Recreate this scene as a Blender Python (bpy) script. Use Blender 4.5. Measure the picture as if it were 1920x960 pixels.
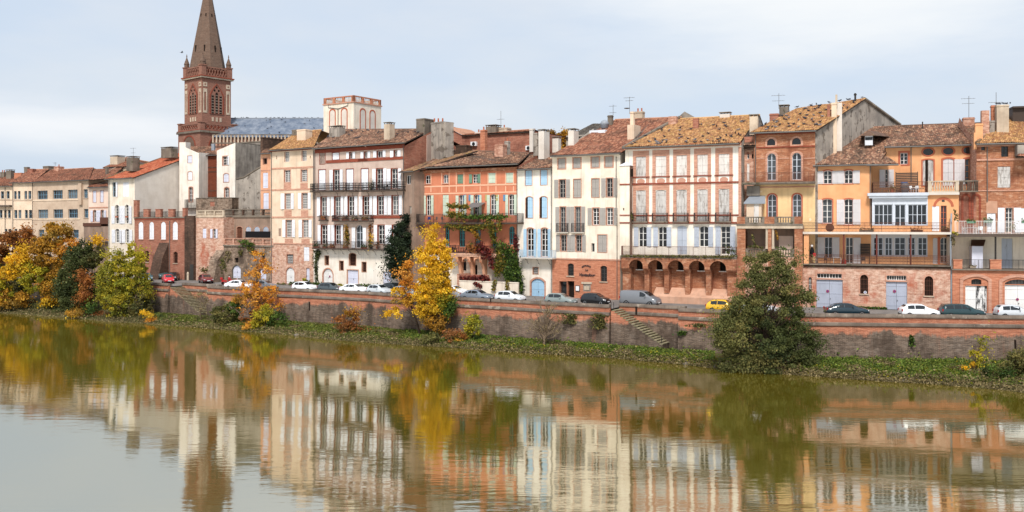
import bpy, bmesh, math, random
import numpy as np
from mathutils import Vector, Matrix
from mathutils.geometry import tessellate_polygon
random.seed(7); RNG = np.random.default_rng(11)
for o in list(bpy.data.objects): bpy.data.objects.remove(o)
SC = bpy.context.scene
COL = SC.collection
R = math.radians

# ------------------------------------------------------------ camera
FPX, CX, HY, CAMZ = 1700.0, 960.0, 422.0, 15.5     # focal length and horizon in photo pixels, height above the river
cam = bpy.data.cameras.new('camera'); camo = bpy.data.objects.new('camera', cam); COL.objects.link(camo)
camo.location = (0, 0, CAMZ); camo.rotation_euler = (R(90), 0, 0)
cam.sensor_width = 36; cam.lens = FPX / 1920 * 36
cam.shift_y = (HY - 480) / 1920
cam.clip_start = 0.5; cam.clip_end = 6000
SC.camera = camo

# ------------------------------------------------------------ world, sun, exposure
SUN_AZ, SUN_EL = R(188), R(50)                       # azimuth from +Y towards +X: behind the camera, to its left
sun_vec = Vector((math.sin(SUN_AZ) * math.cos(SUN_EL), math.cos(SUN_AZ) * math.cos(SUN_EL), math.sin(SUN_EL)))
W = bpy.data.worlds.new('World'); SC.world = W; W.use_nodes = True
nt = W.node_tree; N = nt.nodes; Lk = nt.links
for n in list(N): N.remove(n)
def wn(t, **k):
    n = N.new(t)
    for a, b in k.items(): setattr(n, a, b)
    return n
out = wn('ShaderNodeOutputWorld'); bg = wn('ShaderNodeBackground')
sky = wn('ShaderNodeTexSky', sky_type='NISHITA', sun_disc=False)
sky.sun_elevation = SUN_EL; sky.sun_rotation = SUN_AZ; sky.air_density = 1.2; sky.dust_density = 2.0
sk = wn('ShaderNodeMixRGB', blend_type='MULTIPLY'); sk.inputs[0].default_value = 1; sk.inputs[2].default_value = (.10, .10, .10, 1)
tc = wn('ShaderNodeTexCoord'); mp = wn('ShaderNodeMapping'); mp.inputs['Scale'].default_value = (1.5, 1.5, 5.0); mp.inputs['Location'].default_value = (3.1, .4, .35)
no = wn('ShaderNodeTexNoise'); no.inputs['Scale'].default_value = 1.25; no.inputs['Detail'].default_value = 6; no.inputs['Roughness'].default_value = .52
rp = wn('ShaderNodeValToRGB')
e = rp.color_ramp.elements
e[0].position = .30; e[0].color = (.37, .44, .535, 1)
e[1].position = .74; e[1].color = (.58, .59, .60, 1)
m = e.new(.47); m.color = (.415, .475, .56, 1)
m = e.new(.60); m.color = (.47, .505, .555, 1)
mx = wn('ShaderNodeMixRGB'); mx.inputs[0].default_value = .9
Lk.new(sky.outputs[0], sk.inputs[1]); Lk.new(tc.outputs['Generated'], mp.inputs[0]); Lk.new(mp.outputs[0], no.inputs['Vector'])
Lk.new(no.outputs[0], rp.inputs[0]); Lk.new(sk.outputs[0], mx.inputs[1]); Lk.new(rp.outputs[0], mx.inputs[2])
# two thicker cloud sheets: high to the right, and a low streak over the left horizon
def cloud_sheet(src, direction, lo, hi, squash, scale, col):
    dv = wn('ShaderNodeVectorMath', operation='SUBTRACT'); Lk.new(tc.outputs['Generated'], dv.inputs[0]); dv.inputs[1].default_value = Vector(direction).normalized()
    sq = wn('ShaderNodeVectorMath', operation='MULTIPLY'); Lk.new(dv.outputs[0], sq.inputs[0]); sq.inputs[1].default_value = squash
    ln = wn('ShaderNodeVectorMath', operation='LENGTH'); Lk.new(sq.outputs[0], ln.inputs[0])
    m2 = wn('ShaderNodeMapping'); m2.inputs['Scale'].default_value = (2.0, 2.0, 11); Lk.new(tc.outputs['Generated'], m2.inputs[0])
    n2 = wn('ShaderNodeTexNoise'); n2.inputs['Scale'].default_value = scale; n2.inputs['Detail'].default_value = 7; n2.inputs['Roughness'].default_value = .6; Lk.new(m2.outputs[0], n2.inputs['Vector'])
    ad = wn('ShaderNodeMath', operation='MULTIPLY_ADD'); Lk.new(n2.outputs[0], ad.inputs[0]); ad.inputs[1].default_value = -.55; Lk.new(ln.outputs['Value'], ad.inputs[2])
    mr = wn('ShaderNodeMapRange', interpolation_type='SMOOTHSTEP'); Lk.new(ad.outputs[0], mr.inputs[0]); mr.inputs[1].default_value = hi; mr.inputs[2].default_value = lo; mr.inputs[3].default_value = 0; mr.inputs[4].default_value = .85
    mm = wn('ShaderNodeMixRGB'); Lk.new(mr.outputs[0], mm.inputs[0]); Lk.new(src, mm.inputs[1]); mm.inputs[2].default_value = col; return mm.outputs[0]
sky_col = cloud_sheet(mx.outputs[0], (.42, 1, .275), -.25, .12, (.9, .9, 3.2), 1.0, (.62, .63, .63, 1))
sky_col = cloud_sheet(sky_col, (-.55, 1, .115), -.27, .02, (.8, .8, 7.5), 1.2, (.60, .61, .625, 1))
Lk.new(sky_col, bg.inputs[0]); Lk.new(bg.outputs[0], out.inputs[0]); bg.inputs[1].default_value = .97
sl = bpy.data.lights.new('sun', 'SUN'); sl.energy = 2.5; sl.angle = R(11); sl.color = (1, .96, .91)
so = bpy.data.objects.new('sun', sl); COL.objects.link(so); so.rotation_euler = (-sun_vec).to_track_quat('-Z', 'Y').to_euler(); so.location = (0, -20, 60)
SC.view_settings.view_transform = 'Standard'; SC.view_settings.look = 'None'; SC.view_settings.exposure = 0.72; SC.view_settings.gamma = 1
SC.view_settings.use_curve_mapping = False
SC.render.engine = 'CYCLES'

# ------------------------------------------------------------ materials
def lin(c): c /= 255.; return c / 12.92 if c <= .04045 else ((c + .055) / 1.055) ** 2.4
def S0(r, g, b, k=1.0): return (lin(r) * k, lin(g) * k, lin(b) * k, 1)
def S(r, g, b, k=1.0, ds=.11):
    c = [lin(r), lin(g), lin(b)]; y = .3*c[0] + .55*c[1] + .15*c[2]
    k *= .77 + .27*min(1, y/.72)
    return tuple(min(.88, (x + (y - x) * ds) * k) for x in c) + (1,)
MATS = {}
class NT:
    def __init__(s, name):
        s.m = bpy.data.materials.new(name); s.m.use_nodes = True; s.t = s.m.node_tree; s.b = s.t.nodes['Principled BSDF']; MATS[name] = s.m
    def n(s, t, ins=None, **k):
        n = s.t.nodes.new(t)
        for a, b in k.items(): setattr(n, a, b)
        for a, b in (ins or {}).items():
            if hasattr(b, 'is_linked') or isinstance(b, bpy.types.NodeSocket): s.t.links.new(b, n.inputs[a])
            else: n.inputs[a].default_value = b
        return n
    def l(s, a, b): s.t.links.new(a, b)
    def pos(s): return s.n('ShaderNodeNewGeometry').outputs['Position']
    def noise(s, vec, scale, detail=4, rough=.55, sc=None):
        if sc: vec = s.n('ShaderNodeMapping', {'Vector': vec, 'Scale': sc}).outputs[0]
        return s.n('ShaderNodeTexNoise', {'Vector': vec, 'Scale': scale, 'Detail': detail, 'Roughness': rough}).outputs[0]
    def ramp(s, fac, stops, interp='LINEAR'):
        r = s.n('ShaderNodeValToRGB', {'Fac': fac}); r.color_ramp.interpolation = interp
        el = r.color_ramp.elements
        while len(el) < len(stops): el.new(.5)
        for x, (p, c) in zip(el, stops):
            x.position = p; x.color = c if len(c) == 4 else (*c, 1)
        return r.outputs[0]
    def mix(s, f, a, b, mode='MIX'):
        n = s.n('ShaderNodeMixRGB', blend_type=mode)
        for i, v in ((0, f), (1, a), (2, b)):
            if isinstance(v, bpy.types.NodeSocket): s.l(v, n.inputs[i])
            else: n.inputs[i].default_value = v
        return n.outputs[0]
    def math(s, op, a, b=0.0):
        n = s.n('ShaderNodeMath', operation=op)
        for i, v in ((0, a), (1, b)):
            if isinstance(v, bpy.types.NodeSocket): s.l(v, n.inputs[i])
            else: n.inputs[i].default_value = v
        return n.outputs[0]
    def bump(s, h, st, d=.02):
        b = s.n('ShaderNodeBump', {'Height': h, 'Strength': st, 'Distance': d}); s.l(b.outputs[0], s.b.inputs['Normal'])
    def fin(s, col, rough=.85, spec=.3):
        if isinstance(col, bpy.types.NodeSocket): s.l(col, s.b.inputs['Base Color'])
        else: s.b.inputs['Base Color'].default_value = col
        if isinstance(rough, bpy.types.NodeSocket): s.l(rough, s.b.inputs['Roughness'])
        else: s.b.inputs['Roughness'].default_value = rough
        s.b.inputs['Specular IOR Level'].default_value = spec
        return s.m
def g(v): return (v, v, v, 1)
def stucco(name, c, c2=None, stain=.35, dirt=(0.20, 0.17, 0.14, 1), patch=None, pf=.62):
    t = NT(name); p = t.pos(); c2 = c2 or tuple(x * .82 for x in c[:3]) + (1,)
    col = t.mix(t.ramp(t.noise(p, .55, 5, .6), [(.38, g(0)), (.68, g(1))]), c, c2)
    if patch:
        col = t.mix(t.ramp(t.noise(p, .9, 6, .62), [(pf, g(0)), (pf + .04, g(1))]), col, patch)
    st = t.ramp(t.noise(p, 1.0, 5, .6, (2.2, 2.2, .16)), [(.50, g(0)), (.80, g(1))])
    col = t.mix(t.math('MULTIPLY', st, stain), col, dirt)
    fi = t.noise(p, 9, 3, .6)
    col = t.mix(t.ramp(fi, [(.3, g(.16)), (.6, g(0))]), col, tuple(x * .72 for x in c[:3]) + (1,))
    t.bump(fi, .25, .02)
    return t.fin(col, .92, .15)
def brick(name, c1, c2, mortar, pale=None, pale_f=.55, dark=None, dark_f=.62, bw=.42, bh=.085, ms=.016, stain=.3):
    t = NT(name); tcn = t.n('ShaderNodeTexCoord').outputs['Object']; p = t.pos()
    sx = t.n('ShaderNodeSeparateXYZ', {0: tcn})
    v = t.n('ShaderNodeCombineXYZ', {0: t.math('ADD', sx.outputs[0], sx.outputs[1]), 1: sx.outputs[2]}).outputs[0]
    bt = t.n('ShaderNodeTexBrick', {'Vector': v, 'Color1': c1, 'Color2': c2, 'Mortar': mortar, 'Scale': 1.0, 'Mortar Size': ms, 'Mortar Smooth': .3, 'Bias': 0.0, 'Brick Width': bw, 'Row Height': bh})
    col = bt.outputs[0]
    # courses of brick fired lighter and darker, and pieces that were repaired
    row = t.noise(p, 1.0, 3, .75, (.8, .8, 11.0))
    col = t.mix(t.ramp(row, [(.40, g(0)), (.64, g(.75))]), col, tuple(x * .62 for x in c2[:3]) + (1,))
    if pale: col = t.mix(t.ramp(t.noise(p, 1.5, 8, .72, (1, 1, 2.2)), [(pale_f - .09, g(0)), (pale_f + .10, g(.7))]), col, pale)
    if dark: col = t.mix(t.ramp(t.noise(p, .42, 6, .65, (1, 1, .6)), [(dark_f - .08, g(0)), (dark_f + .06, g(.9))]), col, dark)
    st = t.ramp(t.noise(p, 1.0, 5, .6, (1.6, 1.6, .14)), [(.52, g(0)), (.8, g(1))])
    col = t.mix(t.math('MULTIPLY', st, stain), col, (.11, .085, .07, 1))
    col = t.mix(t.ramp(t.noise(p, 6, 3, .7), [(.3, g(.25)), (.62, g(0))]), col, tuple(x * .5 for x in c2[:3]) + (1,))
    t.bump(t.math('ADD', bt.outputs['Fac'], t.noise(p, 14, 2)), -.35, .02)
    return t.fin(col, .92, .15)
def tiles(name, pal, lichen=None, lf=.55, dark=(.06, .045, .035, 1), df=.6):
    t = NT(name); uv = t.n('ShaderNodeUVMap').outputs[0]; p = t.pos()
    fl = t.n('ShaderNodeVectorMath', {0: uv}, operation='FLOOR').outputs[0]
    wnz = t.n('ShaderNodeTexWhiteNoise', {'Vector': fl}, noise_dimensions='2D').outputs[0]
    k = len(pal)
    col = t.ramp(wnz, [(i / k, c) for i, c in enumerate(pal)], 'CONSTANT')
    col = t.mix(t.ramp(t.noise(p, .5, 6, .65), [(df - .12, g(0)), (df + .1, g(.75))]), col, dark)
    if lichen: col = t.mix(t.ramp(t.noise(p, 1.5, 7, .72), [(lf - .10, g(0)), (lf + .10, g(.6))]), col, lichen)
    fr = t.n('ShaderNodeVectorMath', {0: uv}, operation='FRACTION').outputs[0]
    col = t.mix(t.ramp(t.noise(p, 5, 4, .7), [(.35, g(.35)), (.6, g(0))]), col, (.10, .075, .06, 1))
    t.bump(t.noise(p, 12, 3), .3, .03)
    return t.fin(col, .93, .12)
def paint(name, c, wear=None, wf=.62, rough=.6, var=.12, spec=.3):
    t = NT(name); p = t.pos(); rnd = t.n('ShaderNodeObjectInfo').outputs['Random']
    col = t.mix(t.math('MULTIPLY', rnd, var * 2), c, tuple(x * .6 for x in c[:3]) + (1,))
    if wear: col = t.mix(t.ramp(t.noise(p, 2.2, 6, .7, (2, 2, .35)), [(wf - .05, g(0)), (wf + .05, g(1))]), col, wear)
    col = t.mix(t.ramp(t.noise(p, 1.3, 4, .6, (1, 1, .4)), [(.45, g(0)), (.75, g(.22))]), col, tuple(x * .45 for x in c[:3]) + (1,))
    return t.fin(col, rough, spec)
def plain(name, c, rough=.6, spec=.3, metal=0):
    t = NT(name); p = t.pos()
    col = t.mix(t.ramp(t.noise(p, 3, 4, .6), [(.4, g(0)), (.7, g(.3))]), c, tuple(x * .6 for x in c[:3]) + (1,))
    t.b.inputs['Metallic'].default_value = metal
    return t.fin(col, rough, spec)
def gloss(name, c, rough=.25, coat=.6):
    t = NT(name); t.b.inputs['Coat Weight'].default_value = coat; t.b.inputs['Coat Roughness'].default_value = .05
    return t.fin(c, rough, .5)

# plaster
stucco('plaster_white', S(240, 230, 216, .95), S(226, 212, 192, .92), .40)
stucco('plaster_cream', S(238, 224, 204, .95), S(226, 208, 184, .92), .42)
stucco('plaster_beige', S(226, 200, 172), S(212, 184, 154), .36)
stucco('plaster_block', S(206, 180, 154), S(190, 162, 136), .28)
stucco('plaster_mauve', S(204, 178, 162), S(188, 160, 144), .38)
stucco('plaster_tan', S(168, 138, 118), S(140, 116, 98), .5, (.10, .085, .075, 1))
stucco('plaster_orange', S(238, 172, 116, .97), S(228, 156, 98, .95), .3, (.36, .17, .08, 1))
stucco('plaster_yellow', S(236, 198, 140, .95), S(220, 178, 122, .92), .35, (.32, .2, .12, 1), S(236, 206, 170), .64)
stucco('plaster_red_orange', S(218, 132, 94), S(204, 116, 78), .26, (.30, .13, .08, 1))
stucco('plaster_grey', S(176, 164, 150), S(142, 132, 122), .75, (.07, .065, .06, 1), S(120, 108, 96), .56)
stucco('plaster_palegrey', S(216, 206, 194), S(204, 192, 178), .14)
stucco('plaster_pinkwhite', S(232, 204, 184), S(220, 188, 166), .2)
stucco('plaster_peach', S(230, 168, 128), S(214, 148, 108), .25)
stucco('plaster_dirtywhite', S(238, 228, 214, .95), S(224, 212, 196, .92), .42, (.22, .18, .15, 1))
stucco('plaster_slope', S(214, 166, 136), S(192, 142, 112), .4)
stucco('stone_cream', S(206, 186, 160), S(178, 156, 132), .5)
stucco('stone_grey', S(142, 128, 112), S(108, 96, 84), .6, (.06, .055, .05, 1), S(92, 88, 66), .6)
stucco('coping_stone', S(138, 122, 108), S(100, 88, 78), .5, (.05, .045, .04, 1), S(160, 146, 130), .6)
stucco('concrete_dirty', S(158, 148, 136), S(120, 110, 100), .8, (.045, .04, .038, 1))
stucco('panel_oval', S(206, 150, 126), S(196, 138, 112), .3)
# brick
brick('brick_orange', S(220, 136, 96), S(200, 114, 76), S(212, 154, 120), S(224, 166, 132), .64, stain=.2)
brick('brick_pink', S(206, 136, 104), S(178, 102, 74), S(214, 178, 150), S(226, 186, 160), .52, S(152, 84, 60), .66)
brick('brick_pale', S(212, 148, 116), S(182, 108, 78), S(222, 190, 164), S(230, 198, 174), .50, S(190, 96, 62), .62)
brick('brick_red', S(206, 130, 100), S(174, 98, 74), S(182, 138, 114), S(190, 148, 120), .60, S(126, 76, 60), .62)
brick('brick_deep', S(150, 76, 44), S(122, 56, 32), S(126, 72, 50), None, stain=.4)
brick('brick_dark', S(118, 84, 66), S(86, 62, 50), S(108, 88, 74), S(138, 106, 86), .6, S(66, 54, 44), .58)
brick('brick_trim', S(218, 158, 128), S(202, 136, 106), S(222, 178, 154), stain=.22)
brick('brick_frieze', S(176, 84, 56), S(152, 66, 44), S(160, 88, 64), stain=.25)
brick('brick_upper', S(204, 128, 82), S(166, 92, 58), S(200, 146, 108), S(222, 180, 146), .60, S(140, 80, 54), .60)
brick('brick_tower', S(176, 122, 100), S(154, 100, 80), S(168, 126, 106), None, stain=.4)
brick('brick_spire', S(140, 110, 90), S(118, 92, 76), S(130, 106, 90), S(140, 126, 108), .62, stain=.5)
brick('rubble_stone', S(170, 142, 118), S(118, 92, 74), S(150, 128, 108), S(190, 166, 142), .52, S(84, 70, 58), .56, bw=.5, bh=.2, ms=.03)
# roofs
P1 = [S(182, 132, 102), S(160, 112, 86), S(194, 146, 114), S(142, 104, 84), S(174, 136, 110), S(206, 162, 128), S(130, 100, 84), S(168, 118, 92)]
P2 = [S(176, 112, 82), S(158, 96, 70), S(192, 128, 96), S(140, 88, 68), S(182, 118, 88), S(168, 112, 88), S(200, 142, 108), S(148, 96, 74)]
P3 = [S(204, 148, 92), S(188, 128, 78), S(216, 162, 104), S(172, 116, 74), S(196, 140, 96), S(182, 132, 92), S(224, 172, 112), S(160, 110, 78)]
P4 = [S(206, 108, 66), S(192, 92, 54), S(214, 122, 80), S(182, 88, 56), S(220, 134, 92), S(198, 104, 66)]
tiles('tile_brown', P1, S(176, 150, 110), .66, df=.56)
tiles('tile_red', P2, S(190, 150, 112), .66, df=.62)
tiles('tile_lichen', P3, S(200, 162, 84), .54, df=.72)
tiles('tile_new', P4, None, df=.74)
tiles('tile_moss', P1, S(178, 146, 56), .54)
t = NT('slate'); p = t.pos()
col = t.mix(t.ramp(t.noise(p, .6, 6, .6, (1, 1, .25)), [(.4, g(0)), (.66, g(1))]), S(98, 112, 132), S(140, 148, 160))
t.fin(t.mix(t.ramp(t.noise(p, 4, 3), [(.4, g(.3)), (.6, g(0))]), col, S(70, 80, 96)), .6, .4)
tiles('tile_slate', [S(118, 112, 104), S(98, 94, 88), S(134, 126, 114), S(108, 100, 92)], S(150, 140, 90), .66)
# woodwork, metal, glass
paint('shutter_white', S(238, 238, 242, .9)); paint('shutter_lilac', S(214, 214, 228, .95)); paint('shutter_grey', S(172, 164, 156)); paint('shutter_palegrey', S(206, 200, 200), var=.1)
paint('shutter_worn', S(200, 194, 188), S(158, 148, 140), .54); paint('shutter_pale', S(218, 210, 202), S(180, 166, 154), .58); paint('shutter_blue', S(168, 204, 228)); paint('shutter_greyblue', S(180, 187, 200), S(140, 142, 150), .64)
paint('shutter_green', S(112, 150, 124)); paint('shutter_palegreen', S(196, 208, 186)); paint('shutter_teal', S(98, 150, 148)); paint('panel_blue', S(92, 142, 182)); paint('panel_yellow', S(182, 172, 104))
paint('door_greyblue', S(174, 180, 196), S(150, 152, 162), .66); paint('door_white', S(230, 228, 224, .95), S(170, 160, 150), .7); paint('door_lilac', S(212, 214, 230, .95)); paint('door_flaking', S(222, 220, 216), S(40, 38, 38), .50); paint('door_blue', S(160, 200, 228))
paint('frame_white', S(234, 230, 224, .92), var=.05); paint('frame_blue', S(120, 168, 196)); paint('frame_teal', S(40, 170, 176)); paint('frame_paleblue', S(206, 212, 222, .95)); paint('frame_dark', S(70, 66, 62)); paint('frame_ochre', S(190, 120, 60))
paint('wood_brown', S(108, 62, 40)); paint('wood_dark', S(74, 58, 48)); paint('trim_red', S(196, 98, 58), var=.05); paint('trim_white', S(240, 232, 220, .92), var=.04); paint('trim_grid', S(232, 176, 140), var=.04)
paint('zinc', S(150, 156, 164), rough=.45); paint('zinc_pale', S(214, 218, 224), rough=.5); paint('gutter_grey', S(112, 106, 100), rough=.5); paint('iron_dark', S(52, 46, 44), rough=.5); paint('iron_rust', S(112, 66, 46), rough=.7); paint('iron_white', S(224, 220, 214)); paint('iron_blue', S(176, 200, 218)); paint('post_red', S(128, 56, 44)); paint('slab_dark', S(96, 80, 68)); paint('slab_pale', S(212, 200, 186))
t = NT('glass'); rnd = t.n('ShaderNodeObjectInfo').outputs['Random']
t.fin(t.ramp(rnd, [(0, S(26, 28, 30)), (.55, S(38, 42, 44)), (.82, S(58, 64, 68)), (1, S(112, 116, 116))]), .06, .6)
t = NT('void'); t.fin(S(44, 34, 28), .9, .1)
t = NT('plastic_white'); t.fin(S(236, 236, 236, .9), .4, .4)
plain('terracotta', S(182, 98, 62)); plain('rubber', S(26, 26, 27), .8); plain('dark_plastic', S(34, 34, 36), .5); plain('alloy', S(176, 178, 182), .35, .5, .6)
plain('red_paint', S(204, 34, 34), .4); plain('blue_paint', S(40, 70, 150), .4); plain('sign_dark', S(62, 52, 54), .5); plain('pigeon', S(66, 66, 76), .7); plain('bark', S(72, 58, 46), .95, .1); plain('bark_pale', S(128, 108, 86), .95, .1); plain('rock', S(132, 122, 108), .95, .1)
plain('black_cloth', S(34, 32, 34), .9, .1); plain('grey_cloth', S(120, 114, 112), .9, .1); plain('blue_cloth', S(80, 112, 160), .9, .1)

# ------------------------------------------------------------ mesh helpers
class MB:
    def __init__(s): s.v = []; s.f = []
    def box(s, x0, x1, y0, y1, z0, z1):
        b = len(s.v)
        s.v += [(x0, y0, z0), (x1, y0, z0), (x1, y1, z0), (x0, y1, z0), (x0, y0, z1), (x1, y0, z1), (x1, y1, z1), (x0, y1, z1)]
        s.f += [(b, b+3, b+2, b+1), (b+4, b+5, b+6, b+7), (b, b+1, b+5, b+4), (b+1, b+2, b+6, b+5), (b+2, b+3, b+7, b+6), (b+3, b, b+4, b+7)]; return s
    def poly(s, pts): b = len(s.v); s.v += [tuple(p) for p in pts]; s.f.append(tuple(range(b, b + len(pts)))); return s
    def prism(s, pts2, y0, y1, holes=()):
        """polygon in x,z extruded along y (y0 front)"""
        loops = [list(pts2)] + [list(h) for h in holes]
        flat = [q for l in loops for q in l]; n = len(flat)
        tri = tessellate_polygon([[Vector((a, c, 0)) for a, c in l] for l in loops])
        b = len(s.v); s.v += [(a, y0, c) for a, c in flat] + [(a, y1, c) for a, c in flat]
        for t in tri:
            a, c, d = [flat[i] for i in t]
            cr = (c[0]-a[0])*(d[1]-a[1]) - (c[1]-a[1])*(d[0]-a[0])
            t = tuple(t) if cr > 0 else tuple(reversed(t))
            s.f.append(tuple(b + i for i in t)); s.f.append(tuple(b + n + i for i in reversed(t)))
        o = b
        for k, l in enumerate(loops):
            m = len(l)
            ar = sum(l[i][0]*l[(i+1) % m][1] - l[(i+1) % m][0]*l[i][1] for i in range(m))
            for i in range(m):
                j = (i + 1) % m; q = (o+i, o+n+i, o+n+j, o+j)
                if (ar > 0) != (k == 0): q = tuple(reversed(q))
                s.f.append(tuple(reversed(q)))
            o += m
        return s
    def tube(s, pts, r, n=6):
        rs = r if hasattr(r, '__len__') else [r] * len(pts); b = len(s.v); k = len(pts); P = [Vector(p) for p in pts]
        for i, p in enumerate(P):
            d = (P[min(i+1, k-1)] - P[max(i-1, 0)]).normalized(); a = d.orthogonal().normalized(); c = d.cross(a)
            for j in range(n):
                q = p + (a * math.cos(2*math.pi*j/n) + c * math.sin(2*math.pi*j/n)) * rs[i]; s.v.append(tuple(q))
        for i in range(k - 1):
            for j in range(n):
                s.f.append((b+i*n+j, b+i*n+(j+1) % n, b+(i+1)*n+(j+1) % n, b+(i+1)*n+j))
        s.f.append(tuple(b + j for j in reversed(range(n)))); s.f.append(tuple(b + (k-1)*n + j for j in range(n))); return s
    def lathe(s, c, prof, n=8):
        b = len(s.v); k = len(prof)
        for r, z in prof:
            for j in range(n): s.v.append((c[0] + r*math.cos(2*math.pi*j/n), c[1] + r*math.sin(2*math.pi*j/n), c[2] + z))
        for i in range(k - 1):
            for j in range(n): s.f.append((b+i*n+j, b+i*n+(j+1) % n, b+(i+1)*n+(j+1) % n, b+(i+1)*n+j))
        s.f.append(tuple(b + j for j in reversed(range(n)))); s.f.append(tuple(b + (k-1)*n + j for j in range(n))); return s
    def mesh(s, name, mat, smooth=False):
        me = bpy.data.meshes.new(name); me.from_pydata(s.v, [], s.f); me.materials.append(MATS[mat])
        if smooth: me.polygons.foreach_set('use_smooth', [True] * len(me.polygons))
        me.update(); return me
    def build(s, name, mat, parent=None, smooth=False, loc=None):
        return link(name, s.mesh(name, mat, smooth), parent, loc)
def link(name, me, parent=None, loc=None, rz=None):
    o = bpy.data.objects.new(name, me); COL.objects.link(o)
    if parent: o.parent = parent
    if loc: o.location = loc
    if rz is not None: o.rotation_euler = (0, 0, rz)
    return o
def tag(o, label, cat, group=None):
    o['label'] = label; o['category'] = cat
    if group: o['group'] = group
    return o
def struct(o): o['kind'] = 'structure'; return o
def empty(name, loc, rz=0):
    o = bpy.data.objects.new(name, None); COL.objects.link(o); o.location = loc; o.rotation_euler = (0, 0, rz); o.empty_display_size = .3; return o
def Ywl(y): return FPX * CAMZ / (y - HY)              # distance of the spot where the water level shows at photo row y
def Yat(y, z): return FPX * (CAMZ - z) / (y - HY)      # distance of a point of height z that shows at photo row y
def P(px, Y): return ((px - CX) / FPX * Y, Y)
def Zat(py, Y): return CAMZ - (py - HY) / FPX * Y
# ============================================================ the setting: river, bank, quay, street
def interp(tab, x):
    if x <= tab[0][0]: (a, b), (c, d) = tab[0], tab[1]
    elif x >= tab[-1][0]: (a, b), (c, d) = tab[-2], tab[-1]
    else:
        for (a, b), (c, d) in zip(tab, tab[1:]):
            if a <= x <= c: break
    return b + (d - b) * (x - a) / (c - a)
PZ = 5.85                                               # top of the parapet above the river
QTAB = [(-500, 470.4), (-108, 499.8), (302, 530.5), (430, 537.5), (530, 540.2), (690, 547), (733, 550), (859, 557), (960, 562), (1047, 566.7), (1144, 571.2), (1271, 577.5), (1521, 587.5), (1600, 588.2), (1920, 591.6), (2100, 592.9), (3200, 604.4)]
def quay(px): return P(px, Yat(interp(QTAB, px), PZ))
def quay_px(a, b):
    xs = [a] + [p for p, _ in QTAB if a < p < b] + [b]
    return [quay(x) for x in xs]
def offset(line, d):
    """move a plan polyline away from the river by d (negative: towards it)"""
    L = [Vector(p) for p in line]; res = []
    for i, p in enumerate(L):
        ns = []
        if i > 0: t = (p - L[i-1]).normalized(); ns.append(Vector((-t.y, t.x)))
        if i < len(L) - 1: t = (L[i+1] - p).normalized(); ns.append(Vector((-t.y, t.x)))
        n = sum(ns, Vector((0, 0))).normalized(); k = n.dot(ns[0]); res.append(tuple(p + n * d / k))
    return res
def sweep(line, prof, sub=None):
    """prof: (offset away from river, z) loop, swept along a plan polyline"""
    mb = MB(); lines = [offset(line, o) for o, z in prof]; k = len(prof); n = len(line)
    for i in range(n):
        for (o, z), ln in zip(prof, lines): mb.v.append((*ln[i], z))
    for i in range(n - 1):
        for j in range(k):
            mb.f.append((i*k+j, i*k+(j+1) % k, (i+1)*k+(j+1) % k, (i+1)*k+j))
    mb.f.append(tuple(range(k))); mb.f.append(tuple(reversed(range((n-1)*k, n*k))))
    return mb
def along(line, step):
    """points and headings at even distance along a plan polyline"""
    res = []; rest = 0
    for a, b in zip(line, line[1:]):
        a, b = Vector(a), Vector(b); l = (b - a).length; t = (b - a) / l; s = rest
        while s + step <= l + 1e-6:
            res.append((a + t * s, math.atan2(t.y, t.x))); s += step
        rest = s - l if s < l else 0
        rest = 0
    return res
# --- materials of the setting
t = NT('water'); p = t.pos()
n1 = t.noise(p, 1.0, 3, .55, (.32, 1.3, 1)); n2 = t.noise(p, 1.0, 2, .5, (.12, .22, 1)); n3 = t.noise(p, 1.0, 2, .5, (.9, 4.2, 1))
h = t.math('ADD', t.math('MULTIPLY', n1, .045), t.math('ADD', t.math('MULTIPLY', n2, .10), t.math('MULTIPLY', n3, .012)))
wind = t.ramp(t.noise(p, 1.0, 4, .6, (.012, .03, 1)), [(.36, g(.08)), (.64, g(.24))]); bp = t.n('ShaderNodeBump', {'Height': h, 'Strength': wind, 'Distance': 1.0})
dif = t.n('ShaderNodeBsdfDiffuse', {'Color': S0(92, 81, 20), 'Roughness': 0}); gl = t.n('ShaderNodeBsdfGlossy', {'Color': (.97, .96, .89, 1), 'Roughness': .045, 'Normal': bp.outputs[0]})
fr0 = t.n('ShaderNodeFresnel', {'IOR': 1.6, 'Normal': bp.outputs[0]}); fr = t.n('ShaderNodeMath', {0: fr0.outputs[0], 1: .10, 2: .56}, operation='MULTIPLY_ADD')
ms = t.n('ShaderNodeMixShader', {0: fr.outputs[0], 1: dif.outputs[0], 2: gl.outputs[0]}); t.l(ms.outputs[0], t.t.nodes['Material Output'].inputs[0])
t = NT('asphalt'); p = t.pos()
col = t.mix(t.ramp(t.noise(p, .6, 5, .6), [(.35, g(0)), (.7, g(1))]), S(118, 112, 108), S(146, 138, 130))
t.bump(t.noise(p, 40, 2), .3, .01); t.fin(t.mix(t.ramp(t.noise(p, 12, 3), [(.35, g(.3)), (.6, g(0))]), col, S(84, 80, 78)), .9, .2)
t = NT('earth'); p = t.pos()
col = t.mix(t.ramp(t.noise(p, .8, 6, .65), [(.38, g(0)), (.6, g(1))]), S(84, 96, 38), S(96, 82, 50))
t.bump(t.noise(p, 5, 4), .8, .1); t.fin(col, .95, .1)
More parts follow.
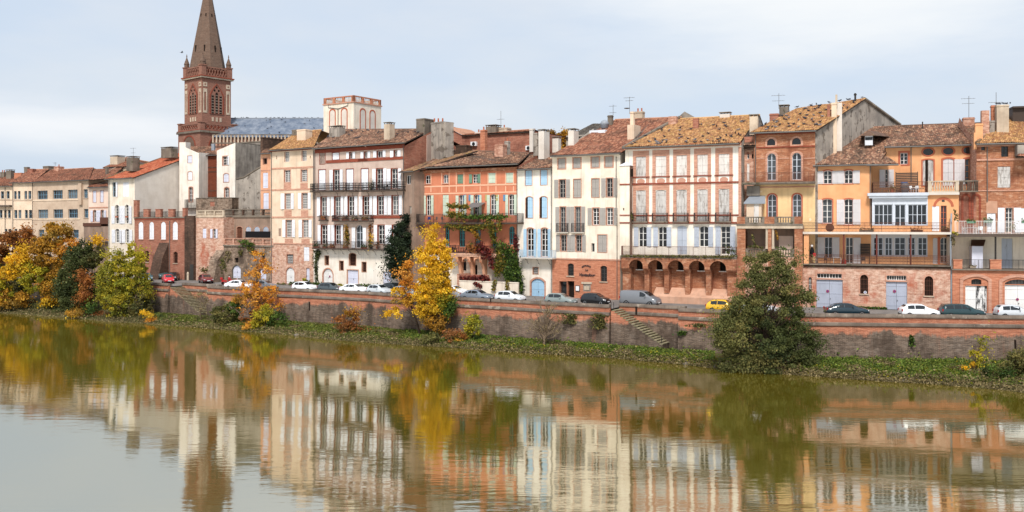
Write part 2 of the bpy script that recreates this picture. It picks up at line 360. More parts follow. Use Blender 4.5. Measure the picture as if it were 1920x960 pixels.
# quay brick: orange above, weathered grey-brown below the old flood mark
brick('quay_brick', S(206, 122, 84), S(176, 92, 60), S(196, 146, 116), S(214, 158, 124), .62, S(150, 92, 70), .62)
t = NT('quay_low'); p = t.pos(); sx = t.n('ShaderNodeSeparateXYZ', {0: p})
tcn = t.n('ShaderNodeTexCoord').outputs['Object']; so_ = t.n('ShaderNodeSeparateXYZ', {0: tcn})
v = t.n('ShaderNodeCombineXYZ', {0: t.math('MULTIPLY', so_.outputs[0], 1.15), 1: so_.outputs[2]}).outputs[0]
bt = t.n('ShaderNodeTexBrick', {'Vector': v, 'Color1': S(206, 122, 84), 'Color2': S(170, 90, 60), 'Mortar': S(196, 146, 116), 'Scale': 1, 'Mortar Size': .02, 'Brick Width': .5, 'Row Height': .12})
bt2 = t.n('ShaderNodeTexBrick', {'Vector': v, 'Color1': S(136, 112, 94), 'Color2': S(98, 80, 66), 'Mortar': S(150, 132, 116), 'Scale': 1, 'Mortar Size': .02, 'Brick Width': .5, 'Row Height': .12})
low = t.mix(t.ramp(t.noise(p, .9, 7, .7), [(.52, g(0)), (.66, g(.75))]), bt2.outputs[0], S(150, 134, 120))
low = t.mix(t.ramp(t.noise(p, .5, 6, .7, (1, 1, .5)), [(.40, g(.65)), (.55, g(0))]), low, S(68, 54, 44))
low = t.mix(t.ramp(t.noise(p, 1, 5, .6, (.8, .8, .12)), [(.60, g(0)), (.72, g(.6))]), low, S(150, 104, 82))
edge = t.math('ADD', sx.outputs[2], t.math('MULTIPLY', t.math('SUBTRACT', t.noise(p, .5, 7, .72, (1, 1, .35)), .5), 3.6))
f = t.ramp(t.math('DIVIDE', edge, 10.0), [(.352, g(1)), (.385, g(0))])
low = t.mix(t.ramp(t.noise(p, 1.0, 3, .75, (.9, .9, 9)), [(.42, g(0)), (.64, g(.6))]), low, S(60, 50, 42)); up = t.mix(t.ramp(t.noise(p, 1.0, 3, .75, (.8, .8, 10)), [(.42, g(0)), (.62, g(.7))]), bt.outputs[0], S(142, 82, 58)); col = t.mix(f, up, low)
col = t.mix(t.ramp(t.noise(p, 1, 5, .6, (1.2, 1.2, .10)), [(.55, g(0)), (.78, g(.55))]), col, S(76, 62, 50))
t.bump(t.noise(p, 8, 4), .5, .04); t.fin(col, .93, .12)

# --- river and ground
WTAB = [(-500, 548), (-150, 578), (0, 587), (150, 598), (210, 604), (290, 608), (400, 617), (540, 628), (620, 637), (700, 643), (860, 653), (1000, 663), (1140, 671), (1270, 683), (1400, 697), (1530, 706), (1640, 714), (1760, 721), (1864, 729), (1920, 736), (2100, 752), (3200, 790)]
def waterline(px): return P(px, Ywl(interp(WTAB, px)))
river = struct(MB().poly([(-900, -400, 0), (900, -400, 0), (900, 800, 0), (-900, 800, 0)]).build('river', 'water'))
XS = [-500, -300, -108, 0, 100, 200, 302, 360, 430, 530, 610, 690, 733, 800, 859, 910, 960, 1047, 1090, 1144, 1200, 1271, 1400, 1521, 1600, 1760, 1920, 2100, 2600, 3200]
bank = MB(); rows = []
for px in XS:
    a = Vector(quay(px)); b = Vector(waterline(px)); a = a + (a - b).normalized() * .6
    b2 = b + (b - a).normalized() * 1.5; col_ = []
    for q, z in ((0, .98), (.3, .86), (.58, .68), (.8, .42), (.92, .16), (1, -.06)):
        c = a.lerp(b, q); col_.append((c.x, c.y, z + random.uniform(-.05, .05) * (0 < q < .9)))
    col_.append((b2.x, b2.y, -.8)); rows.append(col_)
for r in rows: bank.v += r
k = len(rows[0])
for i in range(len(rows) - 1):
    for j in range(k - 1): bank.f.append((i*k+j, i*k+j+1, (i+1)*k+j+1, (i+1)*k+j))
struct(bank.build('river_bank', 'earth', smooth=True))
SZ0, SZ1 = 5.32, 5.62                                   # street level at the parapet and at the houses
qall = quay_px(-500, 3200); q1 = offset(qall, .45); q2 = offset(qall, 7.0)
stm = MB(); fx = sorted(set([p for p, _ in QTAB] + [316, 316.5, 388.5, 389, 1143.5, 1144.5, 1271, 1271.5])); fx = [x for x in fx if not 317 < x < 388 or x == 360]
def street_off(px): return SETB + .4 if 316.4 < px < 388.6 or 1144 < px < 1271.2 else .45
SETB = 2.5
def shifted(px, d): a = Vector(quay(px - 3)); b = Vector(quay(px + 3)); t_ = (b - a).normalized(); p_ = Vector(quay(px)) + Vector((-t_.y, t_.x))*d; return (p_.x, p_.y)
q1 = [shifted(x, street_off(x)) for x in fx]; q2 = [shifted(x, 7.0) for x in fx]
for a, b in zip(q1, q2): stm.v += [(*a, SZ0), (*b, SZ1)]
stm.f += [(2*i, 2*i+2, 2*i+3, 2*i+1) for i in range(len(q1) - 1)]
# the stair recesses are cut out of the street's edge, so the sheet starts behind them there
def recess_line(a, b, d): return offset(quay_px(a, b), d)
struct(stm.build('street', 'asphalt'))
gq = [shifted(x, 7.0) for x in fx]
gm = MB(); far = [(-1500, 2500), (1500, 2500)]
gm.v = [(*p, SZ1) for p in gq] + [(-1600, 1100, SZ1), (-1600, 2600, SZ1), (1600, 2600, SZ1), (1600, 200, SZ1)]
gm.f = [tuple(range(len(gm.v)))[::1]]
n = len(gq); gm.f = [tuple(list(range(n)) + [n + 3, n + 2, n + 1, n])]
struct(gm.build('ground', 'asphalt'))

# --- quay wall with its parapet
quay_root = tag(empty('quay_wall', (*quay(960), 0)), 'long brick embankment wall with stone coping and string course along the river', 'wall')
def qpart(mb, name, mat, smooth=False):
    ox, oy = quay(960); mb.v = [(x - ox, y - oy, z) for x, y, z in mb.v]
    return mb.build(name, mat, quay_root, smooth)
cop_mesh = {}
def wall_run(line, thick=1.2):
    qpart(sweep(line, [(-.34, .3), (-.02, 4.5), (thick, 4.5), (thick, .3)][::-1]), 'wall', 'quay_low')
    qpart(sweep(line, [(-.16, 4.5), (-.20, 4.56), (-.20, 4.82), (-.10, 4.9), (.5, 4.9), (.5, 4.5)][::-1]), 'string_course', 'coping_stone')
    qpart(sweep(line, [(0.0, 4.9), (0.0, 5.45), (.45, 5.45), (.45, 4.9)][::-1]), 'parapet', 'quay_brick')
    for a, b in zip(line, line[1:]):
        a, b = Vector(a), Vector(b); l = (b - a).length; n = max(1, round(l / 1.6)); w = l / n; key = round(w, 2)
        if key not in cop_mesh:
            mb = MB(); x = key
            mb.v = [(0.006, -.13, 0), (x-.006, -.13, 0), (x-.006, .58, 0), (.006, .58, 0), (.006, -.15, .12), (x-.006, -.15, .12), (x-.006, .60, .12), (.006, .60, .12), (.01, -.08, .38), (x-.01, -.08, .38), (x-.01, .53, .38), (.01, .53, .38)]
            for q in (0, 4):
                for i in range(4): mb.f.append((q+i, q+(i+1) % 4, q+4+(i+1) % 4, q+4+i))
            mb.f += [(3, 2, 1, 0), (8, 9, 10, 11)]; cop_mesh[key] = mb.mesh('coping_stone', 'coping_stone')
        t_ = (b - a).normalized(); ox, oy = quay(960)
        for i in range(n):
            p = a + t_ * (w * i); link('coping_stone', cop_mesh[key], quay_root, (p.x - ox, p.y - oy, 5.452 + random.uniform(-.012, .012)), math.atan2(t_.y, t_.x))
SET = 2.5
def stair(pa, pb, n, top, run, rise):
    """flight going down to the right inside a recess of the wall"""
    wall_run(offset(quay_px(pa, pb), SET), .9)
    a = Vector(quay(pa)); b = Vector(quay(pb)); t_ = (b - a).normalized(); m = Vector((-t_.y, t_.x)); rz = math.atan2(t_.y, t_.x)
    r = tag(empty('river_stairs', (a.x, a.y, 0), rz), *stair_labels[pa])
    st = MB().box(0, run + .05, 0, SET - .06, -.10, 0).mesh('step', 'stone_step')
    for i in range(n): link('step', st, r, (.15 + i * run, random.uniform(-.02, .02), top - i * rise), random.uniform(-.006, .006))
    prof = [(.0, .3)]
    prof += [(.02, top - .12)]
    for i in range(n): prof += [(.17 + i*run, top - .11 - i*rise), (.17 + (i+1)*run, top - .11 - i*rise)]
    prof += [(.17 + n*run, .3)]
    MB().prism(prof, .05, SET - .08).build('stair_wall', 'quay_low', r)
    hb = MB()
    for q in (-.05, .28): MB().tube([(q, .25, top), (q, .25, top + .95)], .035).build('handrail_post', 'iron_dark', r)
    hb.tube([(n*run, .2, top - n*rise), (n*run, .2, top - n*rise + 1.1)], .04); hb.build('handrail_post', 'iron_dark', r)
stair_labels = {318: ('mossy stone river steps below the red hatchback at the left end of the quay', 'stairs', 'steps down to the river'),
                1145: ('stone river steps cut into the quay wall below the grey van', 'stairs', 'steps down to the river')}
t = NT('stone_step'); p = t.pos()
t.fin(t.mix(t.ramp(t.noise(p, 3, 5, .65), [(.4, g(0)), (.6, g(1))]), S(168, 154, 124), S(124, 118, 84)), .92, .12)
wall_run(quay_px(-500, 316)); wall_run(quay_px(389, 1143)); wall_run(quay_px(1272, 3200))
stair(318, 388, 19, 5.2, .40, .21); stair(1145, 1271, 18, 5.2, .36, .215)
# iron rings, drain spouts and weep slots on the river face
def on_wall(px, py):
    Y = Yat(interp(QTAB, px), PZ); return Vector((*P(px, Y), Zat(py, Y)))
for i, (px, y0, y1) in enumerate(((1706, 627, 640), (1902, 637, 655), (581, 566, 582), (1193, 575, 590), (920, 560, 566))):
    a, b = on_wall(px, y0), on_wall(px, y1); MBq = MB().box(a.x - .09, a.x + .09, a.y - .22, a.y + .2, b.z, a.z); qpart(MBq, 'drain_slot', 'void')
# ============================================================ house builder (photo pixels -> positions on the house's own facade plane)
MC = {}
def shutter_mesh(w, h, mat, diag=True, arch=0):
    key = ('sh', round(w, 2), round(h, 2), mat, diag)
    if key not in MC:
        mb = MB(); n = max(2, min(4, round(w / .16))); pw = w / n
        for i in range(n): mb.box(i*pw + .004, (i+1)*pw - .004, -.03, 0, 0, h)
        for z in (.14, .86): mb.box(.02, w - .02, -.052, -.03, h*z - .05, h*z + .05)
        if h > 1.9: mb.box(.02, w - .02, -.052, -.03, h*.5 - .05, h*.5 + .05)
        if diag:
            z0, z1 = h*.14 + .05, (h*.5 if h > 1.9 else h*.86) - .05
            for (a, b) in ((z0, z1),) + (((h*.5 + .05, h*.86 - .05),) if h > 1.9 else ()):
                mb.prism([(.03, a), (.11, a), (w - .03, b), (w - .11, b)], -.05, -.03)
        MC[key] = mb.mesh('shutter', mat)
    return MC[key]
def hole_poly(u0, u1, z0, z1, arch, n=8):
    """counter-clockwise outline; arch = rise of the head divided by the width (0 flat, .5 round)"""
    if arch <= 0: return [(u0, z0), (u1, z0), (u1, z1), (u0, z1)]
    w = u1 - u0; r = arch * w; zs = z1 - r; pts = [(u0, z0), (u1, z0)]
    Rr = (w*w/4 + r*r) / (2*r); a = math.asin(min(1, w / 2 / Rr)); uc = (u0 + u1) / 2; zc = z1 - Rr
    for i in range(n + 1):
        an = a - 2*a*i/n; pts.append((uc + Rr*math.sin(an), zc + Rr*math.cos(an)))
    return pts
class House:
    def __init__(s, name, label, cat, px0, yw0, px1, yw1, zb=5.5, group=None):
        s.A = Vector(P(px0, Ywl(yw0))); B = Vector(P(px1, Ywl(yw1))); d = B - s.A; s.L = d.length; s.d = d.normalized(); s.m = Vector((-s.d.y, s.d.x)); s.zb = zb
        s.root = tag(empty(name, (s.A.x, s.A.y, zb), math.atan2(d.y, d.x)), label, cat, group)
        s.fr = (0, 0, 1); s.W = 0.0; s.holes = []; s.roofo = s.root; s.px = (px0, px1); s.sh_group = 0
    def Z(s, ox, oy, k): s.fr = (ox, oy, k); return s
    def uz(s, x, y, w=None):
        w = s.W if w is None else w
        px = s.fr[0] + x / s.fr[2]; py = s.fr[1] + y / s.fr[2]; k = (px - CX) / FPX; a = s.A + s.m * w
        u = (k * a.y - a.x) / (s.d.x - k * s.d.y); Y = a.y + u * s.d.y
        return u, Zat(py, Y) - s.zb
    def u(s, x, w=None): return s.uz(x, 0, w)[0]
    def b(s, mb, name, mat, parent=None, smooth=False): return mb.build(name, mat, parent or s.root, smooth)
    # -- openings
    def win(s, x0, x1, yt, yb, kind='glass', arch=0, fm='frame_white', bars=(2, 3), depth=.24, sur=None, sw=.16, sh='', sm='shutter_white', shw=None, diag=True, sill=None, gm='glass', door=None, xr=None, ft=.06, floor=None, jamb=None, leaves=2):
        xr = (x0 + x1) / 2 if xr is None else xr
        u0, u1 = s.u(x0), s.u(x1); zt = s.uz(xr, yt)[1]; z0 = s.uz(xr, yb)[1]
        if floor is not None: z0 = floor
        return s.winu(u0, u1, z0, zt, kind, arch, fm, bars, depth, sur, sw, sh, sm, shw, diag, sill, gm, door, ft, jamb, leaves)
    def winu(s, u0, u1, z0, zt, kind='glass', arch=0, fm='frame_white', bars=(2, 3), depth=.24, sur=None, sw=.16, sh='', sm='shutter_white', shw=None, diag=True, sill=None, gm='glass', door=None, ft=.06, jamb=None, leaves=2):
        Wd, Ht = u1 - u0, zt - z0; w = s.W; y0 = w + depth
        hp = hole_poly(u0, u1, z0, zt, arch); s.holes.append((hp, depth, jamb or sur))
        uc = (u0 + u1) / 2
        def inset(t): return [(uc + (a - uc) * (1 - 2*t/Wd), z0 + t + (c - z0) * (1 - 2*t/Ht)) for a, c in hp]
        wo = None
        if kind in ('glass', 'bars', 'void'):
            mb = MB()
            if kind == 'glass':
                mb.prism(hp, y0, y0 + .06, [inset(ft)])
                zi = z0 + ft; hi = Ht - 2*ft; wi = Wd - 2*ft; top = zt - (arch * Wd if arch else 0)
                for i in range(1, bars[0]):
                    c = u0 + ft + wi * i / bars[0]; hw = .045 if bars[0] == 2 or 2*i == bars[0] else .025
                    mb.box(c - hw, c + hw, y0 + .004, y0 + .05, zi, zt - ft)
                for j in range(1, bars[1]):
                    zz = zi + hi * j / bars[1]; mb.box(u0 + ft, u1 - ft, y0 + .008, y0 + .045, zz - .025, zz + .025)
            elif kind == 'bars':
                n = max(3, int(Wd / .16))
                for i in range(1, n): c = u0 + Wd*i/n; mb.box(c - .014, c + .014, y0 - .08, y0 - .05, z0, zt)
                for j in range(1, 4): zz = z0 + Ht*j/4; mb.box(u0, u1, y0 - .078, y0 - .055, zz - .015, zz + .015)
                if gm == 'glass': mb.prism(hp, y0, y0 + .05, [inset(.05)])
            if mb.v: wo = s.b(mb, 'window', fm)
            gl = MB().prism(hp, y0 + .055, y0 + .07)
            go = s.b(gl, 'glass' if gm == 'glass' else 'dark_interior', gm, wo)
            if wo is None: wo = go
        elif kind in ('closed', 'door'):
            mat = sm if kind == 'closed' else (door or 'door_white'); yy = w + (.05 if kind == 'closed' else .16); mb = MB()
            wo = None; n = leaves
            for i in range(n):
                a = u0 + Wd*i/n + .012; c = u0 + Wd*(i+1)/n - .012
                if arch:
                    clip = [(q, z) for q, z in inset(.012)]
                    # leaf follows the arched head
                    def zh(q):
                        pts = sorted(hole_poly(u0, u1, z0, zt, arch, 12)[2:]); 
                        for (qa, za), (qb, zb_) in zip(pts, pts[1:]):
                            if qa <= q <= qb: return za + (zb_-za)*(q-qa)/max(1e-6, qb-qa) - .015
                        return zt - arch*Wd
                    pl = [(a, z0 + .02), (c, z0 + .02)] + [(c + (a-c)*j/5, zh(c + (a-c)*j/5)) for j in range(6)]
                else: pl = [(a, z0 + .02), (c, z0 + .02), (c, zt - .02), (a, zt - .02)]
                lf = MB().prism(pl, yy, yy + .05); m_ = mat[i] if isinstance(mat, (tuple, list)) else mat
                np_ = max(2, int((c - a) / .22))
                for q in range(1, np_):
                    cc = a + (c-a)*q/np_; lf.box(cc - .012, cc + .012, yy - .012, yy, z0 + .1, (zt - arch*Wd) - .1)
                for zz in (.15, .5, .85): lf.box(a + .02, c - .02, yy - .03, yy, z0 + Ht*zz - .045, z0 + Ht*zz + .045)
                o = s.b(lf, 'shutter' if kind == 'closed' else 'door', m_); wo = wo or o
                if kind == 'door' and i == n - 1:
                    s.b(MB().box(a + .05, a + .10, yy - .09, yy - .03, z0 + 1.0, z0 + 1.16), 'handle', 'iron_dark', o)
            s.b(MB().prism(hp, yy + .06, yy + .08), 'dark_interior', 'void', wo)
        elif kind == 'blind':
            wo = s.b(MB().prism(hp, w + depth - .02, w + depth), 'blind_panel', gm)
        if sur:
            o_ = [(uc + (a - uc) * (1 + 2*sw/Wd), (z0 + (c - z0) * (1 + sw/Ht)) if c > z0 + 1e-4 else z0 - (0 if kind == 'door' else sw*.8)) for a, c in hp]
            s.b(MB().prism(o_, w - .035, w + .02, [hp]), 'surround', sur, wo)
        if sill: s.b(MB().box(u0 - .12, u1 + .12, w - .12, w + depth, z0 - .12, z0 - .005), 'sill', sill, wo)
        sw_ = shw or (Wd / 2); g_ = .02 + (sw if sur and sw < .12 else 0)
        for c in sh:
            hh = Ht - (arch*Wd*.55 if arch else 0)
            uu = u0 - sw_ - g_ if c == 'L' else u1 + g_
            me = shutter_mesh(sw_, hh, sm, diag); th = random.choice((.01, .03, .05, .08, .12, .3 if random.random() < .3 else .06))
            if c == 'L': link('shutter', me, s.root, (u0 - g_ - sw_*math.cos(th), w - .045 - sw_*math.sin(th), z0), th)
            else: link('shutter', me, s.root, (uu, w - .045, z0), -th)
        return wo
    def row(s, xs, yt, yb, **k):
        """windows of one storey: same height, measured at the first one"""
        x0, x1 = xs[0]; zt = s.uz((x0+x1)/2, yt)[1]; zb_ = s.uz((x0+x1)/2, yb)[1]
        for x0, x1 in xs: s.winu(s.u(x0), s.u(x1), zb_, zt, **k)
    # -- walls
    def wall(s, x0, x1, yt, yb=None, mat='plaster_white', name='wall', thick=.3, top=None, u0=None, u1=None, z0=None, z1=None):
        u0 = s.u(x0) if u0 is None else u0; u1 = s.u(x1) if u1 is None else u1
        if top is None: z1 = (s.uz(x0, yt)[1] + s.uz(x1, yt)[1]) / 2 if z1 is None else z1; out_ = [(u0, z1), (u1, z1)][::-1]
        else: out_ = [s.uz(a, c) for a, c in top][::-1]
        z0 = (0 if yb is None else s.uz((x0+x1)/2, yb)[1]) if z0 is None else z0
        outl = [(u0, z0), (u1, z0)] + out_
        inside = [h for h in s.holes if u0 < (h[0][0][0] + h[0][1][0]) / 2 < u1 and z0 - .6 < (h[0][0][1] + h[0][2][1]) / 2 < max(z for _, z in out_)]
        s.holes = [h for h in s.holes if h not in inside]
        w = s.W; mb = MB(); hs = []
        for hp, dp, j in inside:
            lo = max(min(q[1] for q in hp), z0 + .012); hs.append([(min(max(a, u0 + .012), u1 - .012), max(c, lo)) for a, c in hp])
        loops = [outl] + hs; flat = [q for l in loops for q in l]
        tri = tessellate_polygon([[Vector((a, c, 0)) for a, c in l] for l in loops])
        mb.v = [(a, w, c) for a, c in flat]
        for t_ in tri:
            a, c, e_ = [flat[i] for i in t_]; cr = (c[0]-a[0])*(e_[1]-a[1]) - (c[1]-a[1])*(e_[0]-a[0])
            mb.f.append(tuple(t_) if cr > 0 else tuple(reversed(t_)))
        rev = {}
        for (hp, dp, j), l in zip(inside, hs):
            tgt = mb if not j else rev.setdefault((j, len(rev)), MB())
            m = len(l)
            for i in range(m):
                a, c = l[i], l[(i+1) % m]; tgt.poly([(a[0], w, a[1]), (a[0], w + dp + .06, a[1]), (c[0], w + dp + .06, c[1]), (c[0], w, c[1])])
        wo = s.b(mb, name, mat)
        for (j, _), mb2 in rev.items(): s.b(mb2, 'window_reveal', j, wo)
        s.last = (u0, u1, z0, max(z for _, z in out_)); return wo
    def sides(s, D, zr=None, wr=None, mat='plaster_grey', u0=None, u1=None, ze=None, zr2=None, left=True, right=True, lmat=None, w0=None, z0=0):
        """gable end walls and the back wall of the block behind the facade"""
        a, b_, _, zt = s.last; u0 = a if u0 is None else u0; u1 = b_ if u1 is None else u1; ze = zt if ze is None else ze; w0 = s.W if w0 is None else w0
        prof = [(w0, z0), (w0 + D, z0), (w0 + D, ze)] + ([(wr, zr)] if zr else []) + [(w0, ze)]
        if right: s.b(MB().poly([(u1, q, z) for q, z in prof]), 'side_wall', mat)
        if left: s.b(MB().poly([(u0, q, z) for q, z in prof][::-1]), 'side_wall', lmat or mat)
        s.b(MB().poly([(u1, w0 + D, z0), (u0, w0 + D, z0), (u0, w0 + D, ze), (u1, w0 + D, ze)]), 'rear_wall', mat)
    def box(s, x0, x1, y0, y1, mat, name='string_course', proud=.05, back=.02, parent=None):
        u0, u1 = s.u(x0), s.u(x1); c = (x0 + x1) / 2; za, zb_ = s.uz(c, y0)[1], s.uz(c, y1)[1]
        return s.b(MB().box(u0, u1, s.W - proud, s.W + back, min(za, zb_), max(za, zb_)), name, mat, parent)
    # -- roof: corners (x, y, w) eave left, eave right, ridge right, ridge left
    def roof(s, c, mat='tile_brown', back=True, fascia=True, gutter=True, name='roof', sp=.24, rl=.42, curve=0, thick=.16):
        q = [Vector((s.uz(x, y, w)[0], w, s.uz(x, y, w)[1])) for x, y, w in c]
        q[1].z = q[0].z if abs(q[1].z - q[0].z) < .8 else q[1].z
        if abs(q[2].z - q[3].z) < .8: q[2].z = q[3].z = (q[2].z + q[3].z) / 2
        return s.roof3(q, mat, back, fascia, gutter, name, sp, rl, thick)
    def roof3(s, q, mat='tile_brown', back=True, fascia=True, gutter=True, name='roof', sp=.24, rl=.42, thick=.16):
        s.rq = q; le = max((q[1] - q[0]).length, (q[2] - q[3]).length); ls = max((q[3] - q[0]).length, (q[2] - q[1]).length)
        nc, nr = max(3, int(le / sp)), max(2, int(ls / rl)); prof = [(0.0, 0.0), (.28, .075), (.72, .075)]
        us = np.array([(i + t_) / nc for i in range(nc) for t_, _ in prof] + [1.0]); hs = np.array([h_ for i in range(nc) for _, h_ in prof] + [0.0])
        vs = np.array([x for j in range(nr) for x in ((j + .001) / nr, (j + .999) / nr)]); hv = np.array([x for j in range(nr) for x in (.05, 0.0)])
        Q = np.array([list(v_) for v_ in q]); nrm = (q[1] - q[0]).cross(q[3] - q[0]).normalized()
        if nrm.z < 0: nrm = -nrm
        U, V = np.meshgrid(us, vs); base = ((1-U)*(1-V))[..., None]*Q[0] + (U*(1-V))[..., None]*Q[1] + (U*V)[..., None]*Q[2] + ((1-U)*V)[..., None]*Q[3]
        nz = RNG.normal(0, .012, (len(vs), nc + 1)); wob = np.repeat(nz, 3, axis=1)[:, :len(us)]
        low = np.array([math.sin(a*9.3 + Q[0][0]) * math.cos(b_*7.1) for b_ in vs for a in us]).reshape(len(vs), len(us)) * .04 * min(1, le / 8)
        base = base + (hs[None, :] + hv[:, None] + wob + low)[..., None] * np.array(list(nrm))
        nu, nv = len(us), len(vs); vv = base.reshape(-1, 3)
        idx = np.arange(nu*nv).reshape(nv, nu); fa = np.stack([idx[:-1, :-1], idx[:-1, 1:], idx[1:, 1:], idx[1:, :-1]], -1).reshape(-1, 4)
        me = bpy.data.meshes.new(name); me.from_pydata(vv.tolist(), [], fa.tolist()); me.materials.append(MATS[mat])
        uvl = me.uv_layers.new(name='UVMap'); off = random.randint(0, 400)
        UV = np.stack([U * nc + off + .001, V * nr + off], -1).reshape(-1, 2); li = np.empty(len(me.loops), 'i'); me.loops.foreach_get('vertex_index', li)
        # keep each face inside its own tile so that a tile has one colour
        fu = ((np.arange(nu - 1) // 3))[None, :].repeat(nv - 1, 0).reshape(-1); fv = (np.arange(nv - 1) // 2)[:, None].repeat(nu - 1, 1).reshape(-1)
        cell = np.stack([fu + .5 + off, fv + .5 + off], -1).repeat(4, 0); uvl.data.foreach_set('uv', cell.astype('f').ravel()); me.update()
        o = link(name, me, s.root); s.roofo = o
        un = MB()
        qb = [v_ - nrm*thick for v_ in q]; qt = [v_ - nrm*.01 for v_ in q]
        un.poly(qb[::-1])
        for i in range(4): j = (i+1) % 4; un.poly([qb[i], qb[j], qt[j], qt[i]])
        s.b(un, 'roof_boards', 'wood_dark', o)
        if back:
            rb = [Vector((v_.x, 2*q[2].y - q[1].y if i < 2 else v_.y, q[0].z if i < 2 else v_.z)) for i, v_ in enumerate(q)]
            s.b(MB().poly([rb[1], rb[0], rb[3] - nrm*.03, rb[2] - nrm*.03]), 'rear_slope', mat, o)
            r0, r1 = q[3], q[2]
            s.b(MB().tube([tuple(r0 + Vector((0, 0, .03))), tuple(r1 + Vector((0, 0, .03)))], .13, 8), 'ridge_tiles', mat, o)
        if gutter:
            a, b_ = q[0], q[1]; dn = Vector((0, -.10, -.06))
            s.b(MB().tube([tuple(a + dn), tuple(b_ + dn)], .085, 8), 'gutter', 'gutter_grey', o)
        return o
    def chimney(s, x0, x1, yt, yb, w, mat='stone_grey', dep=None, cap='slab', pots=0, name='chimney', taper=0):
        u0, _ = s.uz(x0, yt, w); u1, _ = s.uz(x1, yt, w); zt = s.uz((x0+x1)/2, yt, w)[1]; z0 = s.uz((x0+x1)/2, yb, w)[1] - .5; dp = dep or max(.5, (u1-u0)*.8)
        mb = MB().box(u0, u1, w, w + dp, z0, zt)
        if cap == 'slab': mb.box(u0 - .06, u1 + .06, w - .06, w + dp + .06, zt - .22, zt - .12)
        o = s.b(mb, name, mat, s.roofo)
        if cap == 'vent':
            c = MB().box(u0 - .1, u1 + .1, w - .1, w + dp + .1, zt + .22, zt + .30); n = max(2, int((u1-u0)/.4))
            for i in range(n + 1):
                q = u0 + .05 + (u1-u0-.1)*i/n
                for yy in (w + .06, w + dp - .06): c.box(q - .05, q + .05, yy - .05, yy + .05, zt, zt + .22)
            s.b(c, 'chimney_cap', 'concrete_dirty', s.roofo)
        for i in range(pots):
            q = u0 + (u1-u0)*(i+.5)/pots; s.b(MB().lathe((q, w + dp/2, zt - .05), [(.13, 0), (.15, .1), (.11, .2), (.12, .55)], 8), 'chimney_pot', 'terracotta', s.roofo)
        return o
    def antenna(s, x, yt, yb, w, arms=((.15, 1.0), (.4, .7)), dish=False):
        u, zt = s.uz(x, yt, w); z0 = s.uz(x, yb, w)[1]; mb = MB().tube([(u, w, z0 - .3), (u, w, zt)], .03, 5)
        for f_, l in arms:
            zz = zt - (zt - z0) * f_; mb.tube([(u - l*.6, w - .1, zz), (u + l*.5, w + .15, zz)], .022, 4)
            for i in range(5): q = u - l*.55 + l*i/4.5; mb.tube([(q, w - .25, zz), (q, w + .25, zz)], .014, 4)
        if dish: mb.lathe((u - .35, w - .1, zt - (zt-z0)*.8), [(.02, 0), (.35, .05), (.42, .12)], 10)
        s.b(mb, 'antenna', 'gutter_grey', s.roofo)
    def pipe(s, x, y0, y1=None, r=.055, mat='gutter_grey', dx=0):
        u, z1 = s.uz(x, y0); z0 = 0 if y1 is None else s.uz(x, y1)[1]
        mb = MB().tube([(u + dx, s.W - .10, z1), (u + dx, s.W - .10, z0)], r, 6)
        n = max(1, int((z1 - z0) / 2.5))
        for i in range(n + 1): zz = z0 + (z1 - z0)*i/n; mb.tube([(u + dx, s.W - .10, zz - .03), (u + dx, s.W - .10, zz + .03)], r*1.35, 6)
        s.b(mb, 'downpipe', mat)
    # -- balconies
    def rail(s, u0, u1, w0, z, h, mat='iron_dark', ends=True, gap=.13, w1=None, parent=None, deco=False):
        """railing along w=w0 from u0 to u1 with returns to the wall at w1"""
        mb = MB(); r = .018
        def run(a, b_):
            a, b_ = Vector(a), Vector(b_); l = (b_ - a).length; n = max(2, int(l / gap)); t_ = (b_ - a) / n
            mb.tube([tuple(a + Vector((0, 0, h))), tuple(b_ + Vector((0, 0, h)))], .03, 4); mb.tube([tuple(a + Vector((0, 0, .08))), tuple(b_ + Vector((0, 0, .08)))], .02, 4)
            if deco: mb.tube([tuple(a + Vector((0, 0, h - .16))), tuple(b_ + Vector((0, 0, h - .16)))], .018, 4)
            for i in range(n + 1):
                p_ = a + t_ * i; th = .028 if i % 12 == 0 else .013
                mb.box(p_.x - th, p_.x + th, p_.y - th, p_.y + th, p_.z, p_.z + h)
                if deco and i < n:
                    c = p_ + t_ * .5; mb.box(c.x - .035, c.x + .035, c.y - .008, c.y + .008, c.z + h*.3, c.z + h*.42); mb.box(c.x - .035, c.x + .035, c.y - .008, c.y + .008, c.z + h*.62, c.z + h*.7)
        run((u0, w0, z), (u1, w0, z))
        if ends and w1 is not None: run((u0, w1, z), (u0, w0, z)); run((u1, w0, z), (u1, w1, z))
        return s.b(mb, 'railing', mat, parent)
    def balcony(s, x0, x1, yr, yf, proj=1.0, mat='slab_dark', rm='iron_dark', th=.16, br=0, ends=True, gap=.13, rail=True, deco=False, brm='iron_dark'):
        """yr: rail top, yf: top of the slab, both read at the front edge"""
        wf = s.W - proj; xm = (x0+x1)/2; u0, u1 = s.u(x0, wf), s.u(x1, wf); z = s.uz(xm, yf, wf)[1]; h = s.uz(xm, yr, wf)[1] - z
        sl_ = s.b(MB().box(u0, u1, wf, s.W + .02, z - th, z).box(u0 - .04, u1 + .04, wf - .05, s.W - .002, z - th*.55, z - .02), 'balcony_slab', mat)
        if rail: s.rail(u0 + .05, u1 - .05, wf + .06, z, max(.75, h), rm, ends, gap, s.W, sl_, deco)
        for i in range(br):
            q = u0 + (u1-u0)*(i+.5)/br
            s.b(MB().tube([(q, s.W - .03, z - th - .75), (q, s.W - proj*.3, z - th - .62), (q, s.W - proj*.45, z - th - .2), (q, s.W - proj*.85, z - th - .03)], .035, 5), 'bracket', brm, sl_)
        return sl_, (u0, u1, wf, z)
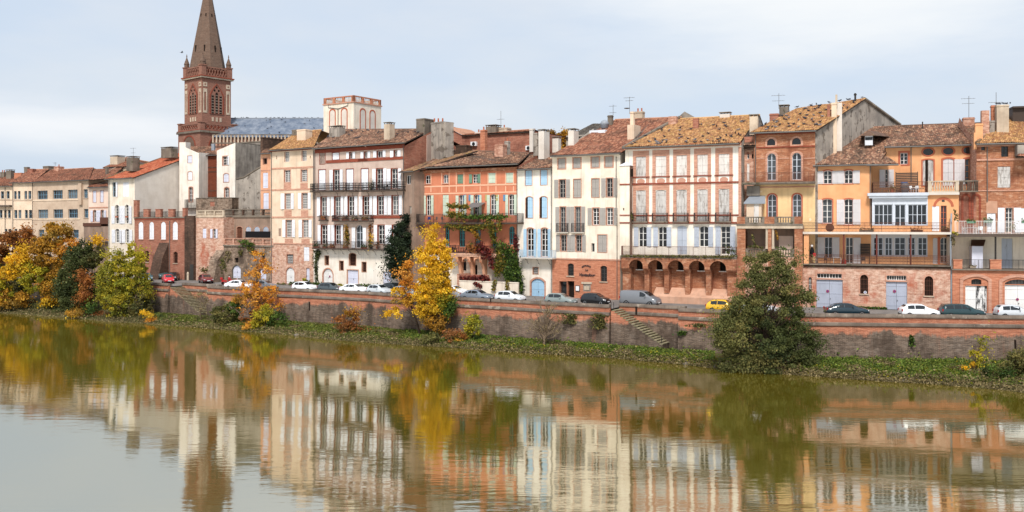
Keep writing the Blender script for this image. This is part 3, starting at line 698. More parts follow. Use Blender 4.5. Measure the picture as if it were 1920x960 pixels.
    def balustrade(s, u0, u1, w0, z, h, mat='stone_cream', piers=2, d=.3, pm=None):
        ob = s.b(MB().box(u0 - .03, u1 + .03, w0 - .04, w0 + d + .04, z + h - .14, z + h), 'balustrade', mat); s.b(MB().box(u0, u1, w0, w0 + d, z, z + .16), 'balustrade_base', mat, ob); seg = (u1 - u0) / piers; pw = .32; bal = MB()
        for i in range(piers + 1):
            c = u0 + seg * i; c = min(max(c, u0 + pw/2), u1 - pw/2)
            s.b(MB().box(c - pw/2, c + pw/2, w0 - .02, w0 + d + .02, z + .16, z + h - .142), 'pier', pm or mat, ob)
        for i in range(piers):
            a, b_ = u0 + seg*i + pw*.8, u0 + seg*(i+1) - pw*.8; n = max(2, int((b_-a)/.26))
            for j in range(n):
                hh = h - .30; bal.lathe((a + (b_-a)*(j+.5)/n, w0 + d/2, z + .16), [(.07, 0), (.05, .06*hh), (.10, .32*hh), (.05, .7*hh), (.045, .85*hh), (.075, hh)], 6)
        s.b(bal, 'balusters', mat, ob)['kind'] = 'stuff'
        return ob
    def world(s, u, w, z): p = s.A + s.d * u + s.m * w; return Vector((p.x, p.y, z + s.zb))
    def rz(s): return math.atan2(s.d.y, s.d.x)
# ============================================================ houses, from left to right
# ---- long beige block with blue windows (far left)
h = House('apartment_block', 'long beige rendered block with blue framed windows behind the autumn trees', 'building', 61, 550.5, 166, 557.5)
h.Z(0, 240, 4)
BL = dict(fm='frame_blue', bars=(4, 2), depth=.3, sill='plaster_block')
h.row([(280, 357), (396, 470), (508, 582), (626, 658)], 470, 533, **BL); h.row([(285, 360), (400, 472), (512, 584), (630, 662)], 612, 675, **BL); h.row([(290, 332), (400, 460), (546, 590)], 762, 822, **BL)
h.wall(245, 664, 404, None, 'plaster_block'); zt = h.last[3]
h.sides(14, zr=zt + 3.6, wr=7, mat='plaster_block')
h.box(246, 600, 534, 545, 'plaster_beige', proud=.10); h.box(246, 600, 677, 688, 'plaster_beige', proud=.10)
h.box(600, 622, 415, 575, 'plaster_block', 'chute', proud=.45)
h.roof([(236, 407, -.5), (668, 400, -.5), (700, 311, 7), (372, 306, 7)], 'tile_red')
h.chimney(322, 362, 285, 312, 6, 'stone_grey'); h.chimney(404, 438, 288, 312, 6, 'brick_pink', pots=1); h.antenna(414, 256, 290, 6)
h.pipe(246, 415)
h2 = House('apartment_block', 'beige rendered wing with narrow paired windows left of the blue windowed block', 'building', 23, 549.8, 61.2, 550.6)
h2.Z(0, 240, 4)
NW = dict(fm='frame_blue', bars=(1, 2), depth=.25, sill='plaster_beige')
h2.row([(105, 125), (133, 153), (183, 203), (212, 235)], 473, 533, **NW); h2.row([(107, 130), (138, 160), (186, 208), (216, 240)], 615, 677, **NW); h2.row([(108, 130), (140, 162), (188, 210), (218, 240)], 757, 812, **NW)
h2.wall(92, 244, 410, None, 'plaster_beige'); h2.sides(12, zr=h2.last[3] + 2.6, wr=6, mat='plaster_beige'); h2.box(93, 243, 538, 545, 'plaster_block', proud=.1); h2.box(93, 243, 680, 687, 'plaster_block', proud=.1)
h2.roof([(70, 411, -.5), (240, 410, -.5), (365, 306, 7), (225, 318, 7)], 'tile_red'); h2.chimney(205, 243, 305, 345, 5, 'brick_red'); h2.chimney(180, 206, 292, 330, 6, 'stone_grey'); h2.pipe(98, 415)
h3 = House('apartment_block', 'low beige wing with two window columns at the left edge of the photo', 'building', -60, 544.5, 23, 546.5)
h3.Z(0, 240, 4)
h3.row([(-60, -30), (5, 30), (48, 72)], 475, 530, **NW); h3.row([(-60, -30), (-5, 18), (30, 50), (58, 80)], 615, 675, **NW); h3.row([(35, 55), (63, 85)], 757, 812, **NW)
h3.wall(-240, 92, 436, None, 'plaster_beige'); h3.sides(11, zr=h3.last[3] + 2.5, wr=5.5, mat='plaster_beige'); h3.box(-238, 91, 536, 543, 'plaster_block', proud=.1); h3.box(-238, 91, 580, 592, 'slab_dark', 'balcony_slab', proud=.8); h3.pipe(40, 442)
h3.roof([(-250, 440, -.5), (90, 438, -.5), (160, 362, 6), (-250, 366, 6)], 'tile_red'); h3.chimney(44, 82, 320, 372, 4, 'stone_grey', cap='vent'); h3.chimney(106, 160, 336, 378, 4, 'brick_orange'); h3.chimney(0, 30, 330, 378, 5, 'stone_grey', pots=2)
# ---- roofs far behind at the left
hb = House('rear_house', 'distant house with orange tiled roof and twin chimney behind the cream house', 'house', 195, 552, 262, 556)
hb.Z(180, 230, 4); hb.wall(60, 400, 335, None, 'plaster_beige'); hb.sides(10, mat='plaster_beige')
hb.roof([(50, 338, -.4), (410, 338, -.4), (385, 295, 5), (225, 262, 5)], 'tile_red', gutter=False); hb.chimney(106, 160, 255, 320, 1, 'stone_cream', cap='vent'); hb.antenna(280, 188, 265, 3, ((.05, 1.6), (.5, 1.2)))
# ---- pinkish house squeezed between block and cream house
h = House('narrow_house', 'small pinkish white house with lilac shutters between beige block and cream house', 'house', 165, 560, 204, 563)
h.Z(0, 240, 4)
h.row([(697, 722), (752, 777)], 470, 558, kind='closed', sm='shutter_lilac', sur='brick_trim', sw=.08)
h.row([(700, 722), (757, 780)], 615, 702, fm='frame_white', arch=.15, sh='LR', sm='shutter_lilac', sur='brick_trim', sw=.08, shw=.75)
h.wall(664, 812, 446, None, 'plaster_pinkwhite'); h.sides(11, zr=h.last[3] + 2.4, wr=6, mat='plaster_grey'); h.box(668, 812, 592, 602, 'brick_trim')
h.roof([(655, 447, -.5), (815, 440, -.5), (800, 402, 6), (700, 410, 6)], 'tile_red'); h.roof([(600, 393, 2), (815, 388, 2), (920, 302, 9), (700, 308, 9)], 'tile_red', back=False, gutter=False)
h.W = -1.6; h.box(752, 812, 670, 720, 'wood_brown', 'balcony_screen', proud=.1, back=1.55); h.box(625, 758, 712, 738, 'wood_brown', 'balcony_slab', proud=.1, back=1.55)
h.wall(628, 818, 738, None, 'plaster_tan'); h.chimney(790, 800, 290, 350, 5, 'stone_grey')
h.roof([(720, 850, -2.4), (822, 852, -2.4), (822, 780, 0), (760, 780, 0)], 'tile_brown', back=False)
# ---- cream house with arched windows and blank gable
h = House('cream_house', 'cream house with white shutters, arched windows and a tall blank pale gable wall', 'house', 202.5, 569, 253, 573)
h.Z(180, 230, 4)
h.win(122, 150, 447, 556, fm='frame_blue', bars=(1, 3), sh='R', sm='shutter_white'); h.win(202, 246, 447, 556, kind='closed', sm='shutter_white')
AW = dict(arch=.4, sh='LR', sm='shutter_white', bars=(2, 6), sur='trim_white', sw=.07)
h.row([(143, 175), (219, 248)], 615, 757, shw=.95, **AW); h.row([(147, 176), (222, 250)], 795, 900, shw=1.0, arch=.25, sh='LR', sm='shutter_white', bars=(2, 5), sur='trim_white', sw=.07)
h.wall(92, 291, 416, None, 'plaster_cream'); zt = h.last[3]
u0, u1 = h.last[:2]; DD = 15.0; zr = zt + .385 * DD
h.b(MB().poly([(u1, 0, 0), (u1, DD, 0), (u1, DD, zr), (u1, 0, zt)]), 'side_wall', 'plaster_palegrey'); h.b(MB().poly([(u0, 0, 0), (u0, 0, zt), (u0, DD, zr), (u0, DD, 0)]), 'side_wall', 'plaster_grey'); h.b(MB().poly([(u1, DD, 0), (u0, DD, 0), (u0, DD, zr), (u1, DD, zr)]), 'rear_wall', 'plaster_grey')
q = [Vector((u0 - .3, -.6, zt - .1)), Vector((u1 + .25, -.6, zt - .1)), Vector((u1 + .25, DD + .3, zr + .15)), Vector((u0 - .3, DD + .3, zr + .15))]
h.roof3(q, 'tile_new', back=False)
h.chimney(228, 274, 262, 345, 2.2, 'stone_grey', cap='vent'); h.chimney(488, 564, 192, 245, 9.0, 'stone_grey', dep=1.6, cap='vent'); h.pipe(100, 425)
ed = MB().tube([tuple(q[0] + Vector((0, 0, .1))), tuple(q[3] + Vector((0, 0, .1)))], .16, 6); h.b(ed, 'verge_tiles', 'tile_moss', h.roofo)
for (a, b_) in ((143, 175), (219, 248)):
    uu = (h.u(a) + h.u(b_)) / 2; zz = h.uz(a, 712)[1]; h.b(MB().box(uu - .4, uu + .4, -.22, -.02, zz, zz + .3), 'flower_box', 'terracotta')
# ---- white backs and brick courtyard wall behind the terraces
h = House('rear_house', 'white rear house with three small windows and iron balcony beside the blank gable', 'house', 337, 566.5, 374, 568)
h.Z(330, 230, 4.8)
h.win(105, 145, 297, 362, kind='closed', sm='shutter_lilac', sur='brick_trim', sw=.05, leaves=1); h.win(108, 147, 440, 516, kind='closed', sm='shutter_white', sur='brick_trim', sw=.1, arch=.15); h.win(118, 150, 580, 712, sur='brick_trim', sw=.16, arch=.2, bars=(2, 4))
h.wall(30, 206, 0, None, 'plaster_dirtywhite', top=[(30, 178), (85, 180), (86, 222), (190, 268), (206, 272)]); h.sides(8, mat='plaster_dirtywhite', ze=h.uz(190, 268)[1])
h.balcony(76, 210, 692, 768, 1.0, rm='iron_dark', th=.12)
b_ = h.uz(86, 222); h.b(MB().box(h.u(30), h.u(86), .02, 1.4, b_[1] - 2, h.uz(50, 176)[1]), 'chimney', 'plaster_palegrey')
h = House('rear_house', 'windowless deep red brick rear wall with small tiled roof below the church tower', 'house', 370, 565.5, 409, 566.5)
h.Z(330, 230, 4.8); h.wall(190, 380, 292, None, 'brick_deep'); h.sides(8, mat='brick_deep')
h.roof([(188, 294, -.5), (365, 296, -.5), (345, 215, 7), (90, 215, 7)], 'tile_brown', back=False); h.chimney(318, 342, 190, 270, 3, 'zinc', cap=None)
for y in (400, 440, 610, 668): h.box(206, 375, y, y + 7, 'brick_dark', proud=.06)
h = House('rear_house', 'white rear house with slanting roofline and stained grey concrete flank under the tower', 'house', 405, 570, 441, 573)
h.Z(330, 230, 4.8)
h.win(420, 466, 303, 382, sur='brick_trim', sw=.14, sh='R', bars=(2, 3), shw=.5); h.win(428, 476, 457, 535, kind='closed', sur='brick_trim', sw=.12, arch=.15, sm='shutter_lilac'); h.win(436, 478, 582, 672, sur='brick_trim', sw=.16, arch=.2, bars=(2, 3))
h.wall(368, 534, 0, None, 'plaster_dirtywhite', top=[(368, 252), (534, 180)]); z_ = h.uz(534, 180)[1]; u1 = h.last[1]
h.b(MB().poly([(u1, 0, 0), (u1, 9, 0), (u1, 9, z_ - .2), (u1, 0, z_)]), 'side_wall', 'concrete_dirty'); h.b(MB().poly([(h.last[0], 0, 0), (h.last[0], 0, h.uz(368, 252)[1]), (h.last[0], 8, h.uz(368, 252)[1]), (h.last[0], 8, 0)]), 'side_wall', 'plaster_dirtywhite')
h.b(MB().poly([(h.last[0], 0, h.uz(368, 252)[1]), (u1, 0, z_), (u1, 9, z_), (h.last[0], 8, h.uz(368, 252)[1])]), 'roof', 'concrete_dirty')
h = House('rear_house', 'stained grey concrete rear house with one small window left of the pink strip', 'house', 452, 566, 490, 568)
h.Z(330, 230, 4.8); h.win(690, 712, 222, 280, fm='frame_blue', bars=(1, 2)); h.wall(590, 770, 180, None, 'concrete_dirty'); h.sides(9, mat='concrete_dirty'); h.b(MB().box(h.last[0] - .1, h.last[1] + .1, -.1, 9, h.last[3], h.last[3] + .25), 'roof_slab', 'stone_grey')
h = House('garden_wall', 'grey rendered wall with sloping mossy top in front of the rear houses', 'wall', 441, 576.5, 490, 579)
h.Z(330, 230, 4.8); h.wall(540, 778, 0, None, 'plaster_grey', top=[(540, 515), (612, 500), (760, 408), (778, 405)])
a, b_, c, d_ = h.uz(540, 512), h.uz(612, 496), h.uz(760, 404), h.uz(778, 402)
h.b(MB().prism([a, b_, c, d_, (d_[0], d_[1] + .22), (c[0], c[1] + .22), (b_[0], b_[1] + .22), (a[0], a[1] + .22)][::1], -.12, .5), 'coping', 'stone_grey'); h.b(MB().poly([(a[0], 0, 0), (a[0], 0, a[1]), (a[0], 7, a[1]), (a[0], 7, 0)]), 'side_wall', 'plaster_grey')
h = House('courtyard_wall', 'dark rubble stone wall below the white rear houses', 'wall', 366, 575.5, 436, 578.5)
h.Z(330, 230, 4.8); h.win(305, 347, 710, 752, kind='blind', gm='brick_red', depth=.1); h.wall(180, 502, 680, None, 'rubble_stone'); h.sides(2.5, mat='rubble_stone'); h.b(MB().box(h.last[0] - .05, h.last[1] + .05, -.1, 2.5, h.last[3], h.last[3] + .12), 'coping', 'stone_grey')
# ---- narrow pink strip
h = House('narrow_house', 'narrow pink rendered strip with lilac shutters left of the beige house', 'house', 486, 585.5, 511, 587.5)
h.Z(330, 230, 4.8); h.win(783, 820, 320, 372, kind='void', gm='void', sur='brick_trim', sw=.1); h.win(782, 828, 450, 590, kind='closed', sm='shutter_lilac'); h.win(786, 834, 632, 778, kind='closed', sm='shutter_lilac')
h.wall(762, 880, 282, None, 'plaster_peach'); h.sides(8, mat='plaster_grey', zr=h.last[3] + 1.5, wr=6); h.box(764, 868, 425, 434, 'brick_trim'); h.box(764, 868, 602, 612, 'brick_trim')
h.roof([(752, 280, -.5), (885, 272, -.5), (885, 235, 5), (800, 240, 5)], 'tile_brown', back=False)
h.chimney(760, 780, 130, 260, 5, 'brick_dark', dep=6)
# ---- red brick house with crenellated terrace
h = House('brick_terrace_house', 'red brick house with white arched shutters under a terrace with brick merlons', 'house', 252, 576, 350, 583)
h.Z(230, 370, 4.8)
h.row([(143, 185), (240, 281), (345, 388), (450, 495)], 220, 378, kind='closed', arch=.45, sm='shutter_white', sill='brick_trim')
for x0, x1, a, b_ in ((200, 237, 480, 582), (307, 326, 482, 582), (457, 495, 490, 592)): h.win(x0, x1, a, b_, kind='bars', gm='void', arch=.2, fm='iron_rust', sill='stone_cream')
h.win(285, 328, 590, 712, kind='door', door='door_lilac', sur='stone_cream', sw=.08)
h.wall(106, 575, 188, None, 'brick_red'); u0, u1, _, zt = h.last; h.sides(10, mat='brick_red', ze=zt)
h.b(MB().box(u0 - .1, u1 + .05, -.14, .6, zt, zt + .22), 'cornice', 'stone_grey'); h.b(MB().box(u0, u1, -.07, .3, zt - .3, zt), 'cornice', 'brick_frieze'); h.b(MB().poly([(u0, .5, zt + .1), (u1, .5, zt + .1), (u1, 10, zt + .1), (u0, 10, zt + .1)]), 'terrace_floor', 'stone_grey')
for x0, x1, yt in ((100, 133, 30), (188, 233, 110), (297, 343, 110), (412, 458, 110), (540, 567, 100)):
    z1 = h.uz(x0, yt)[1]; h.b(MB().box(h.u(x0), h.u(x1), -.05, .5, zt + .22, z1).box(h.u(x0) - .05, h.u(x1) + .05, -.1, .55, z1, z1 + .1), 'merlon', 'brick_red')
h.rail(u0 + .8, u1 - .3, .25, zt + .22, 1.0, 'iron_dark', False)
a, b_ = h.u(330), h.u(415); zz = h.uz(370, 408)[1]
mb = MB(); mb.v = [(a, -2.4, 0), (b_, -2.4, 0), (b_, 0, 0), (a, 0, 0), (a, -1.3, zz*.62), (b_, -1.3, zz*.62), (b_, 0, zz), (a, 0, zz)]; mb.f = [(0, 1, 5, 4), (4, 5, 6, 7), (1, 2, 6, 5), (3, 0, 4, 7)]; h.b(mb, 'buttress', 'brick_dark')
h.pipe(426, 215, r=.07)
# ---- pink brick house, dark stair tower and balustraded terrace
h = House('pink_brick_house', 'patchy pink brick house with pale balustrade, dark brick tower strip and blue shutters', 'house', 350, 583.4, 419, 588)
h.Z(360, 370, 4.8)
h.win(96, 128, 280, 368, kind='closed', sm='shutter_lilac', arch=.1); h.win(187, 214, 282, 368, kind='glass', bars=(1, 3), arch=.2, sh='LR', sm='shutter_lilac', shw=.5, diag=False); h.win(165, 203, 532, 630, kind='void', gm='void', sill='stone_cream')
h.wall(36, 285, 180, None, 'brick_pale'); u0, u1, _, zt = h.last
h.sides(9, mat='brick_pale'); h.b(MB().box(u0, u1, -.12, .5, zt, zt + .18), 'cornice', 'stone_cream'); h.b(MB().poly([(u0, .4, zt + .1), (u1, .4, zt + .1), (u1, 9, zt + .1), (u0, 9, zt + .1)]), 'terrace_floor', 'stone_grey')
h.balustrade(u0 + .1, u1, 0, zt + .18, h.uz(100, 118)[1] - zt - .18, 'stone_cream', 3)
z9 = h.uz(-10, 165)[1]; h.b(MB().box(h.u(-48), u0, -.5, 3, 0, z9), 'stair_tower', 'brick_dark'); h.b(MB().box(h.u(-18, -.5), u0 - .05, -.56, -.5, 0, h.uz(0, 602)[1]), 'door', 'frame_dark')
a, b_ = h.u(222), h.u(292); zz = h.uz(250, 475)[1]; mb = MB(); mb.v = [(a, -2.6, 0), (b_, -2.6, 0), (b_, 0, 0), (a, 0, 0), (a, -1.5, zz*.7), (b_, -1.5, zz*.7), (b_, 0, zz), (a, 0, zz)]; mb.f = [(0, 1, 5, 4), (4, 5, 6, 7), (1, 2, 6, 5), (3, 0, 4, 7)]; h.b(mb, 'buttress', 'rubble_stone')
PINK = h
h = House('terrace_house', 'recessed brown rendered house with small arched blue windows above a stone terrace', 'house', 419, 588.2, 510, 594)
h.Z(360, 370, 4.8)
h.win(383, 418, 545, 588, kind='void', gm='void'); h.win(365, 440, 612, 728, kind='door', arch=.4, door='door_lilac', sur='stone_grey', sw=.12); h.win(610, 668, 640, 740, kind='door', arch=.3, door='door_lilac'); h.win(625, 655, 505, 585, kind='void', gm='void')
h.wall(285, 738, 432, None, 'rubble_stone'); u0, u1, _, zt = h.last
h.b(MB().box(u0, u1, -.2, 2.6, zt - .2, zt + .05), 'terrace_floor', 'stone_grey'); h.balustrade(u0 + .1, u1 - .1, -.1, zt + .05, 1.15, 'brick_pink', 5)
h.W = 2.5
h.win(320, 372, 270, 366, kind='closed', sm='shutter_lilac', arch=.25, sur='brick_trim', sw=.08); h.win(403, 452, 264, 364, kind='door', door='wood_brown', arch=.15, sur='brick_trim', sw=.08)
h.row([(485, 533), (560, 610), (640, 690)], 262, 318, kind='closed', sm='shutter_greyblue', arch=.3, sur='brick_trim', sw=.07)
h.wall(287, 732, 180, 440, 'plaster_tan'); u0, u1, zq, zt = h.last; h.sides(7, mat='plaster_tan', z0=0); h.b(MB().box(u0 - .2, u1, 2.3, 9, zt, zt + .2), 'terrace_floor', 'stone_grey')
h.balustrade(u0, u1, 2.35, zt + .2, 1.25, 'stone_grey', 5, pm='brick_dark')
h.b(MB().box(h.u(480, 0.6), h.u(731, .6), .6, .66, h.uz(600, 362, .6)[1], h.uz(600, 306, .6)[1]), 'privacy_screen', 'black_cloth')
# ---- beige house with brick ground floor
h = House('beige_house', 'beige house with pink brick ground floor and white shutters left of the balconied house', 'house', 508, 594, 588, 600)
h.Z(490, 220, 4.8)
MW = dict(bars=(4, 6), jamb='brick_trim')
h.row([(208, 253), (362, 408)], 308, 400, **MW); h.row([(207, 262), (357, 413)], 475, 582, sur='brick_trim', sw=.12, **MW); h.row([(213, 265), (365, 418)], 685, 825, sh='LR', shw=.68, sur='brick_trim', sw=.08, **MW)
h.win(134, 142, 345, 378, kind='void', gm='void'); h.win(437, 445, 345, 370, kind='void', gm='void')
for y in (448, 643, 892): h.box(88, 478, y, y + 14, 'brick_trim', proud=.06)
for (a, b_) in ((203, 268), (352, 418)):
    h.box(a, b_, 590, 643, 'brick_trim', 'spandrel', proud=.03); h.box(a + 5, b_ + 5, 835, 890, 'brick_trim', 'spandrel', proud=.03); h.box(a, b_, 462, 471, 'brick_trim', 'lintel', proud=.03)
h.Z(490, 370, 4.8); h.row([(222, 275), (372, 425)], 203, 358, sh='LR', shw=.68, sur='brick_trim', sw=.08, **MW)
for (a, b_) in ((212, 285), (362, 435)): h.box(a, b_, 372, 412, 'brick_trim', 'spandrel', proud=.03)
h.win(155, 178, 280, 350, kind='blind', gm='plaster_tan', depth=.1)
zsp = h.uz(300, 418)[1]; h.Z(490, 220, 4.8); h.wall(84, 482, 297, None, 'plaster_beige', z0=zsp); u0, u1, _, zt = h.last; h.Z(490, 370, 4.8)
h.win(228, 288, 513, 597, kind='bars', gm='void', sur='brick_trim', sw=.1); h.win(382, 431, 447, 573, kind='closed', sm='shutter_white'); h.win(222, 299, 630, 778, kind='door', arch=.45, sur='brick_trim', sw=.16, door='door_white'); h.win(402, 434, 638, 768, kind='door', door='door_lilac', leaves=1)
h.wall(0, 0, 0, None, 'brick_pale', u0=u0, u1=u1, z1=zsp); h.box(112, 478, 412, 424, 'brick_trim', proud=.09)
h.last = (u0, u1, 0, zt); h.sides(14, zr=zt + 3.6, wr=9, mat='plaster_grey')
h.Z(490, 220, 4.8); h.roof([(65, 298, -.6), (470, 282, -.6), (540, 118, 9), (330, 128, 9)], 'tile_lichen'); h.box(82, 480, 288, 300, 'brick_frieze', 'cornice', proud=.25)
h.chimney(320, 397, 108, 205, 3.5, 'plaster_beige', cap='slab'); h.chimney(275, 330, 110, 160, 6.5, 'stone_grey'); h.pipe(94, 310)
BEIGE = h
# ---- tall house with white shutters and iron balconies
h = House('balcony_house', 'tall mauve beige house with rows of white shutters and iron balconies', 'house', 588, 600, 757, 614)
SHU = dict(sm='shutter_white', sur='brick_frieze', sw=.10)
h.Z(490, 220, 4.8); h.win(527, 574, 303, 420, bars=(2, 4), sur='brick_frieze', sw=.1); h.win(640, 700, 318, 381, kind='closed', **SHU)
h.Z(620, 220, 4.8)
for x0, x1, a, b_, k in ((170, 197, 315, 373, .55), (300, 331, 310, 368, .55), (417, 467, 302, 360, .6), (570, 600, 298, 358, .62)): h.win(x0, x1, a, b_, bars=(2, 1), sh='LR', shw=k, diag=False, sm='shutter_white', sur='brick_frieze', sw=.06)
h.Z(490, 220, 4.8)
h.win(518, 578, 472, 655, kind='closed', **SHU); h.win(650, 703, 472, 655, sh='LR', shw=.68, bars=(2, 4), **SHU); h.win(765, 828, 466, 655, kind='closed', **SHU)
h.Z(620, 220, 4.8); h.win(275, 338, 462, 652, kind='closed', **SHU); h.win(413, 470, 462, 645, sh='LR', shw=.66, bars=(2, 4), **SHU); h.win(546, 602, 462, 640, sh='LR', shw=.66, bars=(2, 4), **SHU)
h.Z(490, 220, 4.8); h.row([(536, 588), (660, 711), (782, 834)], 718, 888, sh='LR', shw=.66, bars=(2, 4), **SHU)
h.Z(620, 220, 4.8); h.row([(292, 345), (422, 477), (552, 610)], 712, 878, sh='LR', shw=.66, bars=(2, 4), **SHU)
h.Z(490, 370, 4.8); h.row([(540, 594), (664, 713)], 250, 420, sh='LR', shw=.66, bars=(2, 4), **SHU); h.win(848, 914, 248, 455, arch=.5, fm='frame_paleblue', bars=(2, 3), sh='LR', shw=.7, sm='shutter_white')
h.Z(620, 370, 4.8); h.row([(425, 485), (556, 606)], 250, 420, sh='LR', shw=.66, bars=(2, 4), **SHU)
h.Z(490, 370, 4.8); zsp = h.uz(760, 470)[1]; h.Z(620, 220, 4.8); h.wall(0, 0, 0, None, 'plaster_mauve', u0=0, u1=h.L, z0=zsp, z1=h.uz(665, 262)[1]); u0, u1, _, zt = h.last
h.Z(490, 370, 4.8)
for x0, x1, a, b_, ar in ((572, 608, 527, 608, 0), (703, 740, 573, 656, 0), (790, 852, 503, 613, .15), (905, 945, 583, 671, 0)): h.win(x0, x1, a, b_, kind='bars', gm='void', fm='iron_rust', sur='plaster_slope', sw=.08, arch=ar)
h.win(555, 643, 642, 785, kind='door', arch=.45, sur='brick_trim', sw=.18, door='door_white'); h.win(774, 872, 655, 798, kind='door', door='door_lilac', sur='plaster_slope', sw=.14)
h.Z(620, 370, 4.8); h.win(468, 548, 668, 805, kind='door', door='door_lilac')
h.wall(0, 0, 0, None, 'plaster_white', u0=0, u1=h.L, z1=zsp); h.last = (0, h.L, 0, zt)
h.Z(620, 220, 4.8); h.sides(15, zr=h.uz(905, 112, 7.5)[1], wr=7.5, mat='brick_red', left=False)
mb = MB(); zr_ = h.uz(905, 105, 7.5)[1]; mb.prism([(5.2, 9.5), (8.6, 9.5), (8.6, zr_ - .1), (5.4, zt + (zr_ - zt)*.62)], 0, .06)
mb.v = [(u1 + .02 + y, x, z) for x, y, z in mb.v]; h.b(mb, 'plaster_patch', 'plaster_mauve')
h.box(-140, 665, 268, 300, 'brick_frieze', 'frieze', proud=.10); h.Z(490, 220, 4.8); h.box(585, 960, 378, 405, 'brick_frieze', proud=.09); h.Z(620, 220, 4.8); h.box(250, 660, 362, 388, 'brick_frieze', proud=.09); h.box(360, 660, 885, 910, 'brick_frieze', proud=.09)
h.roof([(-165, 282, -.7), (668, 242, -.7), (905, 108, 7.5), (60, 112, 7.5)], 'tile_brown'); BALC_Q = h.rq
h.chimney(480, 530, 60, 215, 1.5, 'stone_cream', dep=1.2, cap='vent'); h.chimney(770, 845, 10, 145, 5.0, 'stone_grey', dep=2.4); h.chimney(-15, 78, 90, 190, 4.0, 'plaster_grey', dep=1.4, cap='vent')
h.pipe(658, 255, 880); h.Z(490, 220, 4.8); h.pipe(472, 300, 1100); h.pipe(484, 300, 1100)
# balconies, from the top
h.balcony(437, 738, 592, 662, .9, br=2, deco=True); h.balcony(752, 845, 590, 660, .9, br=1, deco=True); h.Z(620, 220, 4.8); h.balcony(253, 648, 582, 655, .9, br=3, deco=True)
h.balcony(10, 358, 880, 930, .8, br=0, deco=True); BB3 = h.balcony(-110, -38, 884, 925, .5, br=0)[1]
h.Z(490, 370, 4.8); BB2 = h.balcony(458, 1110, 398, 462, 1.1, mat='slab_dark', br=9, deco=False, th=.2)[1]
BALC = h
def yz(pts, u0, u1):
    """profile in (w, z) extruded along the facade"""
    mb = MB().prism(pts, u0, u1); mb.v = [(y, x, z) for x, y, z in mb.v]; return mb
# ---- orange half-timber look house with vine
h = House('orange_house', 'red orange rendered house with pale grid lines, teal windows and vine covered balconies', 'house', 793, 615, 970, 628)
h.Z(750, 210, 4.8)
WT = dict(bars=(2, 2), arch=.15)
h.row([(226, 275), (386, 436)], 568, 645, sill='brick_trim', **WT); h.win(516, 567, 562, 645, kind='closed', sm='shutter_green'); h.win(652, 698, 560, 640, bars=(2, 3), sh='LR', sm='shutter_green', shw=.5, diag=False); h.win(795, 858, 548, 642, kind='closed', sm='shutter_palegreen')
FW = dict(bars=(2, 4), arch=.2, sm='shutter_palegreen', diag=False)
h.row([(236, 280)], 745, 930, sh='LR', shw=.52, **FW); h.win(384, 438, 745, 930, kind='closed', sm='shutter_palegreen'); h.row([(530, 575), (665, 710), (812, 865)], 745, 930, sh='LR', shw=.5, **FW)
h.Z(860, 220, 4.8); h.win(426, 491, 498, 590, kind='closed', sm='shutter_palegreen'); h.win(448, 498, 690, 880, sh='LR', shw=.45, **FW); 
for x0, x1, m_ in ((403, 430, 'panel_blue'), (242, 268, 'panel_yellow'), (337, 362, 'panel_yellow'), (180, 203, 'panel_blue'), (92, 116, 'panel_blue'), (46, 70, 'panel_blue')):
    h.box(x0, x1, 697, 752, m_, 'shutter_panel', proud=.085, back=-.05)
h.Z(770, 380, 4.8)
TE = dict(fm='frame_teal', bars=(2, 3), arch=.3, ft=.08)
h.row([(312, 350), (436, 490), (580, 632), (735, 772)], 212, 395, **TE); h.Z(880, 400, 4.8); h.win(356, 408, 118, 280, **TE)
h.Z(750, 210, 4.8)
zg = h.uz(500, 738)[1]
h.Z(770, 380, 4.8); zl = h.uz(560, 455)[1]; h.Z(750, 210, 4.8)
h.wall(0, 0, 0, None, 'plaster_red_orange', u0=h.u(212), u1=h.L, z0=zl, z1=h.uz(600, 510)[1]); u0, u1, _, zt = h.last
h.box(212, 1056, 655, 667, 'trim_grid', 'grid_line', proud=.025); h.box(212, 1056, 723, 734, 'trim_grid', 'grid_line', proud=.025)
for x in (279, 376, 443, 507, 576, 722, 793, 864, 951, 1022):
    h.box(x - 4, x + 4, 545, 654, 'trim_grid', 'grid_line', proud=.02); h.box(x - 4, x + 4, 668, 722, 'trim_grid', 'grid_line', proud=.02)
h.box(208, 1056, 512, 540, 'brick_upper', 'cornice', proud=.2)
h.Z(770, 380, 4.8)
h.win(435, 500, 520, 610, kind='void', gm='glass'); h.win(545, 600, 560, 665, kind='void', gm='void'); h.wall(0, 0, 0, None, 'plaster_cream', u0=u0, u1=u1, z1=zl); h.last = (u0, u1, 0, zt)
h.sides(15, mat='brick_red', zr=zt + 3.2, wr=9)
h.Z(750, 210, 4.8); h.roof([(175, 502, -.8), (1060, 486, -.8), (1165, 372, 9), (430, 342, 9)], 'tile_brown')
h.box(178, 212, 520, 1400, 'plaster_tan', 'wall_return', proud=0, back=.5)
h.chimney(502, 598, 298, 380, 6, 'brick_dark'); h.chimney(722, 764, 160, 345, 9, 'brick_orange', pots=1); h.chimney(850, 925, 290, 405, 5, 'brick_pink'); h.chimney(940, 975, 262, 380, 6.5, 'plaster_grey', pots=1)
h.Z(860, 220, 4.8); h.chimney(412, 446, 262, 335, 6.5, 'plaster_grey', cap='slab', pots=1)
h.b(MB().box(h.u(70, 3.5), h.u(140, 3.5), 3.5, 4.6, h.uz(100, 410, 3.5)[1] - .2, h.uz(100, 405, 3.5)[1] + .1), 'skylight', 'zinc_pale', h.roofo)
h.Z(750, 210, 4.8)
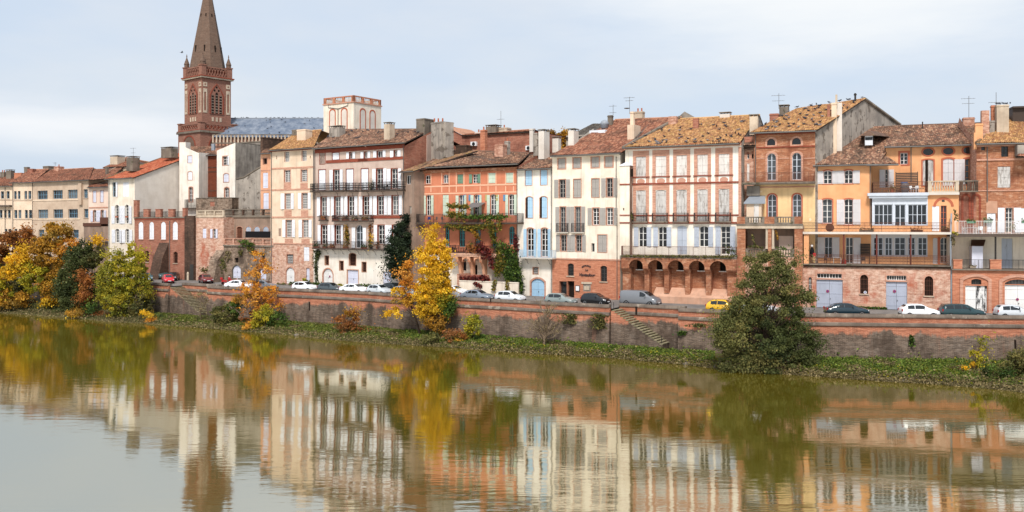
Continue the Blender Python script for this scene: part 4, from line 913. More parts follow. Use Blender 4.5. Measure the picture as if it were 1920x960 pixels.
h.b(MB().box(h.u(582, 6.0), h.u(622, 6.0), 6.0, 7.0, h.uz(600, 395, 6)[1] - .5, h.uz(600, 378, 6.0)[1]), 'skylight', 'zinc', h.roofo)
h.Z(770, 380, 4.8)
ORB = h.balcony(48, 962, 100, 178, 1.7, mat='slab_dark', th=.25, br=0, rm='iron_dark')[1]
LOB = h.balcony(345, 765, 386, 456, 1.6, mat='plaster_slope', th=.5, rm='iron_dark')[1]
u_, _, wf, z_ = LOB
for (x0, x1) in ((428, 462), (533, 570), (640, 670)):   # swan-neck consoles
    a = h.u(x0, -.8); w_ = .42; zt_ = z_ - .5
    pr = [(0, zt_ - 3.0), (-.5, zt_ - 3.0), (-.62, zt_ - 2.4), (-.72, zt_ - 1.8), (-.95, zt_ - 1.2), (-1.3, zt_ - .75), (-1.55, zt_ - .3), (-1.6, zt_), (0, zt_)]
    h.b(yz(pr, a, a + w_), 'console', 'plaster_peach')
for (x0, x1) in ((352, 425), (462, 533), (568, 640)):
    a, b_ = h.u(x0, -1.5), h.u(x1, -1.5); ar = hole_poly(a + .02, b_ - .02, z_ - 2.2, z_ - .7, .35); h.b(MB().prism([(a, z_ - 1.25), (b_, z_ - 1.25), (b_, z_ - .5), (a, z_ - .5)], -1.5, -1.2, [[(q, max(zz, z_ - 1.24)) for q, zz in ar]]), 'arch', 'plaster_peach')
h.b(MB().box(h.u(437, -3), h.u(965, -3), -3.0, -2.7, 0, h.uz(700, 716, -3)[1]).box(h.u(437, -3) - .05, h.u(965, -3), -3.06, -2.64, h.uz(700, 716, -3)[1], h.uz(700, 716, -3)[1] + .12), 'garden_wall', 'plaster_cream')
h.b(MB().box(h.u(420, -3), h.u(438, -3), -3.1, 0, 0, h.uz(430, 640, -3)[1]), 'garden_wall', 'brick_pink'); h.b(MB().box(h.u(420, -2.6), h.u(700, -2.6), -2.6, -2.4, 0, h.uz(500, 645, -2.6)[1]), 'garden_wall', 'brick_red')
h.W = 0; ORANGE = h
# wing at its left
h = House('narrow_house', 'narrow tan rendered wing with one small window between balconied and orange houses', 'house', 757.5, 614.2, 776.5, 617)
h.Z(750, 210, 4.8); h.win(54, 98, 570, 650, bars=(2, 1)); h.win(84, 104, 848, 915, kind='blind', gm='plaster_grey', depth=.15)
h.wall(36, 128, 538, None, 'plaster_tan'); u0, u1, _, zt = h.last; h.sides(4.0, mat='plaster_tan', left=False)
q = [Vector((u0 - .4, -.6, zt)), Vector((u1 + .6, -.6, zt)), Vector((u1 + 3.4, 9.5, zt + 3.4)), Vector((u0 - .3, 9.5, zt + 3.4))]; h.roof3(q, 'tile_moss', back=False)
h.chimney(280, 375, 90, 400, 5.2, 'plaster_grey', dep=2.3, cap='slab', pots=0); h.chimney(376, 408, 92, 380, 5.6, 'plaster_grey', dep=1.6, cap=None)
for x in (310, 345, 384): h.b(MB().lathe((h.u(x, 6), 6, h.uz(x, 88, 6)[1]), [(.12, 0), (.13, .3), (.1, .55)], 8), 'chimney_pot', 'terracotta', h.roofo)
# brick house behind
h = House('rear_house', 'long brick rear wall with air conditioning units and chimneys above the orange house', 'house', 833, 596, 1003, 607)
h.Z(750, 210, 4.8); z_ = h.uz(560, 215)[1]
h.wall(405, 1210, 0, None, 'brick_red', top=[(405, 128), (560, 208), (1210, 188)]); h.sides(9, mat='brick_red', ze=z_)
h.b(MB().poly([(0, -.2, h.uz(405, 122)[1]), (h.u(560), -.2, h.uz(560, 204)[1]), (h.u(560), 8, h.uz(560, 204)[1]), (0, 8, h.uz(405, 122)[1])]), 'roof', 'tile_red')
h.roof([(555, 212, -.35), (1212, 194, -.35), (1215, 172, 5), (560, 186, 5)], 'tile_red', gutter=False)
h.chimney(672, 720, 182, 222, 2, 'plaster_palegrey', pots=1); h.chimney(772, 860, 130, 222, 2, 'stone_grey', dep=1.8, cap='vent'); h.chimney(875, 960, 140, 215, 3, 'stone_cream', cap='slab', pots=1); h.antenna(908, -10, 140, 3.3, ((.5, 1.2),))
h.chimney(440, 458, 125, 150, 3, 'terracotta', cap=None); h.chimney(462, 486, 135, 165, 3, 'brick_orange')
for x0, x1, a, b_ in ((648, 697, 270, 308), (1142, 1188, 306, 345)):
    mb = MB().box(h.u(x0), h.u(x1), -.45, -.02, h.uz(x0, b_)[1], h.uz(x0, a)[1]); ac = h.b(mb, 'air_conditioner', 'plastic_white')
    cu, cz = h.uz((x0*.45 + x1*.55), (a+b_)/2); m2 = MB().lathe((0, 0, 0), [(.3, 0), (.3, .03)], 12); m2.v = [(cu + x, -.46 - z*.5, cz + y) for x, y, z in m2.v]; h.b(m2, 'fan_grille', 'dark_plastic', ac)
h.chimney(1165, 1195, 150, 330, -1.5, 'plaster_palegrey'); 
# ---- white house with blue shutters
h = House('white_house', 'narrow white house with sky blue shutters and blue arched cellar door', 'house', 970, 628, 1035.5, 633)
h.Z(860, 220, 4.8)
h.row([(600, 660), (737, 797)], 478, 612, kind='closed', sm='shutter_blue', sur='brick_trim', sw=.07); h.row([(604, 668), (731, 797)], 714, 906, kind='closed', sm=('void', 'shutter_blue', 'shutter_blue', 'shutter_blue'), leaves=4, arch=.22, sur='brick_trim', sw=.08)  # void leaf is no shutter: dark panel painting the shade of the open gap
h.Z(880, 400, 4.8)
h.row([(518, 580), (645, 707)], 132, 388, arch=.22, bars=(2, 5), sur='brick_trim', sw=.12, sh='LR', sm='shutter_blue', shw=.5)
h.win(572, 620, 487, 546, kind='bars', gm='void', sur='plaster_slope', sw=.08); h.win(557, 676, 588, 775, kind='door', arch=.25, door='door_blue', sur='brick_trim', sw=.22)
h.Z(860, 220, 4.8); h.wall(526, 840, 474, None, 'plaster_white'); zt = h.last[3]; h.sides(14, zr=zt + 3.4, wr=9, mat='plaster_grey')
h.roof([(528, 470, -.5), (836, 466, -.5), (905, 325, 8), (640, 350, 8)], 'tile_brown')
h.chimney(718, 768, 125, 345, 4.5, 'plaster_palegrey', dep=1.6, cap='vent'); h.chimney(672, 712, 140, 315, 5.5, 'plaster_grey', cap='slab'); h.chimney(843, 897, 190, 285, 7, 'plaster_palegrey', cap='vent')
h.pipe(528, 490); h.Z(880, 400, 4.8); WHB = h.balcony(447, 745, 332, 400, 1.2, mat='slab_pale', rm='iron_blue', th=.18, br=3)[1]
q = [Vector((h.L*.2, 9, zt + 2.9)), Vector((h.L + .2, 4.0, zt + 1.0)), Vector((h.L + .2, 4.0, zt + 1.9)), Vector((h.L*.2, 9, zt + 4.2))]; h.b(MB().poly(q), 'parapet_wall', 'plaster_grey', h.roofo)
# ---- restaurant house
h = House('restaurant_house', 'cream house with grey shutters and orange brick ground floor with restaurant lettering', 'house', 1035.5, 633, 1163, 642.2)
h.Z(1020, 190, 4.8)
GS = dict(sm='shutter_grey', sur='brick_trim', sw=.10)
h.row([(128, 192), (264, 330), (428, 495), (550, 618)], 514, 606, kind='closed', sm='shutter_grey', sur='brick_trim', sw=.16)
h.row([(137, 193), (563, 618)], 704, 866, sh='LR', shw=.62, bars=(2, 4), fm='shutter_grey', **GS); h.row([(267, 333), (430, 497)], 702, 866, kind='closed', **GS)
h.Z(1020, 380, 4.8)
h.row([(145, 195), (280, 330)], 38, 268, sh='LR', shw=.58, bars=(2, 5), fm='shutter_grey', **GS); h.row([(438, 495), (563, 620)], 48, 200, sh='LR', shw=.6, bars=(2, 4), fm='frame_white', **GS)
h.row([(150, 203), (287, 337)], 290, 436, sh='LR', shw=.58, bars=(2, 4), fm='shutter_grey', **GS); h.win(426, 455, 365, 443, kind='glass', bars=(1, 1), fm='shutter_grey'); h.win(485, 565, 290, 446, kind='closed', **GS)
zsp = h.uz(390, 510)[1]; h.Z(1020, 190, 4.8); h.wall(0, 0, 0, None, 'plaster_cream', u0=0, u1=h.L, z0=zsp, z1=h.uz(370, 494)[1]); zt = h.last[3]; h.Z(1020, 380, 4.8)
h.row([(212, 268)], 547, 658, kind='bars', arch=.2, fm='frame_dark', sill='stone_cream'); h.win(508, 567, 567, 710, kind='glass', arch=.2, fm='frame_dark', bars=(2, 4), sill='stone_cream')
h.win(138, 205, 708, 900, kind='void', gm='glass', floor=.05, depth=.5); h.win(209, 272, 706, 900, kind='void', gm='void', floor=.05, depth=.5); h.win(352, 420, 732, 800, kind='blind', gm='plaster_grey', depth=.08)
h.wall(0, 0, 0, None, 'brick_orange', u0=0, u1=h.L, z1=zsp); h.box(90, 700, 504, 516, 'brick_trim', proud=.07); h.box(338, 432, 714, 732, 'stone_cream', 'lintel', proud=.06)
h.last = (0, h.L, 0, zt); h.sides(16, zr=zt + 5.2, wr=13, mat='plaster_cream')
mbd = MB().box(h.u(285), h.u(323), -.10, -.03, h.uz(300, 798)[1], h.uz(300, 745)[1]); mo = h.b(mbd, 'menu_board', 'frame_dark'); h.b(MB().box(h.u(289), h.u(319), -.115, -.10, h.uz(300, 792)[1], h.uz(300, 751)[1]), 'menu_sheet', 'plastic_white', mo)
h.b(MB().box(h.u(362), h.u(408), -.03, .05, h.uz(380, 788)[1], h.uz(380, 752)[1]), 'plaque', 'stone_cream')
for x0, x1 in ((108, 213), (242, 355)): h.balcony(x0, x1, 186, 265, .45, mat='slab_pale', th=.14, rm='iron_dark')
h.pipe(660, 110); h.Z(1020, 190, 4.8)
h.roof([(55, 492, -.6), (690, 482, -.6), (1240, 122, 13), (640, 190, 11)], 'tile_red'); h.box(66, 682, 486, 498, 'plaster_cream', 'cornice', proud=.3)
h.pipe(652, 500, 1020); h.pipe(68, 600)
h.chimney(217, 268, 262, 402, 2.4, 'plaster_palegrey', dep=1.5, cap='vent'); h.chimney(750, 812, 210, 350, 4.2, 'plaster_beige', dep=2.2, cap=None); h.chimney(775, 805, 92, 230, 4.8, 'plaster_beige', cap='slab'); h.chimney(572, 610, 125, 215, 9, 'stone_grey', cap='slab'); h.chimney(818, 885, 90, 140, 12, 'stone_cream', pots=2, cap='slab')
h.antenna(622, 30, 190, 9.5, ((.08, 1.0), (.45, .9))); h.antenna(770, -40, 95, 5.2, ((.05, 1.4), (.25, 1.0)), dish=True)
u_, z_ = h.uz(540, 268, 8); h.b(MB().box(h.u(420, 7.0), h.u(560, 7.0), 6.6, 10.0, z_ - 1.2, z_ + .05), 'flat_dormer', 'zinc_pale', h.roofo)
u_, z_ = h.uz(540, 245, 8); h.b(MB().lathe((u_, 8.2, z_), [(.55, 0), (.55, .55), (.62, .6), (.6, .85), (.45, 1.1), (.15, 1.25)], 14), 'roof_ventilator', 'zinc', h.roofo, True)
h.Z(1020, 380, 4.8)
# lettering
def text_mesh(st, size, shear=0, bold=0.0, ext=.02):
    cu = bpy.data.curves.new('letters', 'FONT'); cu.body = st; cu.size = size; cu.shear = shear; cu.offset = bold; cu.extrude = ext; cu.align_x = 'CENTER'
    o = bpy.data.objects.new('letters', cu); COL.objects.link(o); dg = bpy.context.evaluated_depsgraph_get(); me = bpy.data.meshes.new_from_object(o.evaluated_get(dg)); bpy.data.objects.remove(o); me.materials.clear(); me.materials.append(MATS['sign_dark']); return me
def put_text(h, me, x, y, rot=0.0):
    u_, z_ = h.uz(x, y); o = link('lettering', me, h.root, (u_, -.06, z_)); o.rotation_euler = (R(90), 0, 0) if not rot else (Matrix.Rotation(rot, 3, 'Y') @ Matrix.Rotation(R(90), 3, 'X')).to_euler(); return o
put_text(h, text_mesh('Ventadour', .56, .35, .012), 385, 662, -.0); put_text(h, text_mesh('Le', .42, .35, .010), 383, 614)
for i, ch in enumerate('RESTAURANT'):
    a = R(40 - 80 * i / 9); put_text(h, text_mesh(ch, .27, 0, .008), 382 - 50*math.sin(a), 622 - 50*math.cos(a)*1.0, -a)
REST = h
# dark roof behind
h = House('rear_house', 'rear house with grey slate coloured roof slope beside the roof ventilator', 'house', 1060, 611, 1130, 615)
h.Z(1020, 190, 4.8); h.wall(200, 560, 300, None, 'plaster_grey'); h.sides(9, mat='plaster_grey'); h.roof([(190, 330, -.3), (560, 318, -.3), (560, 200, 7), (440, 204, 7)], 'tile_slate', gutter=False, back=False)
# ---- white house with brick bays and arcade
h = House('arcaded_house', 'large white house with brick window bays, worn grey shutters and arcaded brick base', 'house', 1170, 643.5, 1390, 656.5)
h.Z(1160, 190, 4)
cols = [(130, 205), (277, 357), (433, 512), (590, 668), (750, 830)]
SM = ['shutter_worn', 'shutter_pale', 'shutter_pale', 'shutter_pale', 'shutter_pale']
zt1, zb1 = h.uz(167, 415)[1], h.uz(167, 564)[1]; zt2, zb2 = h.uz(167, 668)[1], h.uz(167, 902)[1]
for i, (a, b_) in enumerate(cols):
    h.winu(h.u(a), h.u(b_), zb1, zt1, kind='closed', sm=SM[i], jamb='brick_trim'); h.winu(h.u(a), h.u(b_), zb2, zt2, kind='closed', sm='shutter_worn', arch=.12, jamb='brick_trim')
h.Z(1160, 370, 4)
h.row([(150, 210), (297, 360)], 218, 370, arch=.15, bars=(2, 3), sh='LR', sm='shutter_greyblue', shw=.62); h.win(440, 512, 214, 428, kind='closed', sm='shutter_greyblue', arch=.12); h.row([(605, 672)], 215, 370, arch=.15, bars=(2, 3), sh='LR', sm='shutter_greyblue', shw=.62); h.win(767, 836, 218, 428, bars=(2, 5), sh='LR', sm='shutter_greyblue', shw=.66)
zf = h.uz(430, 440)[1]; h.Z(1160, 190, 4)
h.wall(0, 0, 0, None, 'plaster_white', u0=h.u(50), u1=h.L, z0=zf - .3, z1=h.uz(470, 330)[1]); u0, u1, _, zt = h.last
for i, (a, b_) in enumerate(cols):
    ua, ub = h.u(a), h.u(b_); pw = .42
    for q in (ua - pw, ub): h.b(MB().box(q + .004, q + pw - .004, -.045, .02, zb2 - .1, zt - .5), 'brick_strip', 'brick_trim')
    h.b(MB().box(ua, ub, -.044, .02, zt1, zt - .5), 'lintel', 'brick_trim'); h.b(MB().box(ua, ub, -.044, .02, zt2, zt2 + .85), 'lintel', 'brick_trim')
    h.b(MB().box(ua - .5, ub + .5, -.16, .02, zb1 - .14, zb1 - .02), 'sill', 'brick_frieze')
    pn = h.b(MB().box(ua, ub, -.03, .02, zb1 - 1.12, zb1 - .16), 'panel', 'trim_white')
    el = MB(); cu, cz = (ua+ub)/2, zb1 - .64; el.prism([(cu + (ub-ua)*.40*math.cos(2*math.pi*k/20), cz + .34*math.sin(2*math.pi*k/20)) for k in range(20)], -.05, -.03); h.b(el, 'oval', 'panel_oval', pn)
    zf2 = zb2 + .02; wf = -.6; sb = h.b(MB().box(ua - .38, ub + .3, wf, .02, zf2 - .16, zf2), 'balcony_slab', 'stone_grey'); h.rail(ua - .3, ub + .22, wf + .06, zf2, 1.05, 'iron_dark', True, .12, 0, sb)
h.box(40, 900, 608, 620, 'brick_frieze', proud=.12); h.box(40, 900, 850, 860, 'brick_frieze', proud=.08); h.box(40, 900, 905, 918, 'brick_frieze', proud=.12)
h.b(MB().box(u0, u1, -.22, .1, zt - .30, zt + .05), 'cornice', 'brick_trim'); dn = MB()
for k in range(int((u1-u0)/.34)): dn.box(u0 + k*.34, u0 + k*.34 + .18, -.34, -.22, zt - .22, zt - .02)
h.b(dn, 'dentils', 'brick_trim')['kind'] = 'stuff'
h.b(MB().box(u0, u1, -.40, .1, zt + .05, zt + .16), 'cornice', 'brick_frieze')
h.b(MB().box(u0, u0 + .45, -.05, .02, zf, zt - .5), 'corner_strip', 'plaster_cream'); h.b(MB().box(u1 - .35, u1, -.05, .02, zf, zt - .5), 'corner_strip', 'brick_trim')
h.last = (u0, u1, 0, zt); h.sides(20, zr=h.uz(560, 125, 12)[1], wr=12, mat='plaster_grey')
h.roof([(30, 348, -.7), (905, 318, -.7), (1060, 116, 12), (455, 122, 12)], 'tile_lichen')
ARC_Q = h.rq
h.b(MB().tube([tuple(h.roofo.data.vertices[0].co), (h.u(455, 12), 12, h.uz(455, 118, 12)[1])], .2, 6), 'verge_tiles', 'stone_grey', h.roofo)
h.chimney(556, 596, 128, 185, 6.5, 'brick_red', cap=None); h.chimney(757, 832, 95, 122, 11.5, 'plaster_palegrey', cap='vent'); h.chimney(372, 432, 112, 155, 9, 'brick_pink', cap=None)
u_, z_ = h.uz(490, 80, 14); h.b(MB().prism([(u_ - 3, z_ - 2.6), (u_ + 5.2, z_ - 3), (u_ + .2, z_)], 13.5, 14), 'gable_top', 'concrete_dirty', h.roofo)
# projecting closet tower at the left corner
h.W = -1.2; h.win(82, 104, 505, 565, kind='void', gm='void'); h.Z(1160, 370, 4); h.win(32, 42, 80, 98, kind='void', gm='void'); h.Z(1160, 190, 4)
h.wall(8, 82, 482, None, 'plaster_cream', z0=zf); a, b_, _, zq = h.last; h.b(MB().poly([(b_, -1.2, zf), (b_, 0, zf), (b_, 0, zq), (b_, -1.2, zq)]), 'side_wall', 'plaster_tan'); h.b(MB().poly([(a, -1.2, zf), (a, -1.2, zq), (a, 0, zq), (a, 0, zf)]), 'side_wall', 'plaster_cream')  # right flank in a darker plaster tone: its shade put into the colour
mb = MB(); mb.v = [(a - .15, -1.35, zq), (b_ + .15, -1.35, zq), (b_ + .15, .0, zq), (a - .15, .0, zq), ((a+b_)/2, -.3, zq + .55)]; mb.f = [(0, 1, 4), (1, 2, 4), (2, 3, 4), (3, 0, 4), (3, 2, 1, 0)]; h.b(mb, 'zinc_cap', 'zinc_pale'); h.holes = []
h.box(8, 82, 618, 628, 'brick_frieze', proud=.08); h.box(8, 82, 850, 858, 'brick_frieze', proud=.08); h.box(8, 82, 906, 916, 'brick_frieze', proud=.08); h.W = 0
# long balcony on brick arches
h.Z(1160, 370, 4); sl_, (ba, bb, wf, z_) = h.balcony(18, 885, 370, 438, 1.9, mat='stone_grey', rm='iron_rust', th=.35)
ZS = h.uz(430, 545, -1.9)[1]; zc = z_ - .35; arches = [(78, 182), (217, 331), (366, 488), (525, 645), (682, 806)]
pl = [(ba, ZS + .1)]
for x0, x1 in arches:
    hp = hole_poly(h.u(x0, -1.9), h.u(x1, -1.9), ZS + .1, zc - .22, .42, 12); pl += [hp[0]] + hp[2:][::-1] + [hp[1]]
pl += [(bb, ZS + .1), (bb, zc), (ba, zc)]
h.b(MB().prism(pl, -1.9, -1.4), 'arch_front', 'brick_upper')
edges = [ba] + [x for x0, x1 in arches for x in (h.u(x0, -1.9), h.u(x1, -1.9))] + [bb]
for k in range(0, len(edges), 2):
    a, b_ = edges[k], edges[k+1]; c = (a+b_)/2; hw = max(.3, (b_-a)*.5)
    z0_ = [0, 0, 1.35, 1.25, 1.2, 0][k//2]
    pr = [(0, z0_), (-1.25, z0_), (-1.25, ZS - .7), (-1.4, ZS - .4), (-1.75, ZS - .1), (-1.88, ZS + .1), (0, ZS + .1)]
    h.b(yz(pr, c - hw, c + hw), 'pier', 'brick_upper')
for x0, x1 in arches:
    cx_ = x1 - 18; h.winu(h.u(cx_ - 28), h.u(cx_ + 14), ZS - .1, ZS + 1.0, kind='void', gm='void', sill='trim_white')
h.wall(0, 0, 0, None, 'brick_upper', u0=u0, u1=u1, z1=zf - .25)
h.b(yz([(0, 2.0), (-1.7, .95), (-1.7, 0), (0, 0)], h.u(265, -1), u1), 'plinth', 'plaster_slope'); h.b(MB().box(h.u(55), h.u(78), -.12, 0, 0, ZS + .4), 'blocked_door', 'plaster_pinkwhite')
ARC = h
# ---- tall brick and yellow house with arched windows
h = House('arched_window_house', 'brick and yellow house with round arched windows, long balcony and loggia', 'house', 1414, 655, 1528.5, 660.5)
h.Z(1360, 170, 4.8)
AR = dict(fm='frame_paleblue', bars=(2, 4), sur='brick_trim', sw=.22, arch=.5)
h.row([(375, 449), (600, 680)], 432, 492, kind='void', gm='glass', arch=.5, sur='brick_trim', sw=.22)
h.row([(378, 456), (602, 683)], 564, 805, **AR)
h.Z(1360, 340, 4.8); h.row([(382, 460), (606, 685)], 116, 330, fm='frame_paleblue', bars=(2, 4), sur='trim_red', sw=.16, arch=.5)
h.Z(1360, 170, 4.8); zs = h.uz(540, 840)[1]
h.wall(0, 0, 0, None, 'brick_upper', u0=0, u1=h.L, z0=zs, z1=h.uz(540, 374)[1]); zt = h.last[3]
h.wall(0, 0, 0, None, 'plaster_yellow', u0=0, u1=h.L, z1=zs); h.last = (0, h.L, 0, zt)
for y, m_ in ((500, 'brick_frieze'), (604, 'brick_trim'), (380, 'brick_frieze'), (860, 'brick_trim')): h.box(280, 806, y, y + 12, m_, proud=.1 if y != 604 else .04) if y != 604 else [h.box(a, b_, y, y + 8, m_, proud=.04) for a, b_ in ((280, 355), (480, 575), (705, 806))]
g0, g1, g2 = (h.L, 0.0), (12.8, 12.0), (17.5, 22.0)            # the party wall behind stands askew to the street
zg1 = h.uz(255 + 1360*0, 0)[1]; h.Z(0, 0, 1)
def z_at(uw, py): p_ = h.world(uw[0], uw[1], 0); return Zat(py, p_.y) - h.zb
zk, zf_ = z_at(g1, 186), z_at(g2, 235)
h.b(MB().poly([(*g0, 0), (*g2, 0), (*g2, zf_), (*g1, zk), (*g0, zt)]), 'gable_wall', 'plaster_grey')
ul = h.uz(1493, 0, 9)[0]
h.roof3([Vector((-.5, -.7, zt)), Vector((h.L + .15, -.7, zt)), Vector((g1[0] + .25, g1[1], zk + .1)), Vector((ul, 9.0, zt + (zk - zt)*9.7/12.7))], 'tile_lichen', back=False); LOG_Q = h.rq; h.b(MB().poly([(ul, 9.0, zt + 3), (*g1, zk), (*g2, zf_), (ul, 20, zt)]), 'rear_slope', 'tile_lichen', h.roofo)
h.b(MB().tube([(g1[0], g1[1], zk + .05), (g2[0], g2[1], zf_ + .05)], .26, 6), 'verge_coping', 'stone_grey', h.roofo)
h.Z(1500, 170, 4.8)
h.chimney(283, 330, 108, 560, 4.2, 'plaster_beige', dep=1.6, cap='slab'); h.chimney(332, 378, 108, 540, 5.0, 'plaster_palegrey', dep=1.0, cap=None); h.chimney(318, 336, 35, 110, 4.6, 'stone_cream', cap=None); h.chimney(488, 506, 22, 95, 10.5, 'iron_dark', cap='slab'); h.chimney(245, 272, 128, 230, 4.5, 'brick_red', cap=None)
h.Z(1360, 170, 4.8); h.chimney(218, 292, 232, 360, .8, 'stone_cream', dep=1.2, cap='vent'); h.chimney(398, 478, 205, 285, 5, 'brick_red', dep=1.2); h.chimney(485, 568, 145, 235, 7.5, 'stone_grey', dep=1.4, cap='vent'); h.antenna(482, 25, 145, 7.4, ((.15, 1.6), (.55, 1.4)))
BRB = h.balcony(142, 803, 735, 822, 1.3, mat='stone_grey', rm='iron_rust', th=.25)[1]; h.pipe(272, 385, 820)
# recessed link bay at the left
h.W = .6; h.win(196, 216, 552, 614, fm='frame_white', bars=(1, 2)); h.win(238, 253, 552, 612, kind='void', gm='void'); h.win(195, 217, 655, 815, kind='closed', sm='shutter_pale', leaves=1)
h.wall(140, 278, 500, None, 'brick_pink'); a, b_, _, zz = h.last; h.roof3([Vector((a - .5, -.2, zz)), Vector((b_, -.2, zz)), Vector((b_, 3.5, zz + 1.9)), Vector((a + 1.6, 3.5, zz + 1.9))], 'tile_brown', back=False, gutter=False); h.b(MB().box(a - .3, b_ + .1, .1, .6, zz - .5, zz), 'cornice', 'brick_dark'); h.b(MB().box(a, b_, .62, 8, zz - 1, zz + 1.2), 'wall', 'brick_red')
h.W = 0
# loggia in front
h.Z(1360, 340, 4.8); w_ = -3.2; z1, z2, z3, z4, z5 = [h.uz(400, y, w_)[1] for y in (318, 382, 398, 425, 608)]
U = lambda x: h.u(x, w_)
for x0, x1 in ((105, 180), (384, 414), (622, 694)): h.b(MB().box(U(x0), U(x1), w_, w_ + .7, 0, z3), 'pier', 'brick_upper')
for x in (372, 428): h.b(MB().lathe((U(x), w_ + .2, z5), [(.22, 0), (.2, .2), (.17, .3), (.15, (z4-z5)*.9), (.22, z4-z5)], 10), 'column', 'stone_cream')
h.b(MB().box(U(103), U(696), w_ - .08, -.05, z4, z3), 'beam', 'stone_cream'); h.b(MB().box(U(100), U(698), w_ - .14, w_ + .6, z3, z2), 'cornice', 'stone_grey')
for x0, x1 in ((105, 178), (352, 442), (622, 694)): h.b(MB().box(U(x0), U(x1), w_ - .03, w_ + .4, z2, z1), 'pier', 'brick_upper')
for x0, x1 in ((178, 352), (442, 622)): h.balustrade(U(x0), U(x1), w_, z2, z1 - z2, 'stone_grey', 1)
for x0, x1 in ((182, 358), (442, 620)): h.balustrade(U(x0), U(x1), w_ + .1, z5 - 1.0, 1.0, 'stone_grey', 1)
h.b(MB().box(U(104), U(695), w_ + .03, -.06, 0, z5 - 1.0), 'base', 'brick_pink'); h.b(MB().box(U(180), U(620), -1.2, -.9, z5 - .9, z4), 'rear_panel', 'plaster_tan'); h.b(MB().box(U(470), U(600), -1.35, -1.2, z5 - .9, z4 - .9), 'door', 'plaster_pinkwhite')
h.b(MB().box(U(112), U(118), w_ + .7, -.05, z5 - 1, z4).box(U(684), U(690), w_ + .7, -.05, z5 - 1, z4), 'side_wall', 'brick_pink')
a, b_ = h.u(190, -1.6), h.u(325, -1.6); h.b(MB().box(a, b_, -1.6, -.03, z1 - 1.0, h.uz(250, 195, -1.6)[1]), 'lean_to', 'plaster_beige'); h.b(MB().box(h.u(258, -1.6), h.u(302, -1.6), -1.66, -1.6, z2, h.uz(250, 198, -1.6)[1]), 'door', 'shutter_pale')
zA = h.uz(250, 192, -1.6)[1]; mb = MB(); mb.v = [(a - .3, -1.9, zA), (b_ + .5, -1.9, zA), (b_ + .3, -.02, zA + .9), (a + .2, -.02, zA + .9), (a - .3, -1.9, zA - .15), (b_ + .5, -1.9, zA - .15)]; mb.f = [(0, 1, 2, 3), (4, 5, 1, 0), (3, 2, 5, 4)]; h.b(mb, 'lean_to_roof', 'zinc')
h.b(MB().box(h.u(193, -.3), h.u(310, -.3), -.35, -.02, zA + .9, h.uz(250, 40, -.3)[1]), 'panel', 'concrete_dirty')
LOG = h
# ---- orange house with double gallery
h = House('gallery_house', 'orange house with two iron railed galleries, blue veranda and brick garages', 'house', 1503, 663, 1785, 676)
h.Z(1500, 400, 4.8)
h.win(78, 105, 575, 710, kind='bars', gm='void', arch=.4, sur='brick_trim', sw=.14); h.win(148, 384, 592, 860, kind='door', door='door_greyblue', floor=.12); h.win(154, 376, 543, 585, kind='glass', fm='frame_white', bars=(8, 1), sur='brick_trim', sw=.2)
h.win(542, 612, 552, 724, kind='bars', gm='void', arch=.5, sur='brick_trim', sw=.16, sill='stone_cream', fm='iron_rust')
h.Z(1640, 400, 4.8); h.win(102, 292, 616, 860, kind='door', door='door_greyblue', floor=.12); h.win(108, 286, 560, 604, kind='glass', fm='frame_white', bars=(8, 1), sur='brick_trim', sw=.2); h.win(449, 526, 565, 742, kind='bars', gm='void', arch=.5, sur='brick_trim', sw=.16, sill='stone_cream', fm='iron_rust')
h.Z(1500, 400, 4.8); z1 = h.uz(600, 470)[1]; h.wall(0, 0, 0, None, 'brick_pale', u0=0, u1=h.L, z1=z1); h.holes = []
h.b(MB().box(h.u(392), h.u(770), -.08, .02, 0, .75), 'plinth', 'plaster_slope'); h.Z(1640, 400, 4.8); h.b(MB().box(h.u(300), h.u(680), -.08, .02, 0, .7), 'plinth', 'plaster_slope'); h.Z(1500, 400, 4.8)
h.b(MB().box(-.1, h.L - .1, -.35, 3.0, z1, z1 + .14), 'gallery_floor', 'stone_grey'); h.b(MB().box(-.1, h.L - .1, -.16, .02, z1 - .25, z1), 'cornice', 'brick_dark')
z2b, z2t = h.uz(600, 188, -.3)[1], h.uz(600, 168, -.3)[1]
h.b(MB().box(-.2, h.L - .1, -.35, 2.98, z2b, z2t), 'gallery_floor', 'slab_pale')
h.rail(.9, h.L - .3, -.25, z1 + .14, 1.1, 'iron_rust', False, .15, deco=True); h.rail(-.1, h.L - .3, -.25, z2t, 1.1, 'iron_rust', False, .15, deco=True)
for x in (388, 400, 686, 692): pass
for x, m_ in ((394, 'post_red'), (690, 'post_red')): h.b(MB().tube([(h.u(x), -.1, z1), (h.u(x), -.1, z2b)], .09, 8), 'post', m_)
h.Z(1640, 400, 4.8); h.b(MB().tube([(h.u(323), -.1, z1), (h.u(323), -.1, z2b)], .09, 8), 'post', 'post_red'); h.Z(1500, 400, 4.8)
h.b(MB().box(h.u(35), h.u(80), -.15, 2.9, z1 + .14, z2b), 'pier', 'plaster_orange')
h.W = 2.4; UW = dict(sur='trim_red', sw=.14)
h.win(222, 290, 215, 400, bars=(2, 2), fm='frame_paleblue', sh='LR', sm='shutter_palegrey', shw=.8); h.win(412, 478, 218, 450, bars=(2, 3), sh='R', sm='shutter_palegrey', shw=.85)
h.Z(1500, 170, 4.8); h.row([(212, 288), (400, 475)], 718, 838, arch=.15, bars=(2, 3), sh='LR', sm='shutter_palegrey', shw=.78, **UW)
h.Z(1360, 160, 2.0875); h.win(380, 418, 445, 540, arch=.12, bars=(2, 4), sh='L', sm='shutter_palegrey', shw=.85, **UW); h.win(466, 499, 445, 545, arch=.12, bars=(2, 4), sh='LR', sm='shutter_palegrey', shw=.85, **UW)
